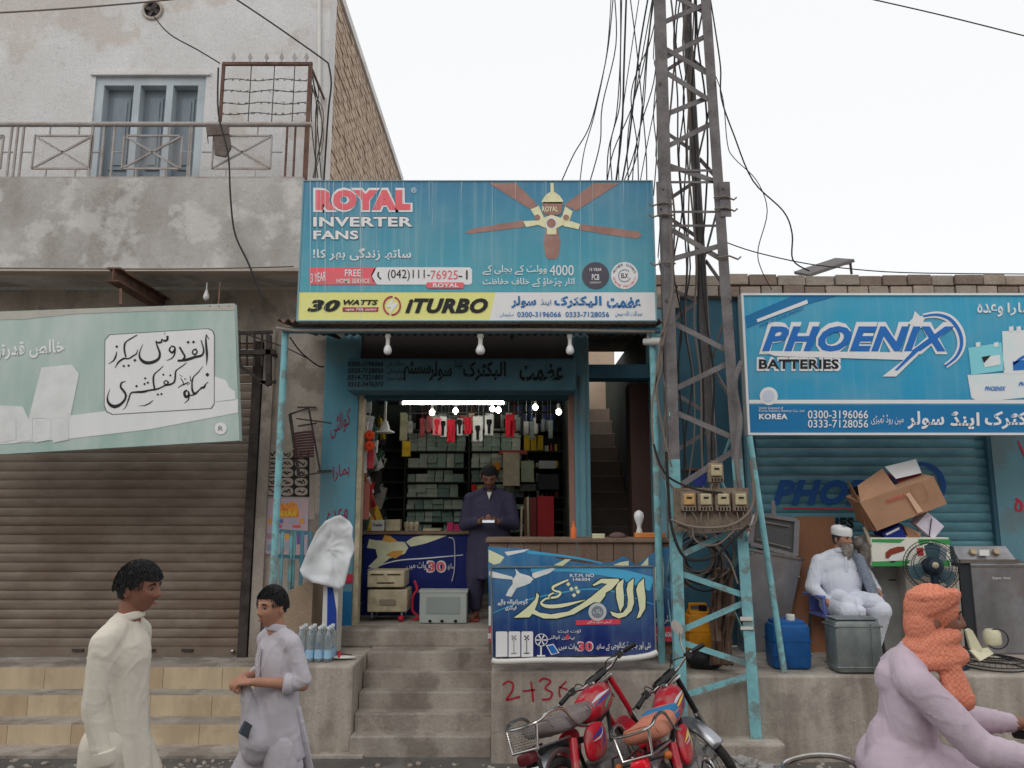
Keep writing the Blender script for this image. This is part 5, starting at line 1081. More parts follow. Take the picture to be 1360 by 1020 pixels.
# room cooler
YQ = 8.12
t = thing('room_cooler', 'old cream metal room cooler on thin legs at the shop doorway', 'cooler', tuple(pt(514, 829, YQ)))
cx_0, cx_1 = xat(488, 790, YQ), xat(541, 790, YQ)
part('cabinet', MB().bbox(cx_0, cx_1, YQ, YQ+.36, zat(813, YQ), zat(783, YQ), .012), dusty_cream, t)
hd = part('top_housing', MB().bbox(cx_0-.005, cx_1-.03, YQ-.02, YQ+.36, zat(780, YQ), zat(758, YQ), .015), dusty_cream, t)
for (a, b, v) in ((493, 510, 763), (515, 532, 763), (501, 524, 774)): part('vent_slot', MB().box(xat(a, v, YQ), xat(b, v, YQ), YQ-.024, YQ-.021, zat(v+.8, YQ), zat(v-.8, YQ)), black, hd)
part('badge', MB().bbox(xat(504, 798, YQ), xat(526, 798, YQ), YQ-.008, YQ-.001, zat(804, YQ), zat(796, YQ), .003), mat('badge_grey', S(120, 110, 96, .6)), t)
for u in (493, 533):
    for dy in (.03, .3): part('leg', MB().tube([Vector((xat(u, 820, YQ), YQ+dy, zat(813, YQ))), Vector((xat(u, 820, YQ), YQ+dy, FZ+.03))], .012, 8), steel, t)
part('castor', MB().ell((xat(532, 826, YQ), YQ+.02, FZ+.03), (.03, .03, .03)), red_p, t, sm=True)
# white plastic crate/cover
t = thing('white_cover', 'white plastic equipment cover standing in the shop doorway beside the cooler', 'cover', tuple(pt(590, 829, 8.0)))
Y = 8.0; a, b = xat(557, 805, Y), xat(620, 805, Y)
wgrey = mat('greyish_plastic', S(150, 156, 152, .6), amt=.5, scale=3, streak=2, rough=.4, bump=.02)
part('shell', MB().bbox(a, b, Y, Y+.25, FZ, zat(785, Y), .012), wgrey, t); part('rim', MB().box(a-.008, b+.008, Y-.006, Y+.2, zat(787, Y), zat(784, Y)), wgrey, t)
part('recess', MB().box(a+.07, b-.07, Y-.006, Y-.001, zat(815, Y), zat(793, Y)), mat('recess_grey', S(128, 136, 134, .6), amt=.4, bump=0), t)
for u in (571, 587, 605): part('foot_mark', MB().ell(pt(u, 825, Y-.003), (.018, .004, .014), n=10, m=6), black, t)
single('red_tangle', MB().tube([Vector(q) for q in crom([tuple(pt(u+random.uniform(-5, 5), v+random.uniform(-3, 3), 8.25)) for u, v in ((546, 770), (552, 780), (546, 792), (552, 800), (548, 812), (553, 822), (547, 826))], 4)], .014, 6), red_p, 'red hose tangled between the cooler and the white cover', 'hose')
# ================================================================== STREET COUNTER WITH THE TWO BANNERS
YR = 6.95
k0, k1 = xat(645, 740, YR), xat(896, 740, YR); zk = zat(715, YR+.02)
KC = thing('street_counter', 'grey weathered plank counter behind the two blue banners', 'counter', ((k0+k1)/2, YR, .79))
part('counter_top', MB().bbox(k0, k1, YR-.03, YR+.5, zk-.035, zk, .006), wood_m, KC)
x = k0+.03
while x < k1-.04:
    w_ = random.uniform(.13, .19); part('plank', MB().bbox(x, min(x+w_-.006, k1-.03), YR-.004, YR+.02+random.uniform(0, .004), .74, zk-.037, .003), wood_m, KC); x += w_
for x in (k0+.04, k1-.1): part('leg', MB().box(x, x+.06, YR+.35, YR+.42, .73, zk-.036), wood_m, KC)
blue1 = grad_mat('banner_blue_print', S(20, 34, 90, .62), S(44, 104, 146, .62), .95, 1.65, .1)
def on(Y): return lambda u, v: pt(u, v, Y)
YE = 6.9
RBN = thing('rear_banner', 'torn blue banner on the counter front mostly hidden behind the front banner', 'banner', tuple(pt(770, 852, YE)))
P = [(648, 726), (700, 729), (722, 734), (748, 744), (785, 749), (815, 746), (828, 738), (834, 742), (845, 751), (862, 738), (880, 727), (893, 725), (897, 735), (898, 853), (650, 852)]
part('banner_sheet', MB().prism([pt(u, v, YE) for u, v in P], (0, .006, 0)), blue1, RBN)
def ribbon(par, P, Y, m, wk=1, name='banner_print'):
    mb = MB(); brush(mb, P, on(Y), wk); return part(name, mb, m, par)
cyan2 = mat('banner_cyan', S(70, 150, 186, .62), amt=.4, bump=0); rdb = mat('banner_red', S(190, 60, 76, .62), amt=.2, bump=0); crm3 = mat('banner_letter_cream', S(214, 214, 164, .62), col2=S(170, 180, 140, .62), scale=3, amt=.4, bump=0); dkg = mat('banner_letter_edge', S(20, 50, 50, .62), bump=0)
pwh = mat('banner_white', S(214, 216, 212, .62), amt=.25, bump=0)
ppoly([(649, 730), (660, 735), (670, 740), (664, 748), (656, 750), (649, 746)], YE-.002, crm3, RBN, 'banner_print')
ppoly([(670, 733), (703, 729), (696, 733), (674, 738)], YE-.002, pwh, RBN, 'banner_print')
q6 = lambda P: [(640+x/5.23, 720+y/5.23) for x, y in P]
for P in ([(1250, 100), (1210, 130), (1195, 180), (1200, 300), (1200, 405), (1240, 380), (1260, 320), (1258, 180)], [(1150, 105), (1110, 150), (1100, 165), (1150, 165)], [(1020, 130), (960, 140), (910, 160), (1020, 165)], [(500, 160), (580, 118), (620, 120), (560, 165)]):
    ppoly(q6([(x+(6 if x > 1100 else 0), y) for x, y in P]), YE-.002, crm3, RBN, 'banner_letter')
ppoly([(650, 832), (898, 832), (898, 852), (650, 852)], YE-.0015, rdb, RBN); ppoly([(649, 805), (652, 805), (652, 831), (649, 831)], YE-.0015, pwh, RBN)
lettering('0333-7196068', 858, 839, 896, 846, YE-.004, pwh, RBN, bold=.03); lettering('نئی اور', 870, 816, 890, 828, YE-.003, pwh, RBN, bold=.01); lettering('BE', 648, 841, 653, 848, YE-.004, pwh, RBN, bold=.03)
ribbon(RBN, [(700, 733, 4), (760, 740, 3), (800, 748, 2)], YE-.001, cyan2); ribbon(RBN, [(872, 775, 1), (898, 788, 1.5)], YE-.002, cyan2)
YG = 6.44
FBN = thing('front_banner', 'blue fan company banner with big cream lettering leaning in front of the counter', 'banner', tuple(pt(765, 878, YG)))
part('banner_sheet', MB().prism([pt(u, v, YG) for u, v in ((652, 753), (868, 752), (871, 869), (654, 873))], (0, .012, 0)), blue1, FBN)
part('banner_frame', MB().bar(pt(652, 753, YG-.006), pt(868, 752, YG-.006), .012).bar(pt(652, 753, YG-.006), pt(654, 873, YG-.006), .012).bar(pt(868, 752, YG-.006), pt(871, 869, YG-.006), .012), galv, FBN)
mbb = MB().tube([Vector(q) for q in crom([tuple(pt(u, v, YG-.01)) for u, v in ((653, 877), (665, 879), (720, 877), (780, 877), (830, 875), (860, 871), (873, 866))], 5)], [.022, .024]*15+[.02], 10)
part('rolled_edge', mbb, white_pl, FBN, sm=True)
G1, G2, G3, G4 = YG-.003, YG-.006, YG-.009, YG-.012
ribbon(FBN, [(653, 815, 1), (690, 800, 1.4), (740, 788, 1.6), (800, 783, 1.6), (869, 803, 1)], G1, cyan2)
ribbon(FBN, [(705, 757, 6), (760, 756, 9), (820, 762, 16), (866, 776, 24)], G1+.001, cyan2, .8)
# big calligraphy with dark edge
big = [[(1125, 250), (1085, 290), (1072, 330), (1085, 400), (1095, 470), (1075, 530), (1100, 520), (1135, 460), (1137, 380), (1127, 300)],
 [(1055, 250), (1015, 285), (1005, 330), (1015, 400), (1010, 450), (980, 490), (940, 495), (890, 480), (905, 510), (950, 530), (1000, 515), (1040, 475), (1057, 420), (1050, 340)],
 [(985, 255), (945, 285), (930, 320), (935, 390), (950, 450), (960, 485), (985, 440), (987, 380), (980, 310)],
 [(768, 297), (830, 255), (950, 255), (955, 268), (900, 330), (862, 350), (855, 375), (820, 420), (780, 417), (740, 440), (640, 500), (520, 530), (430, 530), (350, 497), (330, 522), (220, 525), (270, 490), (330, 440), (372, 395), (382, 350), (397, 370), (387, 420), (367, 470), (400, 490), (480, 502), (600, 482), (690, 430), (760, 380), (820, 330), (870, 290), (830, 284), (778, 305)]]
for P in big:
    Pn = q6(P); mb = MB(); brush(mb, [(a, b, 2.6) for a, b in Pn+[Pn[0]]], on(G1-.0005), n=2); part('letter_edge', mb, dkg, FBN); ppoly(Pn, G2, crm3, FBN, 'banner_letter')
fq = lambda x, y: pt(640+x/5.23, 720+y/5.23, G2-.001); fqe = lambda x, y: pt(640+x/5.23, 720+y/5.23, G1-.001)
sm_ = [[(600, 262, 12), (540, 288, 16), (495, 312, 18), (500, 335, 12), (545, 350, 16), (525, 378, 16), (475, 388, 14), (440, 395, 12), (412, 425, 16), (450, 445, 24), (520, 445, 26), (600, 432, 22), (715, 402, 4)], [(500, 352, 10), (465, 372, 12), (480, 395, 8)]]
mb = MB(); [brush(mb, P, fqe, 1, grow=9) for P in sm_]; part('letter_edge', mb, dkg, FBN)
ink_brush(sm_, [(600, 292, 16), (622, 325, 16), (655, 318, 14), (668, 345, 16), (640, 368, 16)], fq, crm3, FBN, 'banner_letter')
lettering('R.T.M. NO', 757, 762, 789, 766.5, G2, pwh, FBN, bold=.02); lettering('146304', 761, 767.5, 784, 771.5, G2, pwh, FBN, bold=.02)
for P in ([(52, 200), (80, 205), (210, 240), (220, 262), (60, 245), (48, 220)], [(350, 215), (480, 180), (510, 182), (470, 215), (370, 252), (350, 240)], [(232, 182), (262, 215), (330, 235), (358, 255), (335, 285), (300, 300), (240, 320), (205, 380), (165, 372), (185, 330), (215, 290), (212, 262), (238, 225)]):
    ppoly(q6(P), G1, mat('banner_fan', S(206, 212, 196, .62), col2=S(150, 170, 170, .62), scale=12, amt=.5, bump=0), FBN, 'printed_fan')
disc(640+803/5.23, 720+485/5.23, 12, G2, mat('banner_silver', S(170, 176, 176, .62), bump=0), FBN); disc(793.5, 812.7, 8, G3, mat('banner_silver_dark', S(110, 120, 126, .62), bump=0), FBN); 
lettering('پاک', 788, 809, 799, 817, G4, pwh, FBN)
ppoly([(765, 824), (824, 822), (824, 829), (765, 830)], G1, rdb, FBN); lettering('انرجی سیور پنکھے', 780, 823.5, 812, 828.5, G2, pwh, FBN)
lettering('گوجرانوالہ والے', 661, 795, 701, 804, G2, pwh, FBN, bold=.03); lettering('فیکٹری', 671, 804, 686, 811, G2, pwh, FBN, bold=.03)
lettering('آؤٹ لیٹ', 741, 836, 772, 841, G2, pwh, FBN, bold=.01); lettering('بہترین کوالٹی', 727, 844, 763, 850, G2, pwh, FBN, bold=.01); lettering('4', 750, 842, 756, 850, G3, rdb, FBN, bold=.04)
lettering('واٹ میں', 742, 855, 766, 864, G2, pwh, FBN, bold=.01); word('30', 768, 853, 787, 864, G3, rdb, pwh, FBN, .03, .02); lettering('کے ساتھ', 792, 855, 810, 864, G2, pwh, FBN, bold=.01); lettering('نئی اور جدید ٹیکنالوجی', 812, 852, 864, 863, G2, pwh, FBN, bold=.01)
for a in (658.5, 675.5, 692.5):
    ppoly([(a, 840), (a+1, 838.6), (a+14.5, 838.6), (a+15.5, 840), (a+15.5, 872), (a, 872.5)], G1, pwh, FBN)
for a, bb in ((682.5, 1), (699.5, 0)):
    mb = MB(); brush(mb, [(a, 850, .8), (a, 866, .8)], on(G2)); brush(mb, [(a-3.5, 867.5, 1.4), (a+3.5, 867.5, 1.4)], on(G2))
    for k in range(4): brush(mb, [(a, 847, .5), (a+4*math.cos(k*PI/2+.7), 847+4*math.sin(k*PI/2+.7), 2)], on(G2))
    part('printed_pedestal_fan', mb, galv if bb else inkb, FBN)
mb = MB(); brush(mb, [(719+8*math.cos(R(a)), 850+8*math.sin(R(a)), 1) for a in range(0, 361, 20)], on(G2)); [brush(mb, [(719, 850, .8), (719+7*math.cos(R(a)), 850+7*math.sin(R(a)), 2.2)], on(G2)) for a in range(0, 360, 60)]; brush(mb, [(718.5, 858, 2), (718.5, 870, 2)], on(G2)); brush(mb, [(713, 871, 2), (724, 871, 2)], on(G2)); part('printed_pedestal_fan', mb, pwh, FBN)
ppoly([(725, 857), (735, 855), (743, 867), (732, 870)], G1, pwh, FBN, 'printed_panel'); ppoly([(727, 858), (734.5, 856.5), (741, 866.5), (733, 868.5)], G2, phb, FBN, 'printed_panel')
# things on the counter
sbox('small_white_box', 787, 709, 803, 715, YR+.05, .08, cream_pl, 'small cream box lying on the middle of the street counter')
single('orange_bottle', MB().lathe([(.024, 0), (.026, .01), (.026, .085), (.012, .105), (.01, .13), (.013, .131), (.013, .15)], pt(762, 715, YR+.08), n=14), mat('orange_plastic', S(206, 96, 52, .55)), 'small orange glue bottle near the left of the street counter', 'bottle', sm=True)
single('folded_cloth', MB().ell(pt(820, 712, YR+.2), (.075, .05, .035)), mat('dull_brown_cloth', S(90, 74, 70, .5), bump=.6), 'low brown cloth heap on the counter left of the bulb stand', 'cloth', sm=True)
t = thing('bulb_test_stand', 'varnished wooden strip holding two bulbs on the right of the counter', 'bulb stand', tuple(pt(864, 714, YR+.06)))
Y = YR+.06; a, b = xat(844, 712, Y), xat(884, 712, Y); z0 = zk+.002
part('wood_base', MB().bbox(a, b, Y, Y+.09, z0, z0+.045, .006), mat('varnished_wood', S(176, 112, 66, .55), amt=.5, streak=.3), t)
for u, k in ((850, 1.), (876.5, .72)):
    c = Vector((xat(u, 700, Y), Y+.045, z0+.045)); part('bulb_socket', MB().lathe([(.028*k, 0), (.024*k, .03*k), (.02*k, .035*k)], c, n=14), white_pl, t, sm=True)
    part('bulb', MB().lathe([(.018*k, .035*k), (.022*k, .07*k), (.042*k, .12*k), (.046*k, .15*k), (.036*k, .18*k), (.012*k, .197*k), (.002, .198*k)], c, n=18), glass_b, t, sm=True)
# ================================================================== LEFT SIDE OF THE SHOP
# posters on the plaster pilaster
YW = YF-.008
pap = mat('aged_paper', S(150, 140, 130, .62), amt=.6, scale=6, bump=.1); pink = mat('patterned_paper', S(176, 140, 140, .62), col2=S(140, 150, 166, .62), scale=30, amt=1, bump=0)
t = thing('script_poster', 'grey poster with black decorative script pasted on the left plaster wall', 'poster', tuple(pt(377, 660, YW)))
part('paper', MB().prism([pt(u, v, YW) for u, v in ((349, 589), (415, 592), (418, 690), (345, 688))], (0, .004, 0)), pap, t)
part('dark_ground', MB().poly([(353, 597), (411, 599), (411, 660), (352, 659)], YW-.002), inkb, t)
mb = MB(); random.seed(9)
for i in range(3):
    for j in range(5):
        cx_ = 362+i*19; cy_ = 603+j*12.4; n = 14; w_ = 8.6; h_ = 5.4 if i != 1 else 5.8
        mb.poly([(cx_+w_*math.copysign(abs(math.cos(2*PI*k/n))**.7, math.cos(2*PI*k/n)), cy_+h_*math.copysign(abs(math.sin(2*PI*k/n))**.8, math.sin(2*PI*k/n))) for k in range(n)], YW-.004)
part('medallion', mb, pap, t, kind='stuff')
mb = MB()
for i in range(3):
    for j in range(5):
        cx_ = 362+i*19; cy_ = 603+j*12.4
        for k in range(3): a = random.uniform(-1, 1); brush(mb, [(cx_-6+k*3, cy_+random.uniform(-3, 3), .6), (cx_-3+k*3, cy_+random.uniform(-3, 3), 1.6), (cx_+k*2.4, cy_+random.uniform(-3, 3), .8)], on(YW-.006))
part('script', mb, inkb, t, kind='stuff')
t = thing('calendar_poster', 'colourful patterned poster pasted below the black script poster', 'poster', tuple(pt(378, 735, YW)))
part('paper', MB().prism([pt(u, v, YW-.006) for u, v in ((354, 662), (410, 662), (408, 737), (352, 736))], (0, .004, 0)), pink, t)
ppoly([(371, 667), (380, 670), (388, 665), (396, 672), (397, 687), (371, 687)], YW-.009, mat('poster_orange', S(190, 96, 56, .62), col2=S(200, 150, 60, .62), scale=40, amt=1, bump=0), t, 'poster_print'); lettering('EIAS', 373, 679, 394, 685, YW-.011, mat('poster_yellow', S(210, 180, 60, .62), bump=0), t, bold=.03)
for (x, y, w_, h_, c3) in ((359, 692, 6, 6, (190, 140, 70)), (372, 692, 8, 5, (100, 100, 150)), (388, 692, 9, 5, (150, 150, 170)), (401, 692, 6, 7, (196, 140, 70)), (370, 699, 8, 4, (190, 70, 80)), (394, 699, 10, 4, (196, 90, 90)), (382, 712, 7, 7, (200, 150, 60)), (358, 712, 7, 7, (150, 110, 130)), (397, 716, 6, 14, (110, 90, 140)), (380, 725, 7, 8, (140, 150, 160)), (359, 727, 7, 8, (120, 130, 150))):
    ppoly([(x-w_/2, y-h_/2), (x+w_/2, y-h_/2), (x+w_/2, y+h_/2), (x-w_/2, y+h_/2)], YW-.009, mat('poster_patch_%d_%d' % (x, y), S(*c3, .62), bump=0), t, 'poster_print')
# rusty iron hanging frame
Y = 7.6
t = thing('hanging_iron_frame', 'dark iron bracket frame with coiled cable hanging crooked on the wall beside the teal pillar', 'frame', tuple(pt(408, 620, Y)))
fr2 = MB()
for a, b in (((385, 550), (410, 542)), ((385, 550), (397, 632)), ((410, 542), (425, 625)), ((397, 632), (440, 626)), ((396, 566), (420, 562)), ((394, 556), (440, 562))): fr2.bar(pt(*a, Y), pt(*b, Y), .03, .012)
part('iron_frame', fr2, iron, t)
cw = MB()
for k in range(10): cw.tube([pt(391, 576+k*3.4, Y-.02), pt(404, 574+k*3.6, Y-.03), pt(417, 573+k*3.6, Y-.02)], .012, 6)
part('coiled_cable', cw, mat('maroon_cable', S(70, 48, 50, .55), amt=.6), t, kind='stuff')
part('wall_arm', MB().bar(pt(422, 626, Y), pt(440, 625, YF-.05), .015), iron, t); part('wall_arm', MB().bar(pt(395, 541, YF-.05), pt(420, 541, YF-.02), .015), iron, t)
# teal stair railing beside the pillar
Y = 7.25
t = thing('side_railing', 'low aqua steel railing beside the wall at the left of the shop platform', 'railing', tuple(pt(395, 800, Y)))
part('rail_bar', MB().bar(pt(364, 705, Y), pt(412, 708, YF-.25), .035).bar(pt(364, 738, Y), pt(412, 741, YF-.25), .03).bar(pt(366, 796, Y), pt(424, 770, YF-.2), .03), teal, t)
for u in (366, 375, 387, 391, 402, 413): part('baluster', MB().bar(pt(u, 706, Y+(u-366)*.008), pt(u-3, 790-(u-366)*.3, Y+(u-366)*.008), .028), pole_m if u < 395 else teal, t)
single('ramp_wall', MB().prism([Vector((xsh1+.42, 7.35, HB-.02)), Vector((xW+.1, 7.35, HB-.02)), Vector((xW+.1, 7.35, zat(768, 7.35))), Vector((xsh1+.42, 7.35, zat(800, 7.35)))], (0, YF-7.37, 0)), mat('mud_plaster', S(140, 122, 104, K), amt=.7, bump=.4, rough=1), 'low sloping mud plastered wall below the aqua railing', 'wall')
# cloth-covered pedestal with cartons
Y = 7.15
def cloth_sheet():
    out = [(432, 692), (444, 686), (452, 684), (464, 692), (469, 700), (468, 712), (472, 730), (466, 742), (462, 760), (458, 776), (452, 784), (436, 778), (416, 774), (402, 766), (398, 757), (410, 728), (420, 706)]
    bm = bmesh.new(); n = 26; mb = MB(); V = []; Fc = []
    cx_ = 438; cy_ = 730
    rings = 12
    for i in range(rings+1):
        for k in range(len(out)*3):
            t_ = k/3; a = out[int(t_) % len(out)]; b = out[(int(t_)+1) % len(out)]; f_ = t_-int(t_)
            ex = a[0]+(b[0]-a[0])*f_; ey = a[1]+(b[1]-a[1])*f_; s = i/rings
            u = cx_+(ex-cx_)*s; v = cy_+(ey-cy_)*s
            an = math.atan2(v-684, u-446); rd = math.hypot(v-684, u-446)/95
            dy = .05*(1-s)+.055*rd*abs(((an*2.6+.35*noise.noise(Vector((u*.04, v*.04, 2))))%1)-.5)*2*.6+.03*noise.noise(Vector((u*.045, v*.05, 1)))+.02*abs(noise.noise(Vector((u*.08, v*.1, 7))))
            V.append(pt(u, v, Y+dy))
    m_ = len(out)*3
    for i in range(rings):
        for k in range(m_): Fc.append((i*m_+k, i*m_+(k+1) % m_, (i+1)*m_+(k+1) % m_, (i+1)*m_+k))
    mb.add(V, Fc); return mb
o = single('white_cloth', cloth_sheet(), mat('white_plastic_cloth', S(196, 198, 200, .66), col2=S(160, 162, 164, .66), scale=4, amt=.5, rough=.5, bump=.04, bscale=20), 'wrinkled white plastic sheet draped over a stand beside the shop door', 'sheet', sm=True)
md = o.modifiers.new('thickness', 'SOLIDIFY'); md.thickness = .006
single('stand', MB().lathe([(.03, 0), (.03, .9)], Vector((xat(437, 780, Y+.3), Y+.3, HB))), iron, 'dark iron stand under the white sheet', 'stand')
t = thing('fan_carton', 'tall narrow blue and white carton standing under the white sheet', 'carton', tuple(pt(437, 858, Y+.1)))
x0, x1 = xat(428, 820, Y+.1), xat(448, 820, Y+.1); zt3 = zat(775, Y+.1)
part('carton_body', MB().box(x0, x1, Y+.1, Y+.3, HB, zt3), white_pl, t)
ppoly([(435, 780), (442, 780), (447, 812), (447, 846), (434, 846)], Y+.097, mat('carton_blue', S(30, 56, 130, .6), bump=0), t, 'carton_print')
# slippers on the ledge
for i, (u, v) in enumerate(((455, 866), (450, 859))):
    c = pt(u, v, 7.0+.1*i); c.z = HB+.012
    t = thing('slipper', ('front' if i == 0 else 'rear')+' worn slipper of the pair lying on the ledge beside the water bottles', 'slipper', tuple(c), 'slippers on the ledge')
    part('sole', MB().ell(c, (.12, .045, .014)), white_pl if i == 0 else mat('brown_sole', S(90, 60, 50, .6)), t, sm=True); part('strap', MB().tube([c+Vector((-.02, -.04, 0)), c+Vector((-.03, 0, .045)), c+Vector((-.02, .04, 0))], .011, 6), red_p, t, sm=True)
# shrink wrapped water bottles
wat = mat('water_bottle_plastic', (.8, .86, .88, 1), rough=.06, trans=.85, amt=.2, bump=0, spec=.6); capm = mat('bottle_cap', S(205, 212, 214, .7), rough=.4); lab = mat('bottle_label', S(140, 176, 200, .7), amt=.3, rough=.4, bump=0)
x = xat(397, 870, 6.86); proto = None
for j in range(3):
    for i in range(4):
        loc = (x+i*.079, 6.9+j*.078, HB-.008)
        lb = 'clear capped water bottle, %s from left in the %s row of the pack' % (('first', 'second', 'third', 'fourth')[i], ('front', 'middle', 'back')[j])
        if proto is None:
            proto = thing('water_bottle', lb, 'bottle', loc, 'water bottles in the pack on the ledge'); c = Vector(loc)
            part('bottle_body', MB().lathe([(.034, 0), (.037, .01), (.037, .1), (.034, .105), (.037, .112), (.037, .2), (.03, .235), (.014, .26), (.013, .272)], c, n=16), wat, proto, sm=True)
            part('label', MB().lathe([(.0378, .03), (.0378, .1)], c, n=16), lab, proto, sm=True); part('cap', MB().lathe([(.0165, .268), (.0165, .29)], c, n=12), capm, proto, sm=True)
        else: cloneroot(proto, loc, (0, 0, random.uniform(0, 2)), lb)
# graffiti on the retaining wall
mb = MB(); fg = on(6.496)
brush(mb, [(668, 910, 2.4), (674, 905, 2.6), (681, 908, 2.6), (680, 918, 2.6), (673, 929, 3.4), (680, 928, 2.6), (691, 925, 3.2)], fg); brush(mb, [(694, 918, 2.2), (711, 916, 2.6)], fg); brush(mb, [(705, 905, 2), (707, 918, 2.6), (708, 932, 3)], fg)
brush(mb, [(716, 905, 2.6), (722, 901, 2.8), (731, 905, 2.8), (724, 914, 2.4), (733, 920, 2.8), (730, 928, 3), (720, 929, 3)], fg); brush(mb, [(752, 905, 2.2), (743, 915, 2.4), (744, 926, 2.6)], fg); brush(mb, [(742, 912, 2), (754, 916, 2)], fg)
GRF = single('painted_numbers', mb, mat('red_graffiti', S(140, 30, 44, .6), amt=.4, scale=20, bump=0), 'dark red hand painted 2+3 marking on the concrete wall left of the motorcycles', 'graffiti')
# yellow can, black bag and bricks inside the tower foot
ycan = mat('dirty_yellow_plastic', S(186, 124, 24, .55), col2=S(130, 84, 20, .55), amt=.6, scale=5, rough=.5)
def jerry(nm, lb, u0, u1, v0, v1, Y, m, capc, body_top=.86):
    x0, x1 = xat(u0, (v0+v1)/2, Y), xat(u1, (v0+v1)/2, Y); z0 = HR; z1 = zat(v0, Y); w_ = x1-x0; h = z1-z0
    t = thing(nm, lb, 'jerrycan', ((x0+x1)/2, Y, z0)); cx_ = (x0+x1)/2
    part('can_body', MB().bbox(x0, x1, Y-.13, Y+.13, z0, z0+h*body_top, .04), m, t, sm=True)
    part('shoulder', MB().bbox(x0+.03, x1-.03, Y-.1, Y+.1, z0+h*body_top-.03, z0+h*body_top+.025, .02), m, t, sm=True)
    part('cap', MB().lathe([(.035, 0), (.036, .045), (.03, .05)], (cx_+.02, Y-.05, z0+h*body_top+.02)), capc, t, sm=True)
    part('handle', MB().tube([(x0+.05, Y+.02, z0+h*body_top), (x0+.05, Y+.02, z0+h), (x1-.07, Y+.02, z0+h), (x1-.05, Y+.02, z0+h*body_top)], .016, 8), m, t, sm=True)
    for k in range(2): part('rib', MB().bbox(x0-.003, x1+.003, Y-.133, Y+.133, z0+h*(.28+.3*k), z0+h*(.3+.3*k), .001), m, t)
jerry('jerrycan', 'dirty yellow jerrycan standing inside the foot of the tower', 910, 950, 803, 893, 6.95, ycan, black)
jerry('jerrycan', 'blue plastic jerrycan with white cap beside the seated man', 1021, 1071, 823, 893, 6.86, blue_pl, white_pl, .95)
bgm = mat('black_bag', (.02, .02, .022), bump=.5, bscale=25, rough=.45)
c = Vector((xat(932, 885, 6.8), 6.8, HR+.08)); single('black_bag', MB().ell(c, (.13, .1, .085), n=18).ell(c+Vector((.05, 0, -.03)), (.13, .1, .055)).ell(c+Vector((-.02, 0, .05)), (.09, .07, .05)), bgm, 'crumpled black bag lying at the foot of the tower', 'bag', sm=True)
# ================================================================== GOODS IN FRONT OF THE TEAL SHUTTER
Y = 7.55
zR = HR+.002
# leaning stainless oven doors
t = thing('steel_cabinet', 'dull stainless cabinet with tapered front left of the plywood sheet', 'cabinet', (xat(1020, 870, Y), Y, zR))
part('cabinet_body', MB().prism([Vector((xat(990, 860, Y), Y, zR)), Vector((xat(1040, 870, Y), Y, zR)), pt(1066, 742, Y), pt(994, 728, Y)], (0, .28, 0)), steel, t)
part('top_lip', MB().bar(pt(992, 729, Y-.008), pt(1068, 743, Y-.008), .03, .02), chrome, t)
part('rivet', MB().ell(pt(999, 735, Y-.02), (.01, .006, .01), n=8, m=6), chrome, t); part('rivet', MB().ell(pt(1062, 766, Y-.01), (.01, .006, .01), n=8, m=6), chrome, t)
t = thing('oven_door', 'small framed steel door leaning on top of the stainless cabinet', 'oven door', tuple(pt(1020, 738, Y)))
fm = MB()
P = [(1000, 682), (1058, 691), (1056, 738), (996, 722)]
for i in range(4): fm.bar(pt(*P[i], Y-.02), pt(*P[(i+1) % 4], Y-.02), .05, .035)
part('door_frame', fm, steel, t); part('door_plate', MB().prism([pt(*p, Y-.01) for p in P], (0, .02, 0)), mat('dark_steel', S(90, 92, 94, .6), metal=.6, rough=.35, amt=.6), t)
part('inner_rim', MB().bar(pt(1004, 716, Y-.03), pt(1050, 728, Y-.03), .012).bar(pt(1008, 692, Y-.03), pt(1048, 699, Y-.03), .012), chrome, t)
part('hinge_strip', MB().prism([pt(1024, 664, Y+.02), pt(1029, 665, Y+.02), pt(1031, 684, Y+.02), pt(1025, 683, Y+.02)], (0, .008, 0)), steel, t)
part('white_strip', MB().bar(pt(1001, 684, Y-.04), pt(991, 716, Y-.04), .03, .012), white_pl, t)
single('plywood_sheet', MB().prism([Vector((xat(1036, 860, Y+.1), Y+.02, zR)), Vector((xat(1108, 860, Y+.1), Y+.02, zR)), pt(1108, 686, Y+.24), pt(1056, 686, Y+.24)], (0, .015, 0)), plywood, 'brown plywood sheet leaning on the shutter behind the seated man', 'board')
# inverted tin drum
c = Vector((xat(1142, 895, 6.6), 6.7, zR))
t = thing('tin_drum', 'dented galvanised tin drum standing in front of the seated man', 'drum', tuple(c))
part('drum_body', MB().bbox(c.x-.195, c.x+.195, c.y-.14, c.y+.12, zR, zR+.42, .045), galv, t, sm=True); part('drum_lid', MB().bbox(c.x-.175, c.x+.175, c.y-.12, c.y+.1, zR+.42, zR+.43, .004), galv, t)
part('drum_seam', MB().tube([c+Vector((.1, -.142, .03)), c+Vector((.1, -.142, .39))], .006, 6), galv, t)
for z in (.05, .37): part('drum_rim', MB().bbox(c.x-.199, c.x+.199, c.y-.144, c.y+.124, zR+z-.006, zR+z+.006, .003), galv, t)
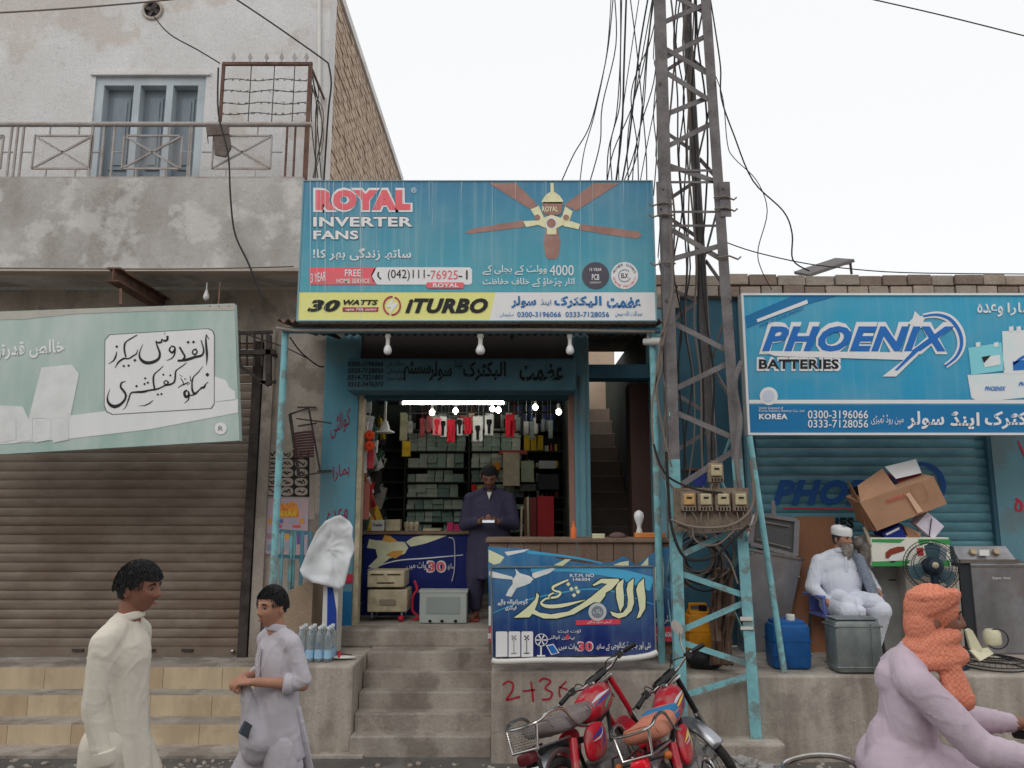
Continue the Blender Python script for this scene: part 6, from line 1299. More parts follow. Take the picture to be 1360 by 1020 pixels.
# grey steel trunks behind the man, with printed carton above
def appliance(nm, lb, cat, u0, u1, v0, Y, d, m, label2=None):
    x0, x1 = xat(u0, 800, Y), xat(u1, 800, Y); t = thing(nm, lb, cat, ((x0+x1)/2, Y, zR))
    part('casing', MB().bbox(x0, x1, Y, Y+d, zR, zat(v0, Y), .012), m, t); return t, x0, x1, zat(v0, Y)
greyc = mat('grey_steel_case', S(140, 142, 140, .6), col2=S(100, 102, 102, .6), amt=.7, scale=3, rough=.45, metal=.4)
beige = mat('beige_steel_case', S(156, 150, 142, .6), col2=S(116, 108, 102, .6), amt=.7, scale=3, rough=.5, metal=.2)
t, x0, x1, z1 = appliance('steel_locker', 'plain grey steel case behind the right shoulder of the seated man', 'case', 1158, 1203, 753, 7.55, .3, greyc)
part('slot', MB().box(xat(1180, 770, 7.55), xat(1190, 770, 7.55), 7.546, 7.549, zat(771, 7.55), zat(769.5, 7.55)), black, t)
t, x0, x1, z1 = appliance('washing_machine_case', 'beige washing machine casing behind the rider beside the pedestal fan', 'washing machine', 1205, 1277, 752, 7.4, .42, beige)
part('base_skirt', MB().box(x0+.01, x1-.01, 7.39, 7.399, zR+.01, zR+.08), dusty_cream, t); part('side_trim', MB().box(x1-.035, x1-.012, 7.39, 7.399, zR+.05, z1-.05), beige, t)
Y = 7.45
t, x0, x1, z1 = appliance('washing_machine', 'stainless steel washing machine with raised control panel at the right edge', 'washing machine', 1294, 1400, 748, Y, .5, steel)
part('dark_side', MB().box(x0-.1, x0-.002, Y+.02, Y+.48, zR, z1-.01), mat('dark_side_panel', S(40, 42, 46, .5)), t)
part('top_trim', MB().box(x0, x1, Y-.006, Y-.001, z1-.04, z1-.02), chrome, t)
cpx0, cpx1 = xat(1270, 735, Y+.1), xat(1340, 735, Y+.1)
cp = part('control_panel', MB().prism([Vector((cpx0-.03, Y+.02, z1-.0)), Vector((cpx1+.03, Y+.02, z1-.0)), Vector((cpx1-.0, Y+.14, z1+.15)), Vector((cpx0, Y+.14, z1+.15))], (0, .1, -.0)), steel, t)
part('panel_front', MB().bar((cpx0-.03, Y+.0, z1+.02), (cpx1+.03, Y+.0, z1+.02), .02, .03), chrome, t)
for u in (1292, 1323): part('dial_knob', MB().lathe([(.035, 0), (.03, .02), (.01, .022)], pt(u, 733, Y+.08), (0, -1, .5), n=18), mat('brass_knob', S(150, 136, 110, .6), rough=.3, metal=.4), cp, sm=True)
lettering('Super Asia', 1318, 766, 1342, 770, Y-.008, inkw, t)
for (u0, u1, v, n) in ((1300, 1316, 733, 1),): part('panel_label', MB().prism([pt(1301, 738, Y+.03), pt(1314, 738, Y+.03), pt(1314, 730, Y+.07), pt(1301, 730, Y+.07)], (0, .001, 0)), white_pl, cp)
# wide printed carton
Y = 7.25
t = thing('bakery_carton', 'long green and white printed carton lying on the steel cases behind the man', 'carton', tuple(pt(1200, 752, Y)))
x0, x1 = xat(1158, 735, Y), xat(1262, 735, Y)
part('carton_body', MB().bbox(x0, x1, Y, Y+.35, zat(752, Y), zat(714, Y), .004), mat('carton_white_print', S(196, 194, 184, .6), amt=.4, scale=6), t)
grn = mat('carton_green', S(56, 132, 74, .6), bump=0, amt=.3)
ppoly([(1158, 716), (1202, 716), (1195, 721), (1158, 720)], Y-.003, grn, t); ppoly([(1219, 716), (1262, 716), (1262, 724), (1235, 719), (1222, 725)], Y-.003, grn, t); ppoly([(1158, 746), (1210, 744), (1203, 752), (1158, 752)], Y-.003, grn, t); ppoly([(1222, 747), (1262, 744), (1262, 752), (1218, 752)], Y-.003, grn, t)
brn = mat('carton_brown_print', S(120, 56, 40, .6), amt=.6, scale=14, bump=0)
ppoly([(1176, 741), (1176, 734), (1182, 729), (1192, 726), (1201, 726), (1202, 731), (1194, 734), (1184, 737), (1180, 742)], Y-.004, brn, t); ppoly([(1180, 742), (1184, 738), (1194, 735), (1202, 732), (1202, 737), (1194, 744), (1184, 748)], Y-.003, pwh, t)
ppoly([(1217, 728), (1226, 727), (1227, 738), (1219, 738)], Y-.004, mat('carton_red', S(160, 50, 46, .6), bump=0), t); ppoly([(1228, 728), (1244, 724), (1258, 730), (1256, 745), (1236, 746)], Y-.003, mat('carton_grey', S(110, 120, 126, .6), bump=0, amt=.5, scale=12), t)

single('plastic_bundle', MB().ell(pt(1153, 733, Y+.12), (.09, .1, .17), n=20).ell(pt(1146, 722, Y+.15), (.1, .08, .07)).ell(pt(1158, 716, Y+.12), (.11, .08, .04)), mat('grey_polythene', S(120, 112, 106, .6), col2=S(70, 62, 60, .6), scale=14, amt=1, rough=.4, bump=.9, bscale=18), 'bundle of dirty polythene left of the printed carton', 'bundle', sm=True)
single('pale_stick', MB().bar(pt(1148, 700, Y+.05), pt(1157, 724, Y+.0), .03, .012), mat('pale_stick', (0, 0, 0)), 'short pale wooden slat sticking up beside the cartons', 'slat')
# cartons heap; each an open or closed box oriented by hand
def cart(nm, lb, P, Y, d, m, open_=None, rx=0):
    # P: four front corners in photo space, at depth Y
    t = thing(nm, lb, 'carton', tuple(pt(sum(p[0] for p in P)/4, max(p[1] for p in P), Y)))
    q = [pt(u, v, Y+(p[2] if len(p) > 2 else 0)) for p in P for u, v in [p[:2]]]
    part('carton_body', MB().prism(q, d), m, t); return t, q
big_d = (-.0, .3, .06)
P = [(1142, 667), (1240, 633, .02), (1258, 669, .02), (1165, 705)]
t, q = cart('brown_carton', 'large brown cardboard box with red lettering tilted on top of the heap', P, 7.2, big_d, carton)
# side face and opened flap at left
part('side_flap', MB().prism([pt(1161, 704, 7.2), pt(1143, 667, 7.2), pt(1128, 640, 7.4), pt(1138, 690, 7.4)], (-.005, .004, 0)), carton_d, t)
part('side_panel', MB().prism([pt(1143, 667, 7.2), pt(1139, 645, 7.36), pt(1172, 622, 7.42), pt(1192, 650, 7.25)], (0, .006, 0)), carton, t)
part('dark_inside', MB().prism([pt(1126, 650, 7.42), pt(1141, 644, 7.4), pt(1152, 666, 7.4), pt(1141, 672, 7.4)], (0, .006, 0)), black, t)
part('lower_flap', MB().prism([pt(1141, 670, 7.23), pt(1152, 668, 7.21), pt(1166, 706, 7.21), pt(1150, 703, 7.3)], (0, .006, 0)), carton_d, t)
Yk = 7.19
tape = mat('packing_tape', S(190, 156, 130, .6), rough=.3, bump=0); part('tape_strip', MB().poly([(1203, 656), (1208, 654), (1226, 679), (1219, 682)], Yk-.001), tape, t)
V, Fc = text2d('CHINA TEX', .03); fnr = lambda a, b: pt(1177+25*a-2*b, 668-8*a-5*b, Yk)
def slant(s, o, du, dv, m, par, Y, bold=.02):
    V, Fc = text2d(s, bold); part('lettering', MB().add([pt(o[0]+du[0]*a+dv[0]*b, o[1]+du[1]*a+dv[1]*b, Y) for a, b in V], Fc), m, par)
prt = mat('carton_red_print', S(160, 70, 56, .55), bump=0); prb = mat('carton_brown_ink', S(120, 84, 60, .55), bump=0)
slant('CHAWLA', (1178, 669), (25, -9), (-2, -5), prt, t, Yk)
mb = MB(); mb.poly([(1208, 647), (1223, 642), (1233, 660), (1219, 666)], Yk); 
brush(mb, [(1208, 648, .7), (1223, 642, .7), (1233, 661, .7), (1220, 667, .7), (1208, 648, .7)], on(Yk))
mb = MB(); brush(mb, [(1208, 648, .7), (1223, 642, .7), (1233, 661, .7), (1220, 667, .7), (1208, 648, .7)], on(Yk), n=2); part('print_outline', mb, prb, t)

# white/dark box behind on top
t, q = cart('open_white_box', 'white lidded box with dark red side on the very top of the heap', [(1183, 633), (1224, 625), (1222, 640), (1192, 652)], 7.38, (0, .2, .02), mat('dark_red_print', S(86, 26, 34, .5), amt=.4))
part('lid', MB().prism([pt(1176, 621, 7.42), pt(1217, 611, 7.42), pt(1224, 628, 7.34), pt(1190, 636, 7.34)], (0, .006, .01)), white_pt, t); part('navy_side', MB().prism([pt(1182, 632, 7.37), pt(1191, 636, 7.35), pt(1196, 651, 7.35), pt(1190, 648, 7.37)], (0, .004, 0)), mat('navy_card', S(30, 34, 60, .5)), t)
t, q = cart('pale_box', 'pale lilac box standing on one corner right of the big brown carton', [(1217, 697), (1232, 680), (1254, 699), (1240, 716)], 7.3, (0, .12, .02), mat('lilac_card', S(190, 184, 196, .6), amt=.3))
part('printed_stroke', MB().bar(pt(1237, 689, 7.29), pt(1234, 713, 7.29), .012, .004), black, t)
t, q = cart('blue_box', 'dark blue box wedged under the big brown carton', [(1172, 708), (1196, 696), (1204, 714), (1176, 716)], 7.28, (0, .2, .02), mat('royal_blue_card', S(22, 36, 100, .5), amt=.3))
part('print_strip', MB().poly([(1176, 709), (1194, 700), (1195, 703), (1178, 711)], 7.276), inkw, t)
t, q = cart('open_brown_flap', 'small open brown carton flap between the blue and lilac boxes', [(1199, 697), (1223, 708), (1222, 716), (1206, 712)], 7.3, (0, .1, .02), carton); part('flap', MB().prism([pt(1199, 697, 7.3), pt(1206, 712, 7.3), pt(1222, 714, 7.25), pt(1215, 706, 7.25)], (0, .004, 0)), carton, t)
single('flat_carton', MB().prism([pt(1160, 715, 7.28), pt(1200, 711, 7.3), pt(1230, 716, 7.3), pt(1166, 718, 7.26)], (0, .25, .0)), carton, 'flattened pale card lying on top of the printed carton', 'card')
# pedestal fan facing away
c = pt(1237, 752, 7.0)
t = thing('pedestal_fan', 'black pedestal fan turned sideways in front of the washing machine casings', 'fan', (c.x, c.y, zR))
ax = Vector((-.35, -1, .1)).normalized(); gm = MB()
for k, (rr, o_) in enumerate(((.225, 0), (.2, -.045), (.15, -.07), (.09, -.085), (.2, .045), (.15, .07))): gm.ring(c+ax*o_, ax, rr, .0035, 36, 5)
part('grille_ring', gm, wire_m, t, kind='stuff')
gm = MB(); xx = ax.cross(Vector((0, 0, 1))).normalized(); yy = ax.cross(xx)
for k in range(48):
    a = 2*PI*k/48; d = xx*math.cos(a)+yy*math.sin(a)
    for s_ in (-1, 1): gm.tube([c+d*.225, c+d*.2+ax*.045*s_, c+d*.15+ax*.07*s_, c+d*.06+ax*.088*s_], .0013, 3, caps=False)
part('grille_wire', gm, wire_m, t, kind='stuff')
for k in range(3):
    a = 2*PI*k/3+.5; d = xx*math.cos(a)+yy*math.sin(a); e2 = ax.cross(d)
    part('fan_blade', MB().prism([c+d*.03-e2*.02, c+d*.08-e2*.07, c+d*.18-e2*.08+ax*.02, c+d*.2+ax*.03, c+d*.17+e2*.05+ax*.02, c+d*.06+e2*.03], ax*.004), mat('smoky_blade', S(60, 84, 92, .55), rough=.3), t)
dkb = mat('dark_blue_motor', S(24, 36, 48, .5), rough=.4)
part('motor', MB().lathe([(.03, -.02), (.075, 0), (.08, .05), (.075, .12), (.05, .15), (.02, .155)], c-ax*.11+Vector((0, 0, 0)), -ax*-1 if False else ax*1, n=20), dkb, t, sm=True)
part('motor_rear', MB().lathe([(.07, 0), (.072, .07), (.05, .1), (.015, .105)], c+ax*.1, ax, n=20), dkb, t, sm=True)
part('knob', MB().ell(c+ax*.215, (.028, .02, .028)), dusty_cream, t, sm=True)
part('neck', MB().bar(c+ax*.12+Vector((0, 0, -.05)), c+ax*.12+Vector((0, 0, -.22)), .05), dkb, t)
part('pole', MB().tube([c+ax*.12+Vector((0, 0, -.2)), Vector((c.x+ax.x*.12, c.y+ax.y*.12, zR+.03))], .016, 10), chrome, t, sm=True)
part('fan_base', MB().lathe([(.2, 0), (.2, .015), (.12, .03), (.03, .045)], (c.x+ax.x*.12, c.y+ax.y*.12, zR), n=28), dkb, t, sm=True)
# loose fan grille and parts at the right
c = Vector((xat(1320, 868, 6.85), 6.85, zR+.035))
t = thing('fan_cage', 'loose round black fan cage lying on the platform at the right', 'fan cage', tuple(c)); gm = MB()
for rr, o_ in ((.25, 0), (.22, .03), (.16, .045), (.22, -.03), (.1, .05)): gm.ring(c+Vector((0, 0, o_)), (0, 0, 1), rr, .005, 36, 5)
for k in range(36):
    a = 2*PI*k/36; d = Vector((math.cos(a), math.sin(a), 0)); gm.tube([c+d*.25, c+d*.22+Vector((0, 0, .03)), c+d*.05+Vector((0, 0, .05))], .002, 3, caps=False)
part('cage_wire', gm, wire_m, t, kind='stuff')
c = pt(1318, 848, 6.85)
t = thing('fan_motor_housing', 'cream fan motor housing resting on the loose black cage', 'motor', tuple(c))
part('housing', MB().lathe([(.06, 0), (.07, .02), (.068, .1), (.05, .125), (.02, .13)], c+Vector((0, 0, -.05)), n=20), cream_pl, t, sm=True); part('cord', MB().ring(c+Vector((.02, -.03, 0)), (.3, 1, .2), .085, .005, 26, 6), wire_m, t)
t = thing('fan_base_arm', 'cream plastic fan arm propped beside the washing machine', 'fan part', tuple(pt(1300, 875, 6.75)))
Y = 6.75
part('arm', MB().prism([pt(1283, 837, Y), pt(1288, 835, Y), pt(1292, 838, Y), pt(1305, 862, Y), pt(1300, 868, Y), pt(1290, 862, Y)], (0, .03, 0)), cream_pl, t)
part('foot_plate', MB().prism([pt(1288, 863, Y-.02), pt(1312, 860, Y+.05), pt(1320, 868, Y+.05), pt(1302, 878, Y-.05)], (0, .02, -.01)), cream_pl, t)
# plastic rubbish on the road
rb = MB(); random.seed(4)
c = Vector((xat(992, 1000, 6.3), 6.3, .03))
bmx = bmesh.new(); bmesh.ops.create_icosphere(bmx, subdivisions=4, radius=.1)
for v in bmx.verts:
    d = v.co.normalized(); v.co = d*.13*(1+.7*noise.noise(d*2.5)+.5*noise.noise(d*6)); v.co.z *= .5; v.co.x *= 1.5
rb.add([v.co+c for v in bmx.verts], [[v.index for v in f.verts] for f in bmx.faces]); bmx.free()
single('plastic_bag', rb, mat('grey_polythene_bag', S(150, 148, 146, .6), rough=.25, amt=.6, scale=9, alpha=.8, bump=.3), 'crumpled translucent plastic bag on the ground under the tower', 'bag')
# ================================================================== MOTORCYCLES
redp = mat('glossy_red_tank', S(150, 16, 32, .5), rough=.28, spec=.5, amt=.5, col2=S(96, 16, 28, .5), bump=0, local=True, dirt=S(116, 84, 80, .5), damt=.5, dscale=7)
seat1 = mat('grey_ribbed_seat', S(104, 96, 94, .55), amt=.5, scale=12, bump=.2, rough=.8, local=True); seat2 = mat('orange_brown_seat', S(160, 104, 84, .55), col2=S(128, 84, 70, .55), amt=.5, scale=9, rough=.6, bump=.15, local=True)
tyre = mat('dusty_tyre', (.035, .033, .032), rough=.9, amt=.6, scale=8, col2=(.09, .082, .075), bump=.5, local=True)
eng = mat('cast_engine', S(120, 118, 116, .6), rough=.5, metal=.5, amt=.8, scale=14, bump=.3, local=True); frm = mat('black_frame', (.02, .02, .02), rough=.4, bump=0); taill = mat('red_lens', S(190, 10, 30, .5), rough=.12, bump=0, spec=.7); fend = mat('steel_mudguard', S(150, 152, 156, .7), metal=.8, rough=.3, amt=.5, bump=0)
dec_b = mat('decal_blue', S(44, 62, 130, .6), bump=0, rough=.3); dec_w = mat('decal_white', S(190, 190, 196, .7), bump=0, rough=.3); dec_g = mat('decal_green', S(70, 140, 116, .6), bump=0, rough=.3); dec_y = mat('decal_yellow', S(206, 176, 80, .6), bump=0, rough=.3); platem = mat('number_plate_white', S(214, 216, 214, .72), amt=.4, scale=9, bump=0)
def ellbox(sx, sy, sz, e=.6, n=28, m=16, taper=0, sag=0):
    V = []; Fc = []; sg = lambda x, p: math.copysign(abs(x)**p, x)
    for i in range(m+1):
        t_ = -PI/2+PI*i/m
        for k in range(n):
            p = 2*PI*k/n; x = sx*sg(math.cos(t_), e)*sg(math.cos(p), e); y = sy*sg(math.cos(t_), e)*sg(math.sin(p), e); z = sz*sg(math.sin(t_), e)
            f_ = 1-taper*(.5-x/sx*.5); V.append(Vector((x, y*f_, z*(1-taper*.5*(.5-x/sx*.5))+sag*(x/sx)**2)))
    for i in range(m):
        for k in range(n): Fc.append((i*n+k, i*n+(k+1) % n, (i+1)*n+(k+1) % n, (i+1)*n+k))
    return V, Fc
def motorcycle(lb, seatm, style, steer, loc, rot):
    t = thing('motorcycle', lb, 'motorcycle', (0, 0, 0))
    P = lambda nm, mb, m, par=None, sm=True, **k: part(nm, mb, m, par or t, sm=sm, local=True, **k)
    # rear wheel at x=0, front at x=1.2
    def wheel(x, M=None, par=None):
        def X(mb):
            if M: mb.v = [M @ v for v in mb.v]
            return mb
        w_ = P('wheel', X(MB().ring((x, 0, .29), (0, 1, 0), .255, .036, 44, 10)), tyre, par)
        P('rim', X(MB().ring((x, 0, .29), (0, 1, 0), .215, .012, 44, 6, 1.8)), chrome, w_)
        P('hub', X(MB().lathe([(.03, -.06), (.06, -.05), (.06, .05), (.03, .06)], (x, 0, .29), (0, 1, 0))), eng, w_)
        sp = MB()
        for k in range(36):
            a = 2*PI*k/36; b_ = a+.35*(1 if k % 2 else -1); s_ = .035 if k % 4 < 2 else -.035
            sp.tube([(x+.055*math.cos(a), s_, .29+.055*math.sin(a)), (x+.21*math.cos(b_), 0, .29+.21*math.sin(b_))], .0022, 4, caps=False)
        P('spoke', X(sp), chrome, w_, kind='stuff')
    wheel(0)
    # frame
    P('frame', MB().tube([(1.0, 0, .86), (.9, 0, .7), (.5, 0, .58), (.15, 0, .62), (-.12, 0, .64)], .022, 8).tube([(.96, 0, .8), (.78, 0, .34), (.4, 0, .26), (.34, 0, .55)], .016, 8).tube([(.4, .09, .3), (0, .1, .29)], .016, 8).tube([(.4, -.09, .3), (0, -.1, .29)], .016, 8), frm)
    # tank
    V, Fc = ellbox(.24, .125, .12, .78, taper=.35); mb = MB().add([v+Vector((.72, 0, .78)) for v in V], Fc); mb.v = [Vector((v.x, v.y, v.z+.04*(v.x-.72)/.24)) for v in mb.v]; tk = P('fuel_tank', mb, redp)
    P('fuel_cap', MB().lathe([(.03, 0), (.03, .015), (.02, .02)], (.8, 0, .905)), chrome, tk)
    for s_ in (-1, 1):
        y = s_*.128
        def proj(cx_, cz_, sx, sy, sz, e, yo, tp=0, lift=0, sk=0, off=.0025):
            pw = 2/e
            def fn(x, z):
                dx = min(.93, abs((x-cx_-(z-cz_)*sk)/sx)); dz = min(.93, abs((z-lift*(x-cx_)/sx-cz_)/sz)); v_ = max(.02, 1-dx**pw-dz**pw)
                return Vector((x, s_*(yo+sy*v_**(1/pw)*(1-tp*(.5-(x-cx_)/sx*.5))+off), z))
            return fn
        def dec(strokes, m, fn):
            mb = MB(); [brush(mb, P_, fn, n=6, mn=.001) for P_ in strokes]; P('decal', mb, m, tk, sm=False)
        ft = proj(.72, .78, .24, .125, .12, .78, 0, .35, .04)
        c1, c2, c3 = (dec_w, dec_b, dec_g) if style == 0 else (dec_w, dec_y, dec_b)
        dec([[(.56, .785, .004), (.66, .815, .022), (.76, .83, .016), (.86, .84, .003)]], c1, ft); dec([[(.6, .765, .004), (.7, .79, .02), (.8, .81, .012), (.86, .825, .003)]], c2, ft); dec([[(.72, .735, .02), (.76, .765, .018), (.84, .8, .01), (.9, .83, .002)]], c3, ft)
        # side cover
        V, Fc = ellbox(.15, .03, .115, .7); mb = MB().add([v+Vector((.42, s_*.11, .56)) for v in V], Fc); mb.v = [Vector((v.x+(v.z-.56)*.35, v.y, v.z)) for v in mb.v]; sc2 = P('side_cover', mb, redp)
        fs_ = proj(.42, .56, .15, .03, .115, .7, .11, 0, 0, .35)
        dec([[(.34, .585, .004), (.42, .6, .02), (.5, .615, .03), (.535, .63, .004)], [(.5, .61, .02), (.5, .56, .02), (.44, .51, .004)]], c2, fs_); dec([[(.34, .57, .003), (.44, .575, .012), (.5, .6, .008), (.52, .64, .003)]], c1, lambda x, z: fs_(x, z)+Vector((0, s_*.0015, 0)))
        # shocks
        P('shock_cover', MB().tube([(.13, s_*.115, .64), (.06, s_*.115, .46)], .03, 12), redp); P('shock_absorber', MB().tube([(.06, s_*.115, .46), (.0, s_*.115, .3)], .023, 12), chrome)
        P('swing_arm', MB().tube([(.42, s_*.09, .3), (0, s_*.1, .29)], .018, 8), frm)
    # seat with ribs
    V, Fc = ellbox(.34, .135, .055, .5, n=36, m=14); mb = MB(); mb.add([Vector((v.x+.22, v.y*(1-.15*(v.x/.34)), v.z+.745+.03*abs(v.x/.34)**2)) for v in V], Fc); st_ = P('seat', mb, seatm)
    for k in range(13):
        x = -.08+k*.05; P('seat_rib', MB().tube([(x, -.128, .765), (x, -.1, .798+.02*abs((x-.22)/.34)**2), (x, 0, .803+.02*abs((x-.22)/.34)**2), (x, .1, .798+.02*abs((x-.22)/.34)**2), (x, .128, .765)], .0075, 6), seatm, st_)
    if style == 1:
        P('blue_seat_patch', MB().bbox(.38, .56, -.125, .125, .72, .82, .03), mat('blue_cloth_patch', S(40, 96, 136, .55), amt=.4), st_)
        V, Fc = text2d('007', .04, .2); P('lettering', MB().add([Vector((-.02+.13*a, -.137, .735+.045*b)) for a, b in V], Fc), dec_y, st_, sm=False)
    # rear carrier
    P('carrier', MB().tube([Vector(q) for q in crom([(.3, -.15, .68), (.16, -.16, .72), (.05, -.16, .84), (-.1, -.15, .86), (-.24, -.13, .83), (-.27, 0, .82), (-.24, .13, .83), (-.1, .15, .86), (.05, .16, .84), (.16, .16, .72), (.3, .15, .68)], 5)], .011, 8).tube([(-.25, -.12, .82), (-.28, -.1, .68), (-.28, .1, .68), (-.25, .12, .82)], .01, 8).tube([(-.28, -.1, .68), (.1, -.12, .66)], .009, 6).tube([(-.28, .1, .68), (.1, .12, .66)], .009, 6), chrome)
    if style == 0:
        mb = MB()
        for k in range(11): mb.tube([(-.272, -.1+k*.02, .82), (-.28, -.1+k*.02, .68)], .0022, 4)
        for k in range(9): mb.tube([(-.273, -.11, .69+k*.016), (-.273, .11, .69+k*.016)], .0022, 4)
        P('wire_basket', mb, chrome, kind='stuff')
    # rear mudguard, tail light, plate
    def guard(cx_, r, a0, a1, w_, m, nm, M=None):
        V = []; Fc = []; n = 22
        for i in range(n+1):
            a = R(a0+(a1-a0)*i/n)
            for (yy, dr) in ((-w_, -.03), (-w_, -.0), (-w_*.5, .012), (0, .016), (w_*.5, .012), (w_, 0), (w_, -.03)): V.append(Vector((cx_+(r+dr)*math.cos(a), yy, .29+(r+dr)*math.sin(a))))
        for i in range(n):
            for k in range(6): Fc.append((i*7+k, i*7+k+1, (i+1)*7+k+1, (i+1)*7+k))
        mb = MB().add(V, Fc)
        if M: mb.v = [M @ v for v in mb.v]
        o = P(nm, mb, m); md = o.modifiers.new('thickness', 'SOLIDIFY'); md.thickness = .003
    guard(0, .33, 60, 195, .06, fend, 'rear_mudguard')
    P('tail_light', MB().bbox(-.33, -.22, -.055, .055, .6, .67, .02), taill if style else mat('dark_red_lens', S(70, 20, 26, .5), rough=.3, bump=0)); P('light_bracket', MB().bbox(-.25, -.2, -.05, .05, .45, .62, .01), frm)
    pl = P('number_plate', MB().bbox(-.335, -.328, -.1, .1, .45, .585, .002), platem, sm=False)
    V, Fc = text2d('KHR', .03); P('lettering', MB().add([Vector((-.337, -.045+(.09)*(1-a), .535+.035*b)) for a, b in V], Fc), dec_b, pl, sm=False)
    V, Fc = text2d('1534' if style == 0 else '8207', .03); P('lettering', MB().add([Vector((-.337, -.06+.12*(1-a), .465+.055*b)) for a, b in V], Fc), dec_b, pl, sm=False)
    for s_ in ((-1, 1) if style == 1 else ()):
        P('indicator', MB().ell((-.2, s_*.17, .64), (.035, .025, .025)), mat('amber_lens', S(150, 80, 30, .6), rough=.2, bump=0)); P('indicator_stalk', MB().tube([(-.2, 0, .64), (-.2, s_*.15, .64)], .008, 6), frm)
    # engine, exhaust
    P('engine', MB().bbox(.42, .72, -.11, .11, .25, .42, .03).lathe([(.06, -.13), (.09, -.12), (.09, .12), (.06, .13)], (.62, 0, .34), (0, 1, 0)).lathe([(.07, 0), (.07, .22), (.05, .24)], (.68, 0, .36), (.9, 0, .25), n=16), eng)
    fin = MB()
    for k in range(8): fin.bbox(.72+k*.022, .73+k*.022, -.085, .085, .29+.006*k, .46+.006*k, .002)
    P('cooling_fin', fin, eng, kind='stuff')
    P('exhaust_pipe', MB().tube([Vector(q) for q in crom([(.86, -.06, .36), (.92, -.1, .3), (.8, -.14, .22), (.5, -.15, .22), (.35, -.15, .24)], 4)], .018, 10), chrome); P('silencer', MB().tube([(.36, -.155, .24), (.3, -.16, .25), (-.2, -.17, .3), (-.27, -.17, .305)], [.022, .042, .042, .02], 14), chrome)
    P('foot_rest', MB().tube([(.5, -.28, .27), (.5, .28, .27)], .011, 8).tube([(.5, -.28, .27), (.5, -.19, .27)], .02, 8).tube([(.5, .28, .27), (.5, .19, .27)], .02, 8), frm)
    P('kick_starter', MB().tube([(.5, -.12, .33), (.46, -.18, .42), (.46, -.26, .43)], .009, 6), chrome)
    P('chain_case', MB().bbox(.0, .45, .09, .12, .27, .34, .012), frm); P('side_stand', MB().tube([(.45, .1, .26), (.4, .28, -.0+.03)], .01, 6), frm)
    # front end, turned by the steering angle about the raked axis
    hp = Vector((.98, 0, .83)); axd = Vector((-.47, 0, .88)).normalized()
    MS_ = Matrix.Translation(hp) @ Matrix.Rotation(steer, 4, axd) @ Matrix.Translation(-hp)
    low = lambda v: Vector((v.x, v.y, v.z-.07*min(1, max(0, (v.z-.9)/.1))))
    def H(nm, mb, m, par=None, sm=True, **k): mb.v = [MS_ @ low(v) for v in mb.v]; return P(nm, mb, m, par, sm, **k)
    wheel(1.24, MS_)
    for s_ in (-1, 1):
        H('fork_leg', MB().tube([(.95, s_*.085, .9), (1.06, s_*.085, .66), (1.24, s_*.085, .29)], [.022, .022, .018], 12), redp if style == 0 else frm); H('fork_tube', MB().tube([(1.09, s_*.085, .6), (1.22, s_*.085, .33)], .0275, 12), chrome)
    guard(1.24, .31, 40, 170, .05, redp if style == 0 else fend, 'front_mudguard', MS_)
    hb_ = H('handlebar', MB().tube([Vector(q) for q in crom([(.78, -.36, 1.02), (.84, -.25, 1.04), (.92, -.13, 1.0), (.93, -.06, .94), (.93, .06, .94), (.92, .13, 1.0), (.84, .25, 1.04), (.78, .36, 1.02)], 5)], .0115, 10).tube([(.91, -.15, 1.01), (.91, .15, 1.01)], .008, 8), chrome)
    for s_ in (-1, 1):
        H('grip', MB().tube([(.78, s_*.37, 1.02), (.825, s_*.27, 1.037)], .018, 12), frm, hb_); H('switch_block', MB().obox(Matrix.Translation((.845, s_*.235, 1.037)), .045, .045, .05), frm, hb_)
        H('brake_lever', MB().tube([(.87, s_*.24, 1.035), (.9, s_*.3, 1.03), (.87, s_*.38, 1.02)], .006, 6), chrome if style == 0 else frm, hb_)
        H('control_cable', MB().tube([Vector(q) for q in crom([(.88, s_*.22, 1.04), (1.0, s_*.14, 1.06), (1.06, s_*.06, .92), (1.0, s_*.03, .75)], 4)], .0045, 5), frm, hb_)
    if style == 1:
        mm = H('mirror', MB().tube([Vector(q) for q in crom([(.85, -.22, 1.04), (.86, -.25, 1.12), (.84, -.3, 1.2)], 4)], .005, 6), chrome, hb_); H('mirror_back', MB().lathe([(.02, .02), (.055, .008), (.06, 0), (.001, 0)], (.84, -.31, 1.24), (1, 0, .1), sq=.7), mat('mirror_glass', S(225, 230, 235, .8), rough=.05, metal=.9, bump=0), hb_)
    H('headlight', MB().lathe([(.03, -.12), (.07, -.08), (.085, 0), (.09, .03)], (1.07, 0, .9), (1, 0, -.05), n=24), redp if style == 0 else frm); H('headlight_lens', MB().lathe([(.088, .03), (.07, .045), (.001, .05)], (1.07, 0, .9), (1, 0, -.05), n=24), glass_b)
    H('speedometer', MB().bbox(.9, 1.02, -.11, .11, .97, 1.04, .025), frm); H('speedometer_face', MB().lathe([(.04, 0), (.04, .003)], (.955, -.05, 1.041), n=20).lathe([(.04, 0), (.04, .003)], (.955, .05, 1.041), n=20), black, kind='stuff')
    H('fork_clamp', MB().bbox(.9, 1.0, -.11, .11, .88, .92, .015), chrome)
    t.location = loc; t.rotation_euler = rot; t.scale = (.9,)*3
    return t
def bike_at(lb, seatm, style, steer, x, y, yaw, lean, roll_pivot=0):
    # lean about the ground line, negative = towards its own left
    q = (Matrix.Rotation(yaw, 4, 'Z') @ Matrix.Rotation(lean, 4, 'X')).to_euler()
    return motorcycle(lb, seatm, style, steer, (x, y, .01), q)
bike_at('red motorcycle with grey ribbed seat and wire basket, the left one of the parked pair', seat1, 0, R(44), .39, 4.86, R(57), R(-20))
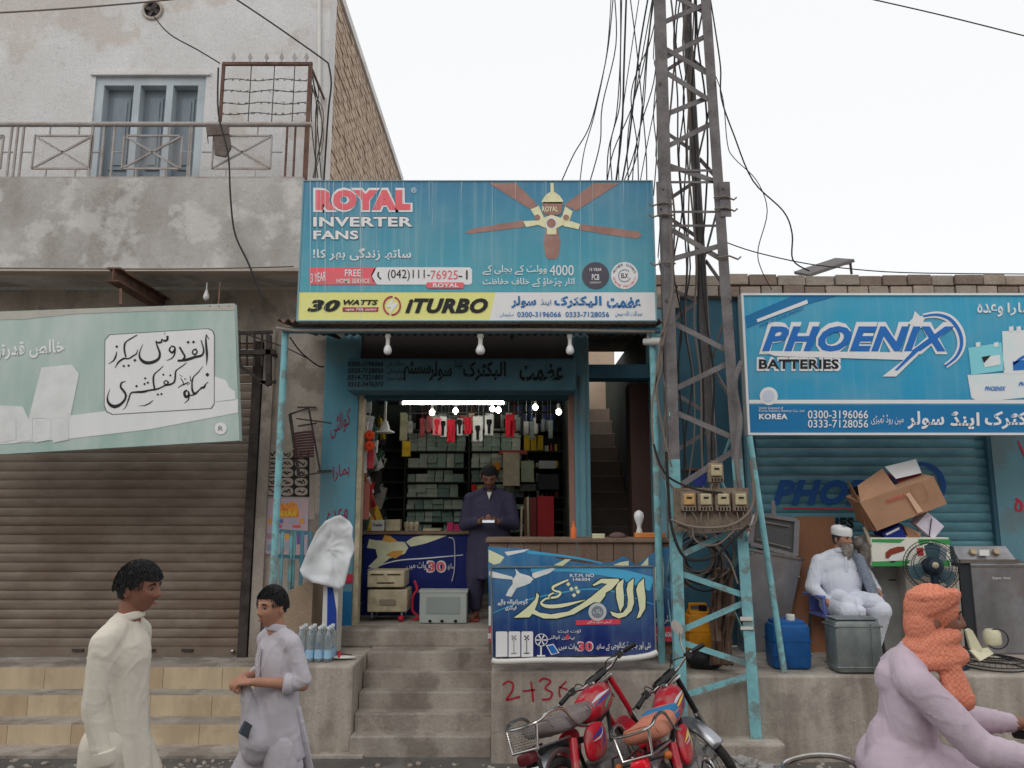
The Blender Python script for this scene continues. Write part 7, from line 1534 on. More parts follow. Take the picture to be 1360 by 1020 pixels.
bike_at('red motorcycle with orange brown seat marked 007 parked on the right of the pair', seat2, 1, R(44), 1.0, 4.78, R(66), R(-20))
# ================================================================== PEOPLE
def voxel(mb, size, it=2, disp=None):
    me = bpy.data.meshes.new('tmp'); me.from_pydata([tuple(v) for v in mb.v], [], mb.f); me.update()
    bm = bmesh.new(); bm.from_mesh(me); bmesh.ops.recalc_face_normals(bm, faces=bm.faces); bm.to_mesh(me); bm.free()
    o = bpy.data.objects.new('tmp', me); C.objects.link(o)
    md = o.modifiers.new('r', 'REMESH'); md.mode = 'VOXEL'; md.voxel_size = size; md.adaptivity = 0
    if it: s_ = o.modifiers.new('s', 'SMOOTH'); s_.factor = .5; s_.iterations = it
    ev = bpy.data.meshes.new_from_object(o.evaluated_get(bpy.context.evaluated_depsgraph_get()))
    if disp:
        nn_ = [(v.co.copy(), v.normal.copy()) for v in ev.vertices]
        ev.vertices.foreach_set('co', [q for c_, n_ in nn_ for q in (c_+n_*disp(c_))])
    r = MB(); r.v = [v.co.copy() for v in ev.vertices]; r.f = [tuple(p.vertices) for p in ev.polygons]
    bpy.data.objects.remove(o); bpy.data.meshes.remove(me); bpy.data.meshes.remove(ev); return r
def V3(*a): return Vector(a)
def head(mb, c, Rm, s=1.):
    n, m = 56, 44; V = []; Fc = []
    g2 = lambda x, z, cx_, cz_, sx, sz: math.exp(-((x-cx_)/sx)**2-((z-cz_)/sz)**2)
    for i in range(1, m):
        t = PI*i/m
        for k in range(n):
            p = 2*PI*k/n; d = V3(math.sin(t)*math.cos(p), math.sin(t)*math.sin(p), math.cos(t))
            x, y, z = d.x*.074, d.y*.094, d.z*.112
            if z < 0:
                q = min(1, -z/.11); x *= 1-.34*q**1.3; 
                if y > 0: y *= 1-.55*q
                else: y *= 1-.12*q
            if y < 0:   # face side
                y += .006*(1-abs(x)/.07)*0
                f = 0
                f += .024*g2(x, z, 0, -.022, .013, .016)+.013*g2(x, z, 0, .004, .009, .022)+.006*g2(x, z, .014, -.028, .009, .009)+.006*g2(x, z, -.014, -.028, .009, .009)
                f -= .011*g2(x, z, .031, .008, .017, .013)+.011*g2(x, z, -.031, .008, .017, .013)
                f += .006*g2(x, z, .03, .028, .022, .008)+.006*g2(x, z, -.03, .028, .022, .008)
                f += .007*g2(x, z, 0, -.054, .021, .006)+.007*g2(x, z, 0, -.065, .018, .006)-.004*g2(x, z, 0, -.0595, .024, .0025)
                f += .01*g2(x, z, 0, -.09, .02, .014)+.004*g2(x, z, .045, -.02, .02, .02)+.004*g2(x, z, -.045, -.02, .02, .02)
                y -= f*min(1, -d.y*2.2)
            V.append(c+Rm @ (V3(x, y, z)*s))
    a = len(V); V += [c+Rm @ V3(0, 0, .112*s), c+Rm @ V3(0, -.02*s, -.11*s)]
    for i in range(m-2):
        for k in range(n): Fc.append((i*n+k, (i+1)*n+k, (i+1)*n+(k+1) % n, i*n+(k+1) % n))
    for k in range(n): Fc.append((a, k, (k+1) % n)); Fc.append((a+1, (m-2)*n+(k+1) % n, (m-2)*n+k))
    mb.add(V, Fc)
    for q in (-1, 1): mb.ell(c+Rm @ (V3(q*.076, .012, -.008)*s), (.008*s, .017*s, .03*s), Rm @ Matrix.Rotation(q*.25, 3, 'Z'), 14, 10)
def face_bits(t, c, Rm, s, brow=hair_m, lips=lip_m):
    L_ = lambda *a: c+Rm @ (V3(*a)*s)
    for q in (-1, 1):
        e = part('eye', MB().ell(L_(q*.031, -.0745, .008), (.0115*s, .009*s, .0055*s), Rm, 14, 10), eye_m, t, sm=True, local=True)
        part('iris', MB().ell(L_(q*.031, -.0825, .008), (.0055*s, .003*s, .0058*s), Rm, 12, 8), black, e, sm=True, local=True)
        part('eyelid', MB().tube([L_(q*.019, -.082, .0115), L_(q*.031, -.0865, .0165), L_(q*.044, -.08, .0115)], .0026*s, 6), skin_a, e, sm=True, local=True)
        part('eyebrow', MB().tube([L_(q*.014, -.0905, .027), L_(q*.03, -.0915, .033), L_(q*.05, -.078, .027)], [.0035*s, .0042*s, .002*s], 6), brow, t, sm=True, local=True)
    part('mouth', MB().tube([L_(-.023, -.0835, -.06), L_(0, -.0935, -.0585), L_(.023, -.0835, -.06)], [.002*s, .0048*s, .002*s], 8), lips, t, sm=True, local=True)
def hair_cap(t, c, Rm, s, m=hair_m, front=.045, side=-.01, back=-.07, puff=1., name='hair', wav=.006, sweep=0.):
    # cap of hair whose lower edge varies with direction; built as thick shell
    n, k_ = 64, 26; V = []; Fc = []
    def edge(p):  # p azimuth, -Y is the face
        f = -math.sin(p); e = front if f > .55 else (front+(side-front)*min(1, (.55-f)/.35) if f > .2 else side+(back-side)*min(1, max(0, (.2-f))/.6))
        return e
    for i in range(k_+1):
        for k in range(n):
            p = 2*PI*k/n; ez = edge(p)/.118; th1 = math.acos(max(-1, min(1, ez))); t_ = th1*i/k_
            d = V3(math.sin(t_)*math.cos(p), math.sin(t_)*math.sin(p), math.cos(t_))
            u = i/k_; th = .006+.012*puff*math.cos(u*PI/2)
            x, y, z = d.x*(.074+th), d.y*(.094+th), d.z*(.112+th*1.1)
            if z < 0: q = min(1, -z/.11); x *= 1-.25*q; y *= 1-.3*q if y > 0 else 1
            w_ = wav*noise.noise(V3(x*60, y*60, z*25)); q = V3(x, y, z)*(1+w_*8); 
            if sweep and q.y < -.03: q += V3(0, -sweep, -sweep*.3)*min(1, (-q.y-.03)/.05)
            V.append(c+Rm @ (q*s))
    for i in range(k_):
        for k in range(n): Fc.append((i*n+k, (i+1)*n+k, (i+1)*n+(k+1) % n, i*n+(k+1) % n))
    # inner closing ring
    b = len(V)
    for k in range(n): V.append(c+(V[k_*n+k]-c)*.9)
    for k in range(n): Fc.append((k_*n+k, b+k, b+(k+1) % n, k_*n+(k+1) % n))
    return part(name, MB().add(V, Fc), m, t, sm=True, local=True)
def hand(mb, w_, d, nrm, s=1., curl=.5, side=1):
    d = Vector(d).normalized(); nrm = Vector(nrm); nrm = (nrm-d*nrm.dot(d)).normalized(); x = d.cross(nrm)*side; w_ = Vector(w_)
    mb.cap(w_-d*.02*s, w_+d*.03*s, .022*s, .022*s)
    for k in range(4):
        mb.cap(w_+d*.025*s+x*(k-1.5)*.012*s, w_+d*.082*s+x*(k-1.5)*.019*s, .0135*s, .0115*s, 8)
    L_ = (.062, .07, .067, .052)
    for k in range(4):
        b = w_+d*.085*s+x*(k-1.5)*.0195*s; a = curl*.9; seg = L_[k]*s/2.2
        for j in range(3):
            dd = d*math.cos(a)+nrm*math.sin(a); e = b+dd*seg*(1-.15*j); mb.cap(b, e, (.0088-.0008*j)*s, (.0082-.0008*j)*s, 8); b = e; a += curl*1.1
    b = w_+d*.02*s-x*.024*s; m_ = b+(-x*.8+d*.9).normalized()*.04*s+nrm*.008*s; e = m_+(d*.9-x*.1+nrm*.5*curl).normalized()*.035*s
    mb.cap(b, m_, .0125*s, .0105*s, 8); mb.cap(m_, e, .0105*s, .0085*s, 8)
def wrinkle(a=.006, sc=(7, 7, 2.2), b=.003, sc2=(26, 26, 12), seed=0):
    a *= .5
    def f(p):
        q = noise.noise(V3(p.x*2.5, p.y*2.5, p.z*2+seed)); w_ = .5+.5*noise.noise(V3(p.x*4+9, p.y*4, p.z*3+seed))
        r = abs(noise.noise(V3(p.x*13+p.z*2.5*q+seed, p.y*13-p.z*2, p.z*1.6))); r2 = abs(noise.noise(V3(p.x*6+p.z*7+seed, p.y*6+p.z*6*q, p.z*9)))
        e1 = max(0, 1-r*8)**1.5; e2 = max(0, 1-r2*9)**1.5
        return .6*a*noise.noise(V3(p.x*sc[0]+seed, p.y*sc[1], p.z*sc[2]))+.0075*w_*e1+.006*(1-w_)*e2-.003+.0012*noise.noise(V3(p.x*45, p.y*45, p.z*30))
    return f
def strands(t, c, Rm, s, n=700, ln=.03, seed=1, m=None, sweep=(0, -.3, -.5)):
    # short locks lying over the hair cap
    random.seed(seed); mb = MB()
    for i in range(n):
        z = random.uniform(-.02, 1); p = random.uniform(0, 2*PI); rr = math.sqrt(max(0, 1-z*z)); d = V3(rr*math.cos(p), rr*math.sin(p), z)
        if d.y < -.55 and d.z < .5 or d.z < .12 and d.y < .1: continue
        q = V3(d.x*.089, d.y*.11, d.z*.128+.002); tan = (V3(*sweep)+V3(d.x*.9, d.y*.5, -.4)); tan = (tan-d*tan.dot(d)).normalized(); side_ = d.cross(tan)
        L_ = ln*random.uniform(.6, 1.2); k1 = q+tan*L_*.5+d*.0035; k2 = q+tan*L_-d*.002+side_*random.uniform(-.006, .006)
        mb.tube([c+Rm @ (q*s), c+Rm @ (k1*s), c+Rm @ (k2*s)], [.0022, .002, .0005], 3, caps=False)
    part('hair_lock', mb, m or hair_m, t, local=True, kind='stuff')
def skirt(mb, prof, folds=.0, nf=9, ph=0, n=44):
    # prof: (z, cx, cy, rx, ry)
    V = []; Fc = []
    for i, (z, cx_, cy_, rx, ry) in enumerate(prof):
        q = i/(len(prof)-1)
        for k in range(n):
            p = 2*PI*k/n; f = 1+folds*q*math.sin(nf*p+ph+2*q); V.append(V3(cx_+rx*f*math.cos(p), cy_+ry*f*math.sin(p), z))
    for i in range(len(prof)-1):
        for k in range(n): Fc.append((i*n+k, i*n+(k+1) % n, (i+1)*n+(k+1) % n, (i+1)*n+k))
    Fc += [tuple(range(n))[::-1], tuple((len(prof)-1)*n+k for k in range(n))]
    mb.add(V, Fc)
def foot(mb, a, d, s=1.):
    d = Vector(d).normalized(); a = Vector(a); mb.cap(a+V3(0, 0, 0), a+V3(0, 0, -.04*s), .033*s, .035*s); mb.cap(a+V3(0, 0, -.045*s)-d*.03*s, a+V3(0, 0, -.055*s)+d*.16*s, .034*s, .026*s)
def cloth(name, rgb, k=.62):
    return mat(name, S(*rgb, k), col2=tuple(x*.82 for x in S(*rgb, k)[:3]), scale=6, amt=.5, rough=.9, bump=.15, bscale=160, spec=.1, local=True)
# ---- walking teenager, cream kameez, seen in right profile (faces +X): local facing -Y then yaw +90
def collar(t, c, r, m, tilt=0): part('collar', MB().ring(c, (0, tilt, 1), r, .012, 28, 8, 1.6), m, t, sm=True, local=True)
def teen():
    t = thing('person', 'teenager in a long cream kameez walking to the right past the rusty shutter', 'person', (0, 0, 0))
    hc = V3(0, -.045, 1.585); Rm = Matrix.Rotation(R(-4), 3, 'Z') @ Matrix.Rotation(R(4), 3, 'X'); s = 1.03
    b = MB(); head(b, hc, Rm, s); b.cap((0, .0, 1.36), (0, -.02, 1.53), .058, .052); b.cap((0, .01, 1.24), (0, .02, 1.0), .1, .1); b.cap((-.12, .01, 1.34), (.12, .01, 1.34), .04, .04)
    b.cap((-.16, .02, 1.33), (-.19, .02, 1.06), .045, .038); b.cap((-.19, .02, 1.06), (-.19, -.04, .83), .036, .027); hand(b, (-.19, -.045, .82), (0, -.1, -1), (1, -.1, 0), 1, .45, 1)
    b.cap((.16, .02, 1.33), (.2, .06, 1.06), .045, .038); b.cap((.2, .06, 1.06), (.2, .05, .84), .036, .027); hand(b, (.2, .05, .83), (0, .0, -1), (-1, -.1, 0), 1, .45, -1)
    for q, ky, ay in ((-1, .02, .17), (1, -.16, -.2)):
        b.cap((q*.09, .01, .95), (q*.09, ky, .5), .085, .06); b.cap((q*.09, ky, .5), (q*.09, ay, .09), .055, .035); foot(b, (q*.09, ay, .09), (0, -1, 0))
    part('body', voxel(b, .0055, 2), skin_a, t, sm=True, local=True)
    face_bits(t, hc, Rm, s); hair_cap(t, hc, Rm, s, front=.05, side=.012, back=-.045, puff=1.3, wav=.008, sweep=.012); strands(t, hc, Rm, s*1.02, 1300, .02, 1)
    m = cloth('cream_kameez', (184, 178, 166), .62)
    c = MB(); c.ell((0, .01, 1.26), (.17, .125, .19)); [c.cap((q_*.03, .005, 1.425), (q_*.15, .015, 1.37), .06, .062) for q_ in (-1, 1)]; c.cap((0, .0, 1.38), (0, -.005, 1.45), .085, .056)
    skirt(c, [(1.3, 0, .005, .16, .11), (1.1, 0, .0, .155, .115), (.95, 0, -.0, .165, .13), (.75, 0, -.0, .18, .165), (.5, 0, -.01, .19, .2), (.44, 0, -.01, .19, .205)], .09, 8)
    c.cap((-.165, .02, 1.36), (-.2, .025, 1.08), .062, .052); c.cap((-.2, .025, 1.08), (-.2, -.04, .86), .05, .042)
    c.cap((.165, .02, 1.36), (.21, .06, 1.08), .068, .06); c.cap((.21, .06, 1.08), (.205, .05, .87), .06, .048)
    part('kameez', voxel(c, .009, 11, wrinkle(.008, (7, 7, 3), .005)), m, t, sm=True, local=True); collar(t, V3(0, -.012, 1.455), .058, m, .25)
    part('cuff', MB().lathe([(.046, 0), (.05, .01), (.05, .055), (.044, .06)], (-.195, -.045, .85), (0, .15, 1), n=20), m, t, sm=True, local=True)
    c = MB()
    for q, ky, ay in ((-1, .02, .17), (1, -.16, -.2)): c.cap((q*.1, .01, .9), (q*.1, ky, .5), .11, .1); c.cap((q*.1, ky, .5), (q*.09, ay, .16), .1, .07)
    part('shalwar', voxel(c, .011, 11, wrinkle(.012)), m, t, sm=True, local=True)
    sd_ = mat('brown_sandal', S(80, 54, 40, .5))
    for q, ay in ((-1, .17), (1, -.2)): part('sandal', MB().bbox(q*.09-.045, q*.09+.045, ay-.2, ay+.06, 0, .022, .01), sd_, t, local=True)
    t.location = (pt(166, 850, 3.85).x, 3.85, 0); t.rotation_euler = (0, 0, R(90)); return t
teen()
def boy():
    t = thing('person', 'boy in a grey kameez shalwar looking left and holding up his shirt hem', 'person', (0, 0, 0))
    hc = V3(.0, -.035, 1.465); s = .9; Rm = Matrix.Rotation(R(8), 3, 'Z') @ Matrix.Rotation(R(3), 3, 'X')
    b = MB(); head(b, hc, Rm, s); b.cap((0, .0, 1.27), (0, -.01, 1.4), .046, .044); b.cap((0, .01, 1.15), (0, .02, .95), .08, .08); b.cap((-.1, .01, 1.26), (.1, .01, 1.26), .035, .035)
    # right arm (far, viewer side depends on yaw) and left arm, forearms forward
    b.cap((-.14, .02, 1.27), (-.19, .04, 1.1), .038, .032); b.cap((-.19, .04, 1.1), (-.06, -.15, 1.13), .031, .023); hand(b, (-.052, -.16, 1.13), (.5, -.8, 0), (.2, 0, -1), .88, .85, -1)
    b.cap((.14, .02, 1.27), (.2, .05, 1.1), .038, .032); b.cap((.2, .05, 1.1), (.07, -.15, 1.125), .031, .023); hand(b, (.062, -.16, 1.125), (-.7, -.8, 0), (-.2, 0, -1), .88, .85, 1)
    for q, ky, ay in ((-1, -.16, -.1), (1, .05, .2)): b.cap((q*.08, .01, .86), (q*.09, ky, .46), .07, .05); b.cap((q*.09, ky, .46), (q*.09, ay, .08), .046, .03); foot(b, (q*.09, ay, .08), (0, -1, 0), .9)
    part('body', voxel(b, .005, 2), skin_b, t, sm=True, local=True)
    face_bits(t, hc, Rm, s); hair_cap(t, hc, Rm, s, front=.06, side=.025, back=-.03, puff=.8, wav=.008); strands(t, hc, Rm, s*.97, 1300, .016, 2)
    m = cloth('grey_kameez', (162, 158, 164), .64)
    c = MB(); c.ell((0, .01, 1.18), (.15, .108, .17)); [c.cap((q_*.03, .005, 1.33), (q_*.135, .015, 1.29), .05, .053) for q_ in (-1, 1)]; c.cap((0, 0, 1.28), (0, -.005, 1.335), .075, .048)
    skirt(c, [(1.2, 0, .01, .145, .1), (1.06, 0, .01, .145, .105), (.95, 0, .01, .155, .12), (.84, .01, .03, .165, .13), (.76, .02, .05, .165, .13), (.73, .02, .06, .16, .13)], .1, 7)
    # bunched hem lifted towards the hands
    c.cap((0, -.09, .8), (-.0, -.17, 1.1), .085, .03); c.cap((0.03, -.1, .84), (.0, -.14, .98), .08, .05); c.cap((-.03, -.13, .83), (0, -.16, 1.05), .05, .025)
    c.cap((-.135, .02, 1.285), (-.185, .045, 1.12), .05, .048); c.cap((-.185, .045, 1.12), (-.155, -.01, 1.107), .046, .042); c.cap((.135, .02, 1.285), (.195, .055, 1.12), .05, .048); c.cap((.195, .055, 1.12), (.165, -.005, 1.107), .047, .042)
    part('kameez', voxel(c, .0085, 11, wrinkle(.014, (8, 8, 3.5), .006, seed=5)), m, t, sm=True, local=True); collar(t, V3(0, -.006, 1.362), .047, m, .2)
    for q, ex in ((-1, -.148), (1, .158)): part('rolled_cuff', MB().ring((ex, -.015, 1.108), (-q*.62, -.9, .1), .038, .017, 24, 8, 1.5), m, t, sm=True, local=True)
    part('placket', MB().bbox(-.012, .012, -.104, -.097, 1.1, 1.28, .003), m, t, local=True)
    for k in range(3): part('button', MB().ell((0, -.107, 1.14+k*.05), (.005, .003, .005), n=8, m=6), white_pl, t, local=True)
    c = MB()
    for q, ky, ay in ((-1, -.17, -.1), (1, .05, .2)): c.cap((q*.085, .01, .8), (q*.1, ky, .46), .1, .12); c.cap((q*.1, ky, .48), (q*.095, ay, .15), .12, .07)
    part('shalwar', voxel(c, .01, 11, wrinkle(.022, (8, 8, 5), .006, seed=9)), m, t, sm=True, local=True)
    c = MB(); skirt(c, [(.98, .1, .08, .03, .03), (.8, .11, .12, .06, .022), (.62, .1, .16, .1, .018), (.57, .1, .17, .1, .015)], .2, 5); part('side_panel', voxel(c, .009, 2, wrinkle(.01)), m, t, sm=True, local=True)
    part('pocket_phone', MB().obox(Matrix.Translation((.055, -.175, .9)) @ Matrix.Rotation(R(-32), 4, 'X') @ Matrix.Rotation(R(20), 4, 'Z'), .012, .12, .06), mat('dark_phone', S(60, 66, 74, .6), rough=.4, bump=0), t, local=True)
    for q, ay in ((-1, -.1), (1, .2)): part('sandal', MB().bbox(q*.09-.04, q*.09+.04, ay-.19, ay+.05, 0, .02, .008), mat('brown_sandal', (0, 0, 0)), t, local=True)
    t.scale = (.93, .93, 1.0); t.location = (pt(367, 850, 4.15).x, 4.15, 0); t.rotation_euler = (0, 0, R(-42)); return t
boy()
def keeper():
    t = thing('person', 'shopkeeper in dark navy kameez standing in the doorway and looking down at his phone', 'person', (0, 0, 0))
    hc = V3(.0, -.08, 1.455); s = 1.06; Rm = Matrix.Rotation(R(30), 3, 'X')
    b = MB(); head(b, hc, Rm, s); b.cap((0, .01, 1.27), (0, -.03, 1.4), .058, .055); b.cap((0, .02, 1.08), (0, .03, .9), .12, .12); b.cap((-.16, .02, 1.2), (.16, .02, 1.2), .045, .045)
    for q in (-1, 1):
        b.cap((q*.2, .02, 1.21), (q*.25, -.02, .95), .05, .04); b.cap((q*.25, -.02, .95), (q*.085, -.26, 1.0), .038, .028); hand(b, (q*.08, -.265, 1.0), (-q*.75, -.65, .1), (-q*.3, .3, .9), .95, .55, q)
        b.cap((q*.1, .03, .85), (q*.13, -.03, .45), .09, .065); b.cap((q*.13, -.03, .45), (q*.14, .05, .09), .06, .04); foot(b, (q*.14, .05, .09), (q*.2, -1, 0))
    part('body', voxel(b, .0058, 2), skin_a, t, sm=True, local=True); face_bits(t, hc, Rm, s); hair_cap(t, hc, Rm, s, front=.055, side=.005, back=-.06, puff=1.2)
    m = cloth('navy_kameez', (52, 50, 66), .5)
    c = MB(); c.ell((0, .02, 1.12), (.215, .145, .19)); [c.cap((q_*.04, .01, 1.3), (q_*.18, .02, 1.24), .062, .066) for q_ in (-1, 1)]; c.cap((0, .01, 1.24), (0, -.005, 1.31), .1, .062)
    skirt(c, [(1.15, 0, .02, .21, .15), (.95, 0, .0, .21, .17), (.8, 0, .01, .22, .18), (.5, 0, .02, .23, .2), (.42, 0, .02, .22, .2)], .06, 7)
    for q in (-1, 1): c.cap((q*.2, .02, 1.23), (q*.26, -.02, .96), .074, .068); c.cap((q*.26, -.02, .96), (q*.12, -.225, 1.0), .068, .05)
    part('kameez', voxel(c, .01, 11, wrinkle(.015, seed=3)), m, t, sm=True, local=True)
    part('collar', MB().ring((0, -.02, 1.335), (0, .35, 1), .062, .012, 28, 8, 1.8), m, t, sm=True, local=True); part('undershirt', MB().prism([(-.025, -.115, 1.3), (.025, -.115, 1.3), (.0, -.135, 1.22)], (0, .02, 0)), white_pl, t, local=True)
    c = MB()
    for q in (-1, 1): c.cap((q*.11, .03, .8), (q*.14, -.02, .45), .13, .11); c.cap((q*.14, -.02, .45), (q*.14, .04, .14), .11, .07)
    part('shalwar', voxel(c, .011, 11, wrinkle(.012, seed=2)), m, t, sm=True, local=True)
    part('sandal', MB().bbox(-.19, -.1, -.14, .1, 0, .025, .01), mat('red_brown_sandal', S(110, 50, 40, .5)), t, local=True); part('sandal', MB().bbox(.1, .19, -.14, .1, 0, .025, .01), mat('red_brown_sandal', (0, 0, 0)), t, local=True)
    t.location = (xat(650, 690, 8.25), 8.25, FZ); t.rotation_euler = (0, 0, 0)
    ph = thing('phone', 'small phone with lit pale screen in the hands of the shopkeeper', 'phone', tuple(V3(t.location.x-.0, 8.25-.34, FZ+1.0)))
    part('case', MB().obox(Matrix.Translation((ph.location)) @ Matrix.Rotation(R(35), 4, 'X'), .13, .07, .01), black, ph); part('screen', MB().obox(Matrix.Translation(Vector(ph.location)+V3(0, -.002, .0062)) @ Matrix.Rotation(R(35), 4, 'X'), .12, .06, .002), mat('phone_screen_glow', (.9, .95, 1, 1), emit=.6), ph)
keeper()
def elder():
    t = thing('person', 'bearded man in white kameez and white cap sitting on a chair beside the blue jerrycan', 'person', (0, 0, 0))
    SZ = .44; hc = V3(.03, -.02, 1.175); s = 1.05; Rm = Matrix.Rotation(R(26), 3, 'Z') @ Matrix.Rotation(R(4), 3, 'X')
    b = MB(); head(b, hc, Rm, s); b.cap((0, .03, .98), (.02, .0, 1.1), .065, .06); b.cap((0, .04, .78), (0, .03, .6), .13, .15); b.cap((-.17, .04, .92), (.17, .04, .92), .05, .05)
    b.cap((-.2, .03, .93), (-.3, .0, .68), .052, .043); b.cap((-.3, .0, .68), (-.245, -.17, .565), .04, .03); hand(b, (-.24, -.18, .555), (.1, -.55, -.75), (.8, -.1, 0), 1.05, .5, 1)
    b.cap((.2, .03, .93), (.33, .02, .68), .052, .043); b.cap((.33, .02, .68), (.285, -.18, .66), .04, .03); hand(b, (.28, -.19, .66), (-.1, -.7, -.6), (-.8, -.1, -.1), 1.05, .6, -1)
    for q in (-1, 1): b.cap((q*.11, .02, .52), (q*.165, -.42, .5), .1, .075); b.cap((q*.165, -.42, .5), (q*.12, -.33, .09), .065, .042); foot(b, (q*.12, -.33, .09), (q*.1, -1, 0))
    part('body', voxel(b, .0058, 2), skin_b, t, sm=True, local=True)
    gb = mat('grey_brows', S(70, 64, 60, .5), bump=0); face_bits(t, hc, Rm, s, brow=gb)
    # close cropped hair and cap
    hair_cap(t, hc, Rm, s, m=mat('grey_black_hair', S(50, 48, 48, .5), amt=.8, scale=80, bump=.5, bscale=150, local=True), front=.055, side=-.012, back=-.05, puff=.2)
    L_ = lambda *a: hc+Rm @ (V3(*a)*s)
    cp = MB(); V = []; Fc = []; n = 40
    for i, (rr, z) in enumerate(((1.0, .038), (1.03, .045), (1.03, .09), (.98, .108), (.8, .12), (.4, .127), (.05, .128))):
        for k in range(n):
            p = 2*PI*k/n; V.append(L_(.083*rr*math.cos(p), .005+.102*rr*math.sin(p), z+.01*math.sin(p)))
    for i in range(6):
        for k in range(n): Fc.append((i*n+k, i*n+(k+1) % n, (i+1)*n+(k+1) % n, (i+1)*n+k))
    Fc.append(tuple(6*n+k for k in range(n))); part('cap', cp.add(V, Fc), white_pt, t, sm=True, local=True)
    bd = MB(); bd.cap(L_(0, -.075, -.07), L_(0, -.07, -.15), .045, .035); bd.cap(L_(0, -.07, -.13), L_(0, -.055, -.18), .038, .018)
    for q in (-1, 1): bd.cap(L_(q*.058, -.02, -.035), L_(q*.045, -.055, -.085), .018, .028); bd.cap(L_(q*.045, -.055, -.085), L_(q*.015, -.07, -.14), .028, .03)
    bd.cap(L_(-.028, -.088, -.045), L_(.028, -.088, -.045), .009, .009)
    part('beard', voxel(bd, .005, 2, lambda p: .006*noise.noise(V3(p.x*60, p.y*60, p.z*18))), mat('grey_beard', S(150, 142, 134, .55), col2=S(50, 46, 44, .5), scale=16, amt=.85, rough=.9, bump=.9, bscale=160, local=True), t, sm=True, local=True)
    m = cloth('white_kameez', (190, 193, 202), .66)
    c = MB(); c.ell((0, .01, .73), (.21, .175, .21)); c.ell((0, .03, .88), (.215, .14, .14)); [c.cap((q_*.05, .02, 1.01), (q_*.185, .035, .955), .066, .07) for q_ in (-1, 1)]; c.cap((0, .03, .95), (0, .01, 1.03), .11, .068)
    c.cap((-.2, .03, .95), (-.31, .0, .69), .078, .074); c.cap((-.31, .0, .69), (-.255, -.13, .59), .07, .055); c.cap((.2, .03, .95), (.335, .02, .69), .078, .074); c.cap((.335, .02, .69), (.29, -.14, .665), .07, .056)
    # lap of the shirt hanging between the knees
    c.cap((-.1, -.1, .56), (-.14, -.38, .57), .11, .09); c.cap((.1, -.1, .56), (.14, -.38, .57), .11, .09); c.cap((-.03, -.2, .56), (-.03, -.42, .5), .08, .045); c.cap((-.03, -.42, .5), (-.03, -.44, .42), .05, .02)
    part('kameez', voxel(c, .0095, 11, wrinkle(.022, (8, 8, 6), .007, seed=7)), m, t, sm=True, local=True)
    part('collar', MB().ring((.01, .0, 1.055), (0, .2, 1), .066, .013, 28, 8, 1.8), m, t, sm=True, local=True)
    part('placket', MB().bbox(-.014, .014, -.135, -.126, .84, 1.0, .003), m, t, local=True)
    c = MB()
    for q in (-1, 1): c.cap((q*.12, .0, .52), (q*.17, -.42, .5), .12, .105); c.cap((q*.17, -.42, .5), (q*.125, -.34, .15), .1, .06)
    part('shalwar', voxel(c, .0105, 11, wrinkle(.02, (8, 8, 5), .007, seed=4)), m, t, sm=True, local=True)
    sh_ = mat('grey_shawl', S(112, 120, 132, .6), col2=S(84, 90, 102, .6), scale=30, amt=.6, bump=.2, rough=.95, local=True)
    sw = MB(); sw.cap((.12, .09, 1.02), (.17, -.08, .97), .045, .05); sw.cap((.17, -.08, .97), (.2, -.2, .72), .05, .055); sw.cap((.2, -.2, .72), (.23, -.23, .56), .055, .05)
    part('shawl', voxel(sw, .008, 2, wrinkle(.012, (16, 16, 3), .004, seed=8)), sh_, t, sm=True, local=True)
    for q in (-1, 1): part('sandal', MB().bbox(q*.13-.045, q*.13+.045, -.53, -.27, 0, .025, .01), mat('brown_sandal', (0, 0, 0)), t, local=True)
    loc = (xat(1119, 800, 7.33), 7.33, HR+.003); t.scale = (.9, .9, .89); t.location = loc; t.rotation_euler = (0, 0, R(4))
    # moulded plastic chair
    ch = thing('plastic_chair', 'blue grey plastic armchair with dark legs under the seated man', 'chair', loc); cm_ = mat('blue_grey_plastic', S(84, 96, 150, .55), rough=.45, amt=.4); dk = mat('dark_metal_leg', S(50, 48, 46, .5), rough=.5)
    P = lambda nm, mb, mm: part(nm, mb, mm, ch, local=True, sm=True)
    P('seat', MB().bbox(-.26, .26, -.22, .22, .395, .425, .012), cm_); P('backrest', MB().bbox(-.25, .25, .2, .235, .43, .85, .012), cm_)
    for q in (-1, 1):
        P('armrest', MB().bbox(q*.3-.03, q*.3+.03, -.22, .2, .6, .625, .01), cm_); P('arm_support', MB().tube([(q*.3, -.19, .6), (q*.27, -.19, .41)], .018, 8), cm_)
        for y in (-.2, .2): P('leg', MB().tube([(q*.25, y, .4), (q*.29, y*1.15, 0)], .017, 8), dk)
    ch.rotation_euler = (0, 0, R(4)); ch.scale = (.9, .9, .89)
elder()
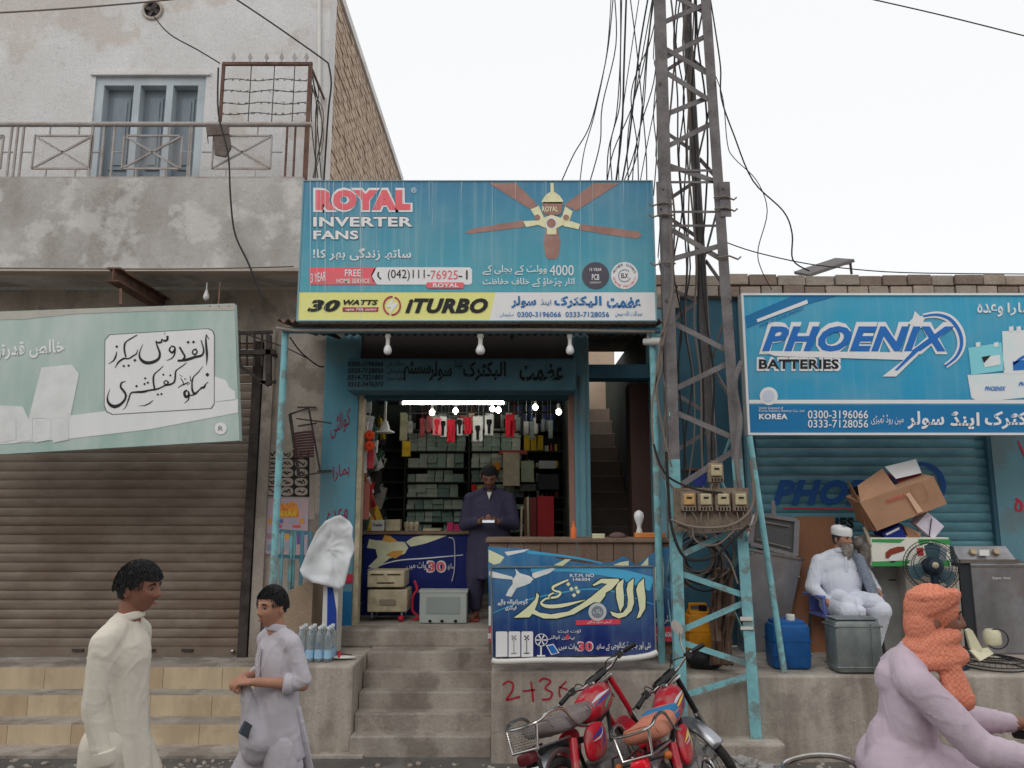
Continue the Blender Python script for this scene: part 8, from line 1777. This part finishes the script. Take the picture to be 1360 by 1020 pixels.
def rider():
    t = thing('person', 'motorcycle rider in pale lilac kameez with orange checked scarf round his head, facing right', 'person', (0, 0, 0))
    hc = V3(0, -.1, 1.455); s = 1.05; Rm = Matrix.Rotation(R(3), 3, 'X')
    b = MB(); head(b, hc, Rm, s); b.cap((0, .02, 1.24), (0, -.05, 1.38), .06, .055); b.cap((0, .05, 1.05), (0, .08, .85), .1, .1); b.cap((-.16, .03, 1.19), (.16, .03, 1.19), .045, .045)
    for q in (-1, 1):
        b.cap((q*.2, .02, 1.2), (q*.25, -.18, 1.0), .05, .042); b.cap((q*.25, -.18, 1.0), (q*.31, -.46, .99), .04, .03); hand(b, (q*.315, -.47, .99), (q*.1, -1, -.05), (0, -.2, -1), 1, .8, q)
        b.cap((q*.12, .1, .82), (q*.17, -.32, .72), .1, .07); b.cap((q*.17, -.32, .72), (q*.2, -.12, .36), .065, .045); foot(b, (q*.2, -.12, .36), (0, -1, 0))
    part('body', voxel(b, .006, 2), skin_a, t, sm=True, local=True); face_bits(t, hc, Rm, s)
    m = cloth('lilac_kameez', (164, 150, 160), .62)
    c = MB(); c.ell((0, .035, 1.06), (.18, .115, .2)); [c.cap((q_*.03, .03, 1.27), (q_*.18, .035, 1.22), .07, .072) for q_ in (-1, 1)]; c.cap((0, .04, 1.2), (0, 0, 1.3), .12, .07); c.cap((0, .06, .95), (0, .09, .8), .145, .14)
    for q in (-1, 1): c.cap((q*.195, .02, 1.21), (q*.25, -.18, 1.005), .074, .068); c.cap((q*.25, -.18, 1.005), (q*.31, -.43, .99), .068, .046); c.cap((q*.1, .1, .84), (q*.16, -.26, .77), .15, .11)
    c.cap((0, .09, .78), (0, .24, .7), .13, .06)
    part('kameez', voxel(c, .0095, 11, wrinkle(.02, (8, 8, 5), .007, seed=12)), m, t, sm=True, local=True)
    c = MB()
    for q in (-1, 1): c.cap((q*.13, .05, .82), (q*.18, -.32, .72), .14, .12); c.cap((q*.18, -.32, .72), (q*.2, -.14, .42), .12, .07)
    part('shalwar', voxel(c, .011, 11, wrinkle(.014, seed=1)), m, t, sm=True, local=True)
    # scarf wrapped over head and neck
    chk = mat('orange_check_scarf', S(188, 100, 70, .58), col2=S(206, 150, 124, .6), scale=4, amt=.35, rough=.95, bump=.3, bscale=90, local=True)
    n = chk.node_tree; N = n.nodes; L = n.links
    tc = N.new('ShaderNodeTexCoord'); ck = N.new('ShaderNodeTexChecker'); ck.inputs['Scale'].default_value = 90; ck.inputs['Color1'].default_value = S(172, 102, 80, .62); ck.inputs['Color2'].default_value = S(184, 118, 96, .62)
    L.new(tc.outputs['Object'], ck.inputs['Vector']); L.new(ck.outputs[0], N['Principled BSDF'].inputs['Base Color'])
    c = MB(); L_ = lambda *a: hc+Rm @ (V3(*a)*s)
    c.ell(L_(0, .012, .035), (.098, .112, .102)); c.ell(L_(0, .045, -.035), (.098, .078, .105))
    for z, ry, tl in ((-.085, .082, .3), (-.12, .09, -.1), (-.155, .105, .15)): c.ring(L_(0, .01, z), (0, tl, 1), ry, .036, 30, 10, 1.)
    c.cap(L_(-.08, -.02, -.13), L_(-.1, -.07, -.28), .035, .05); c.cap(L_(-.06, -.02, -.15), L_(-.13, -.02, -.27), .04, .03)
    for z, tl in ((.06, .28), (.085, .1), (.045, .5)): c.ring(L_(0, .005, z), (0, tl, 1), .093, .019, 30, 8, 1.2)
    part('scarf', voxel(c, .007, 2, wrinkle(.006, (12, 12, 20), .004, (50, 50, 50), seed=6)), chk, t, sm=True, local=True)
    x = pt(1208, 830, 3.3).x; t.scale = (.95, .95, .98); t.location = (x, 3.3, .1); t.rotation_euler = (0, 0, R(74)); return x
xr = rider()
mc3 = motorcycle('motorcycle under the scarfed rider, almost wholly below the lower right edge', seat1, 0, 0., (xr-.28*math.cos(R(16)), 3.3+.28*math.sin(R(16)), .01), (0, 0, R(-16))); mc3.scale = (.92, .92, 1.06)
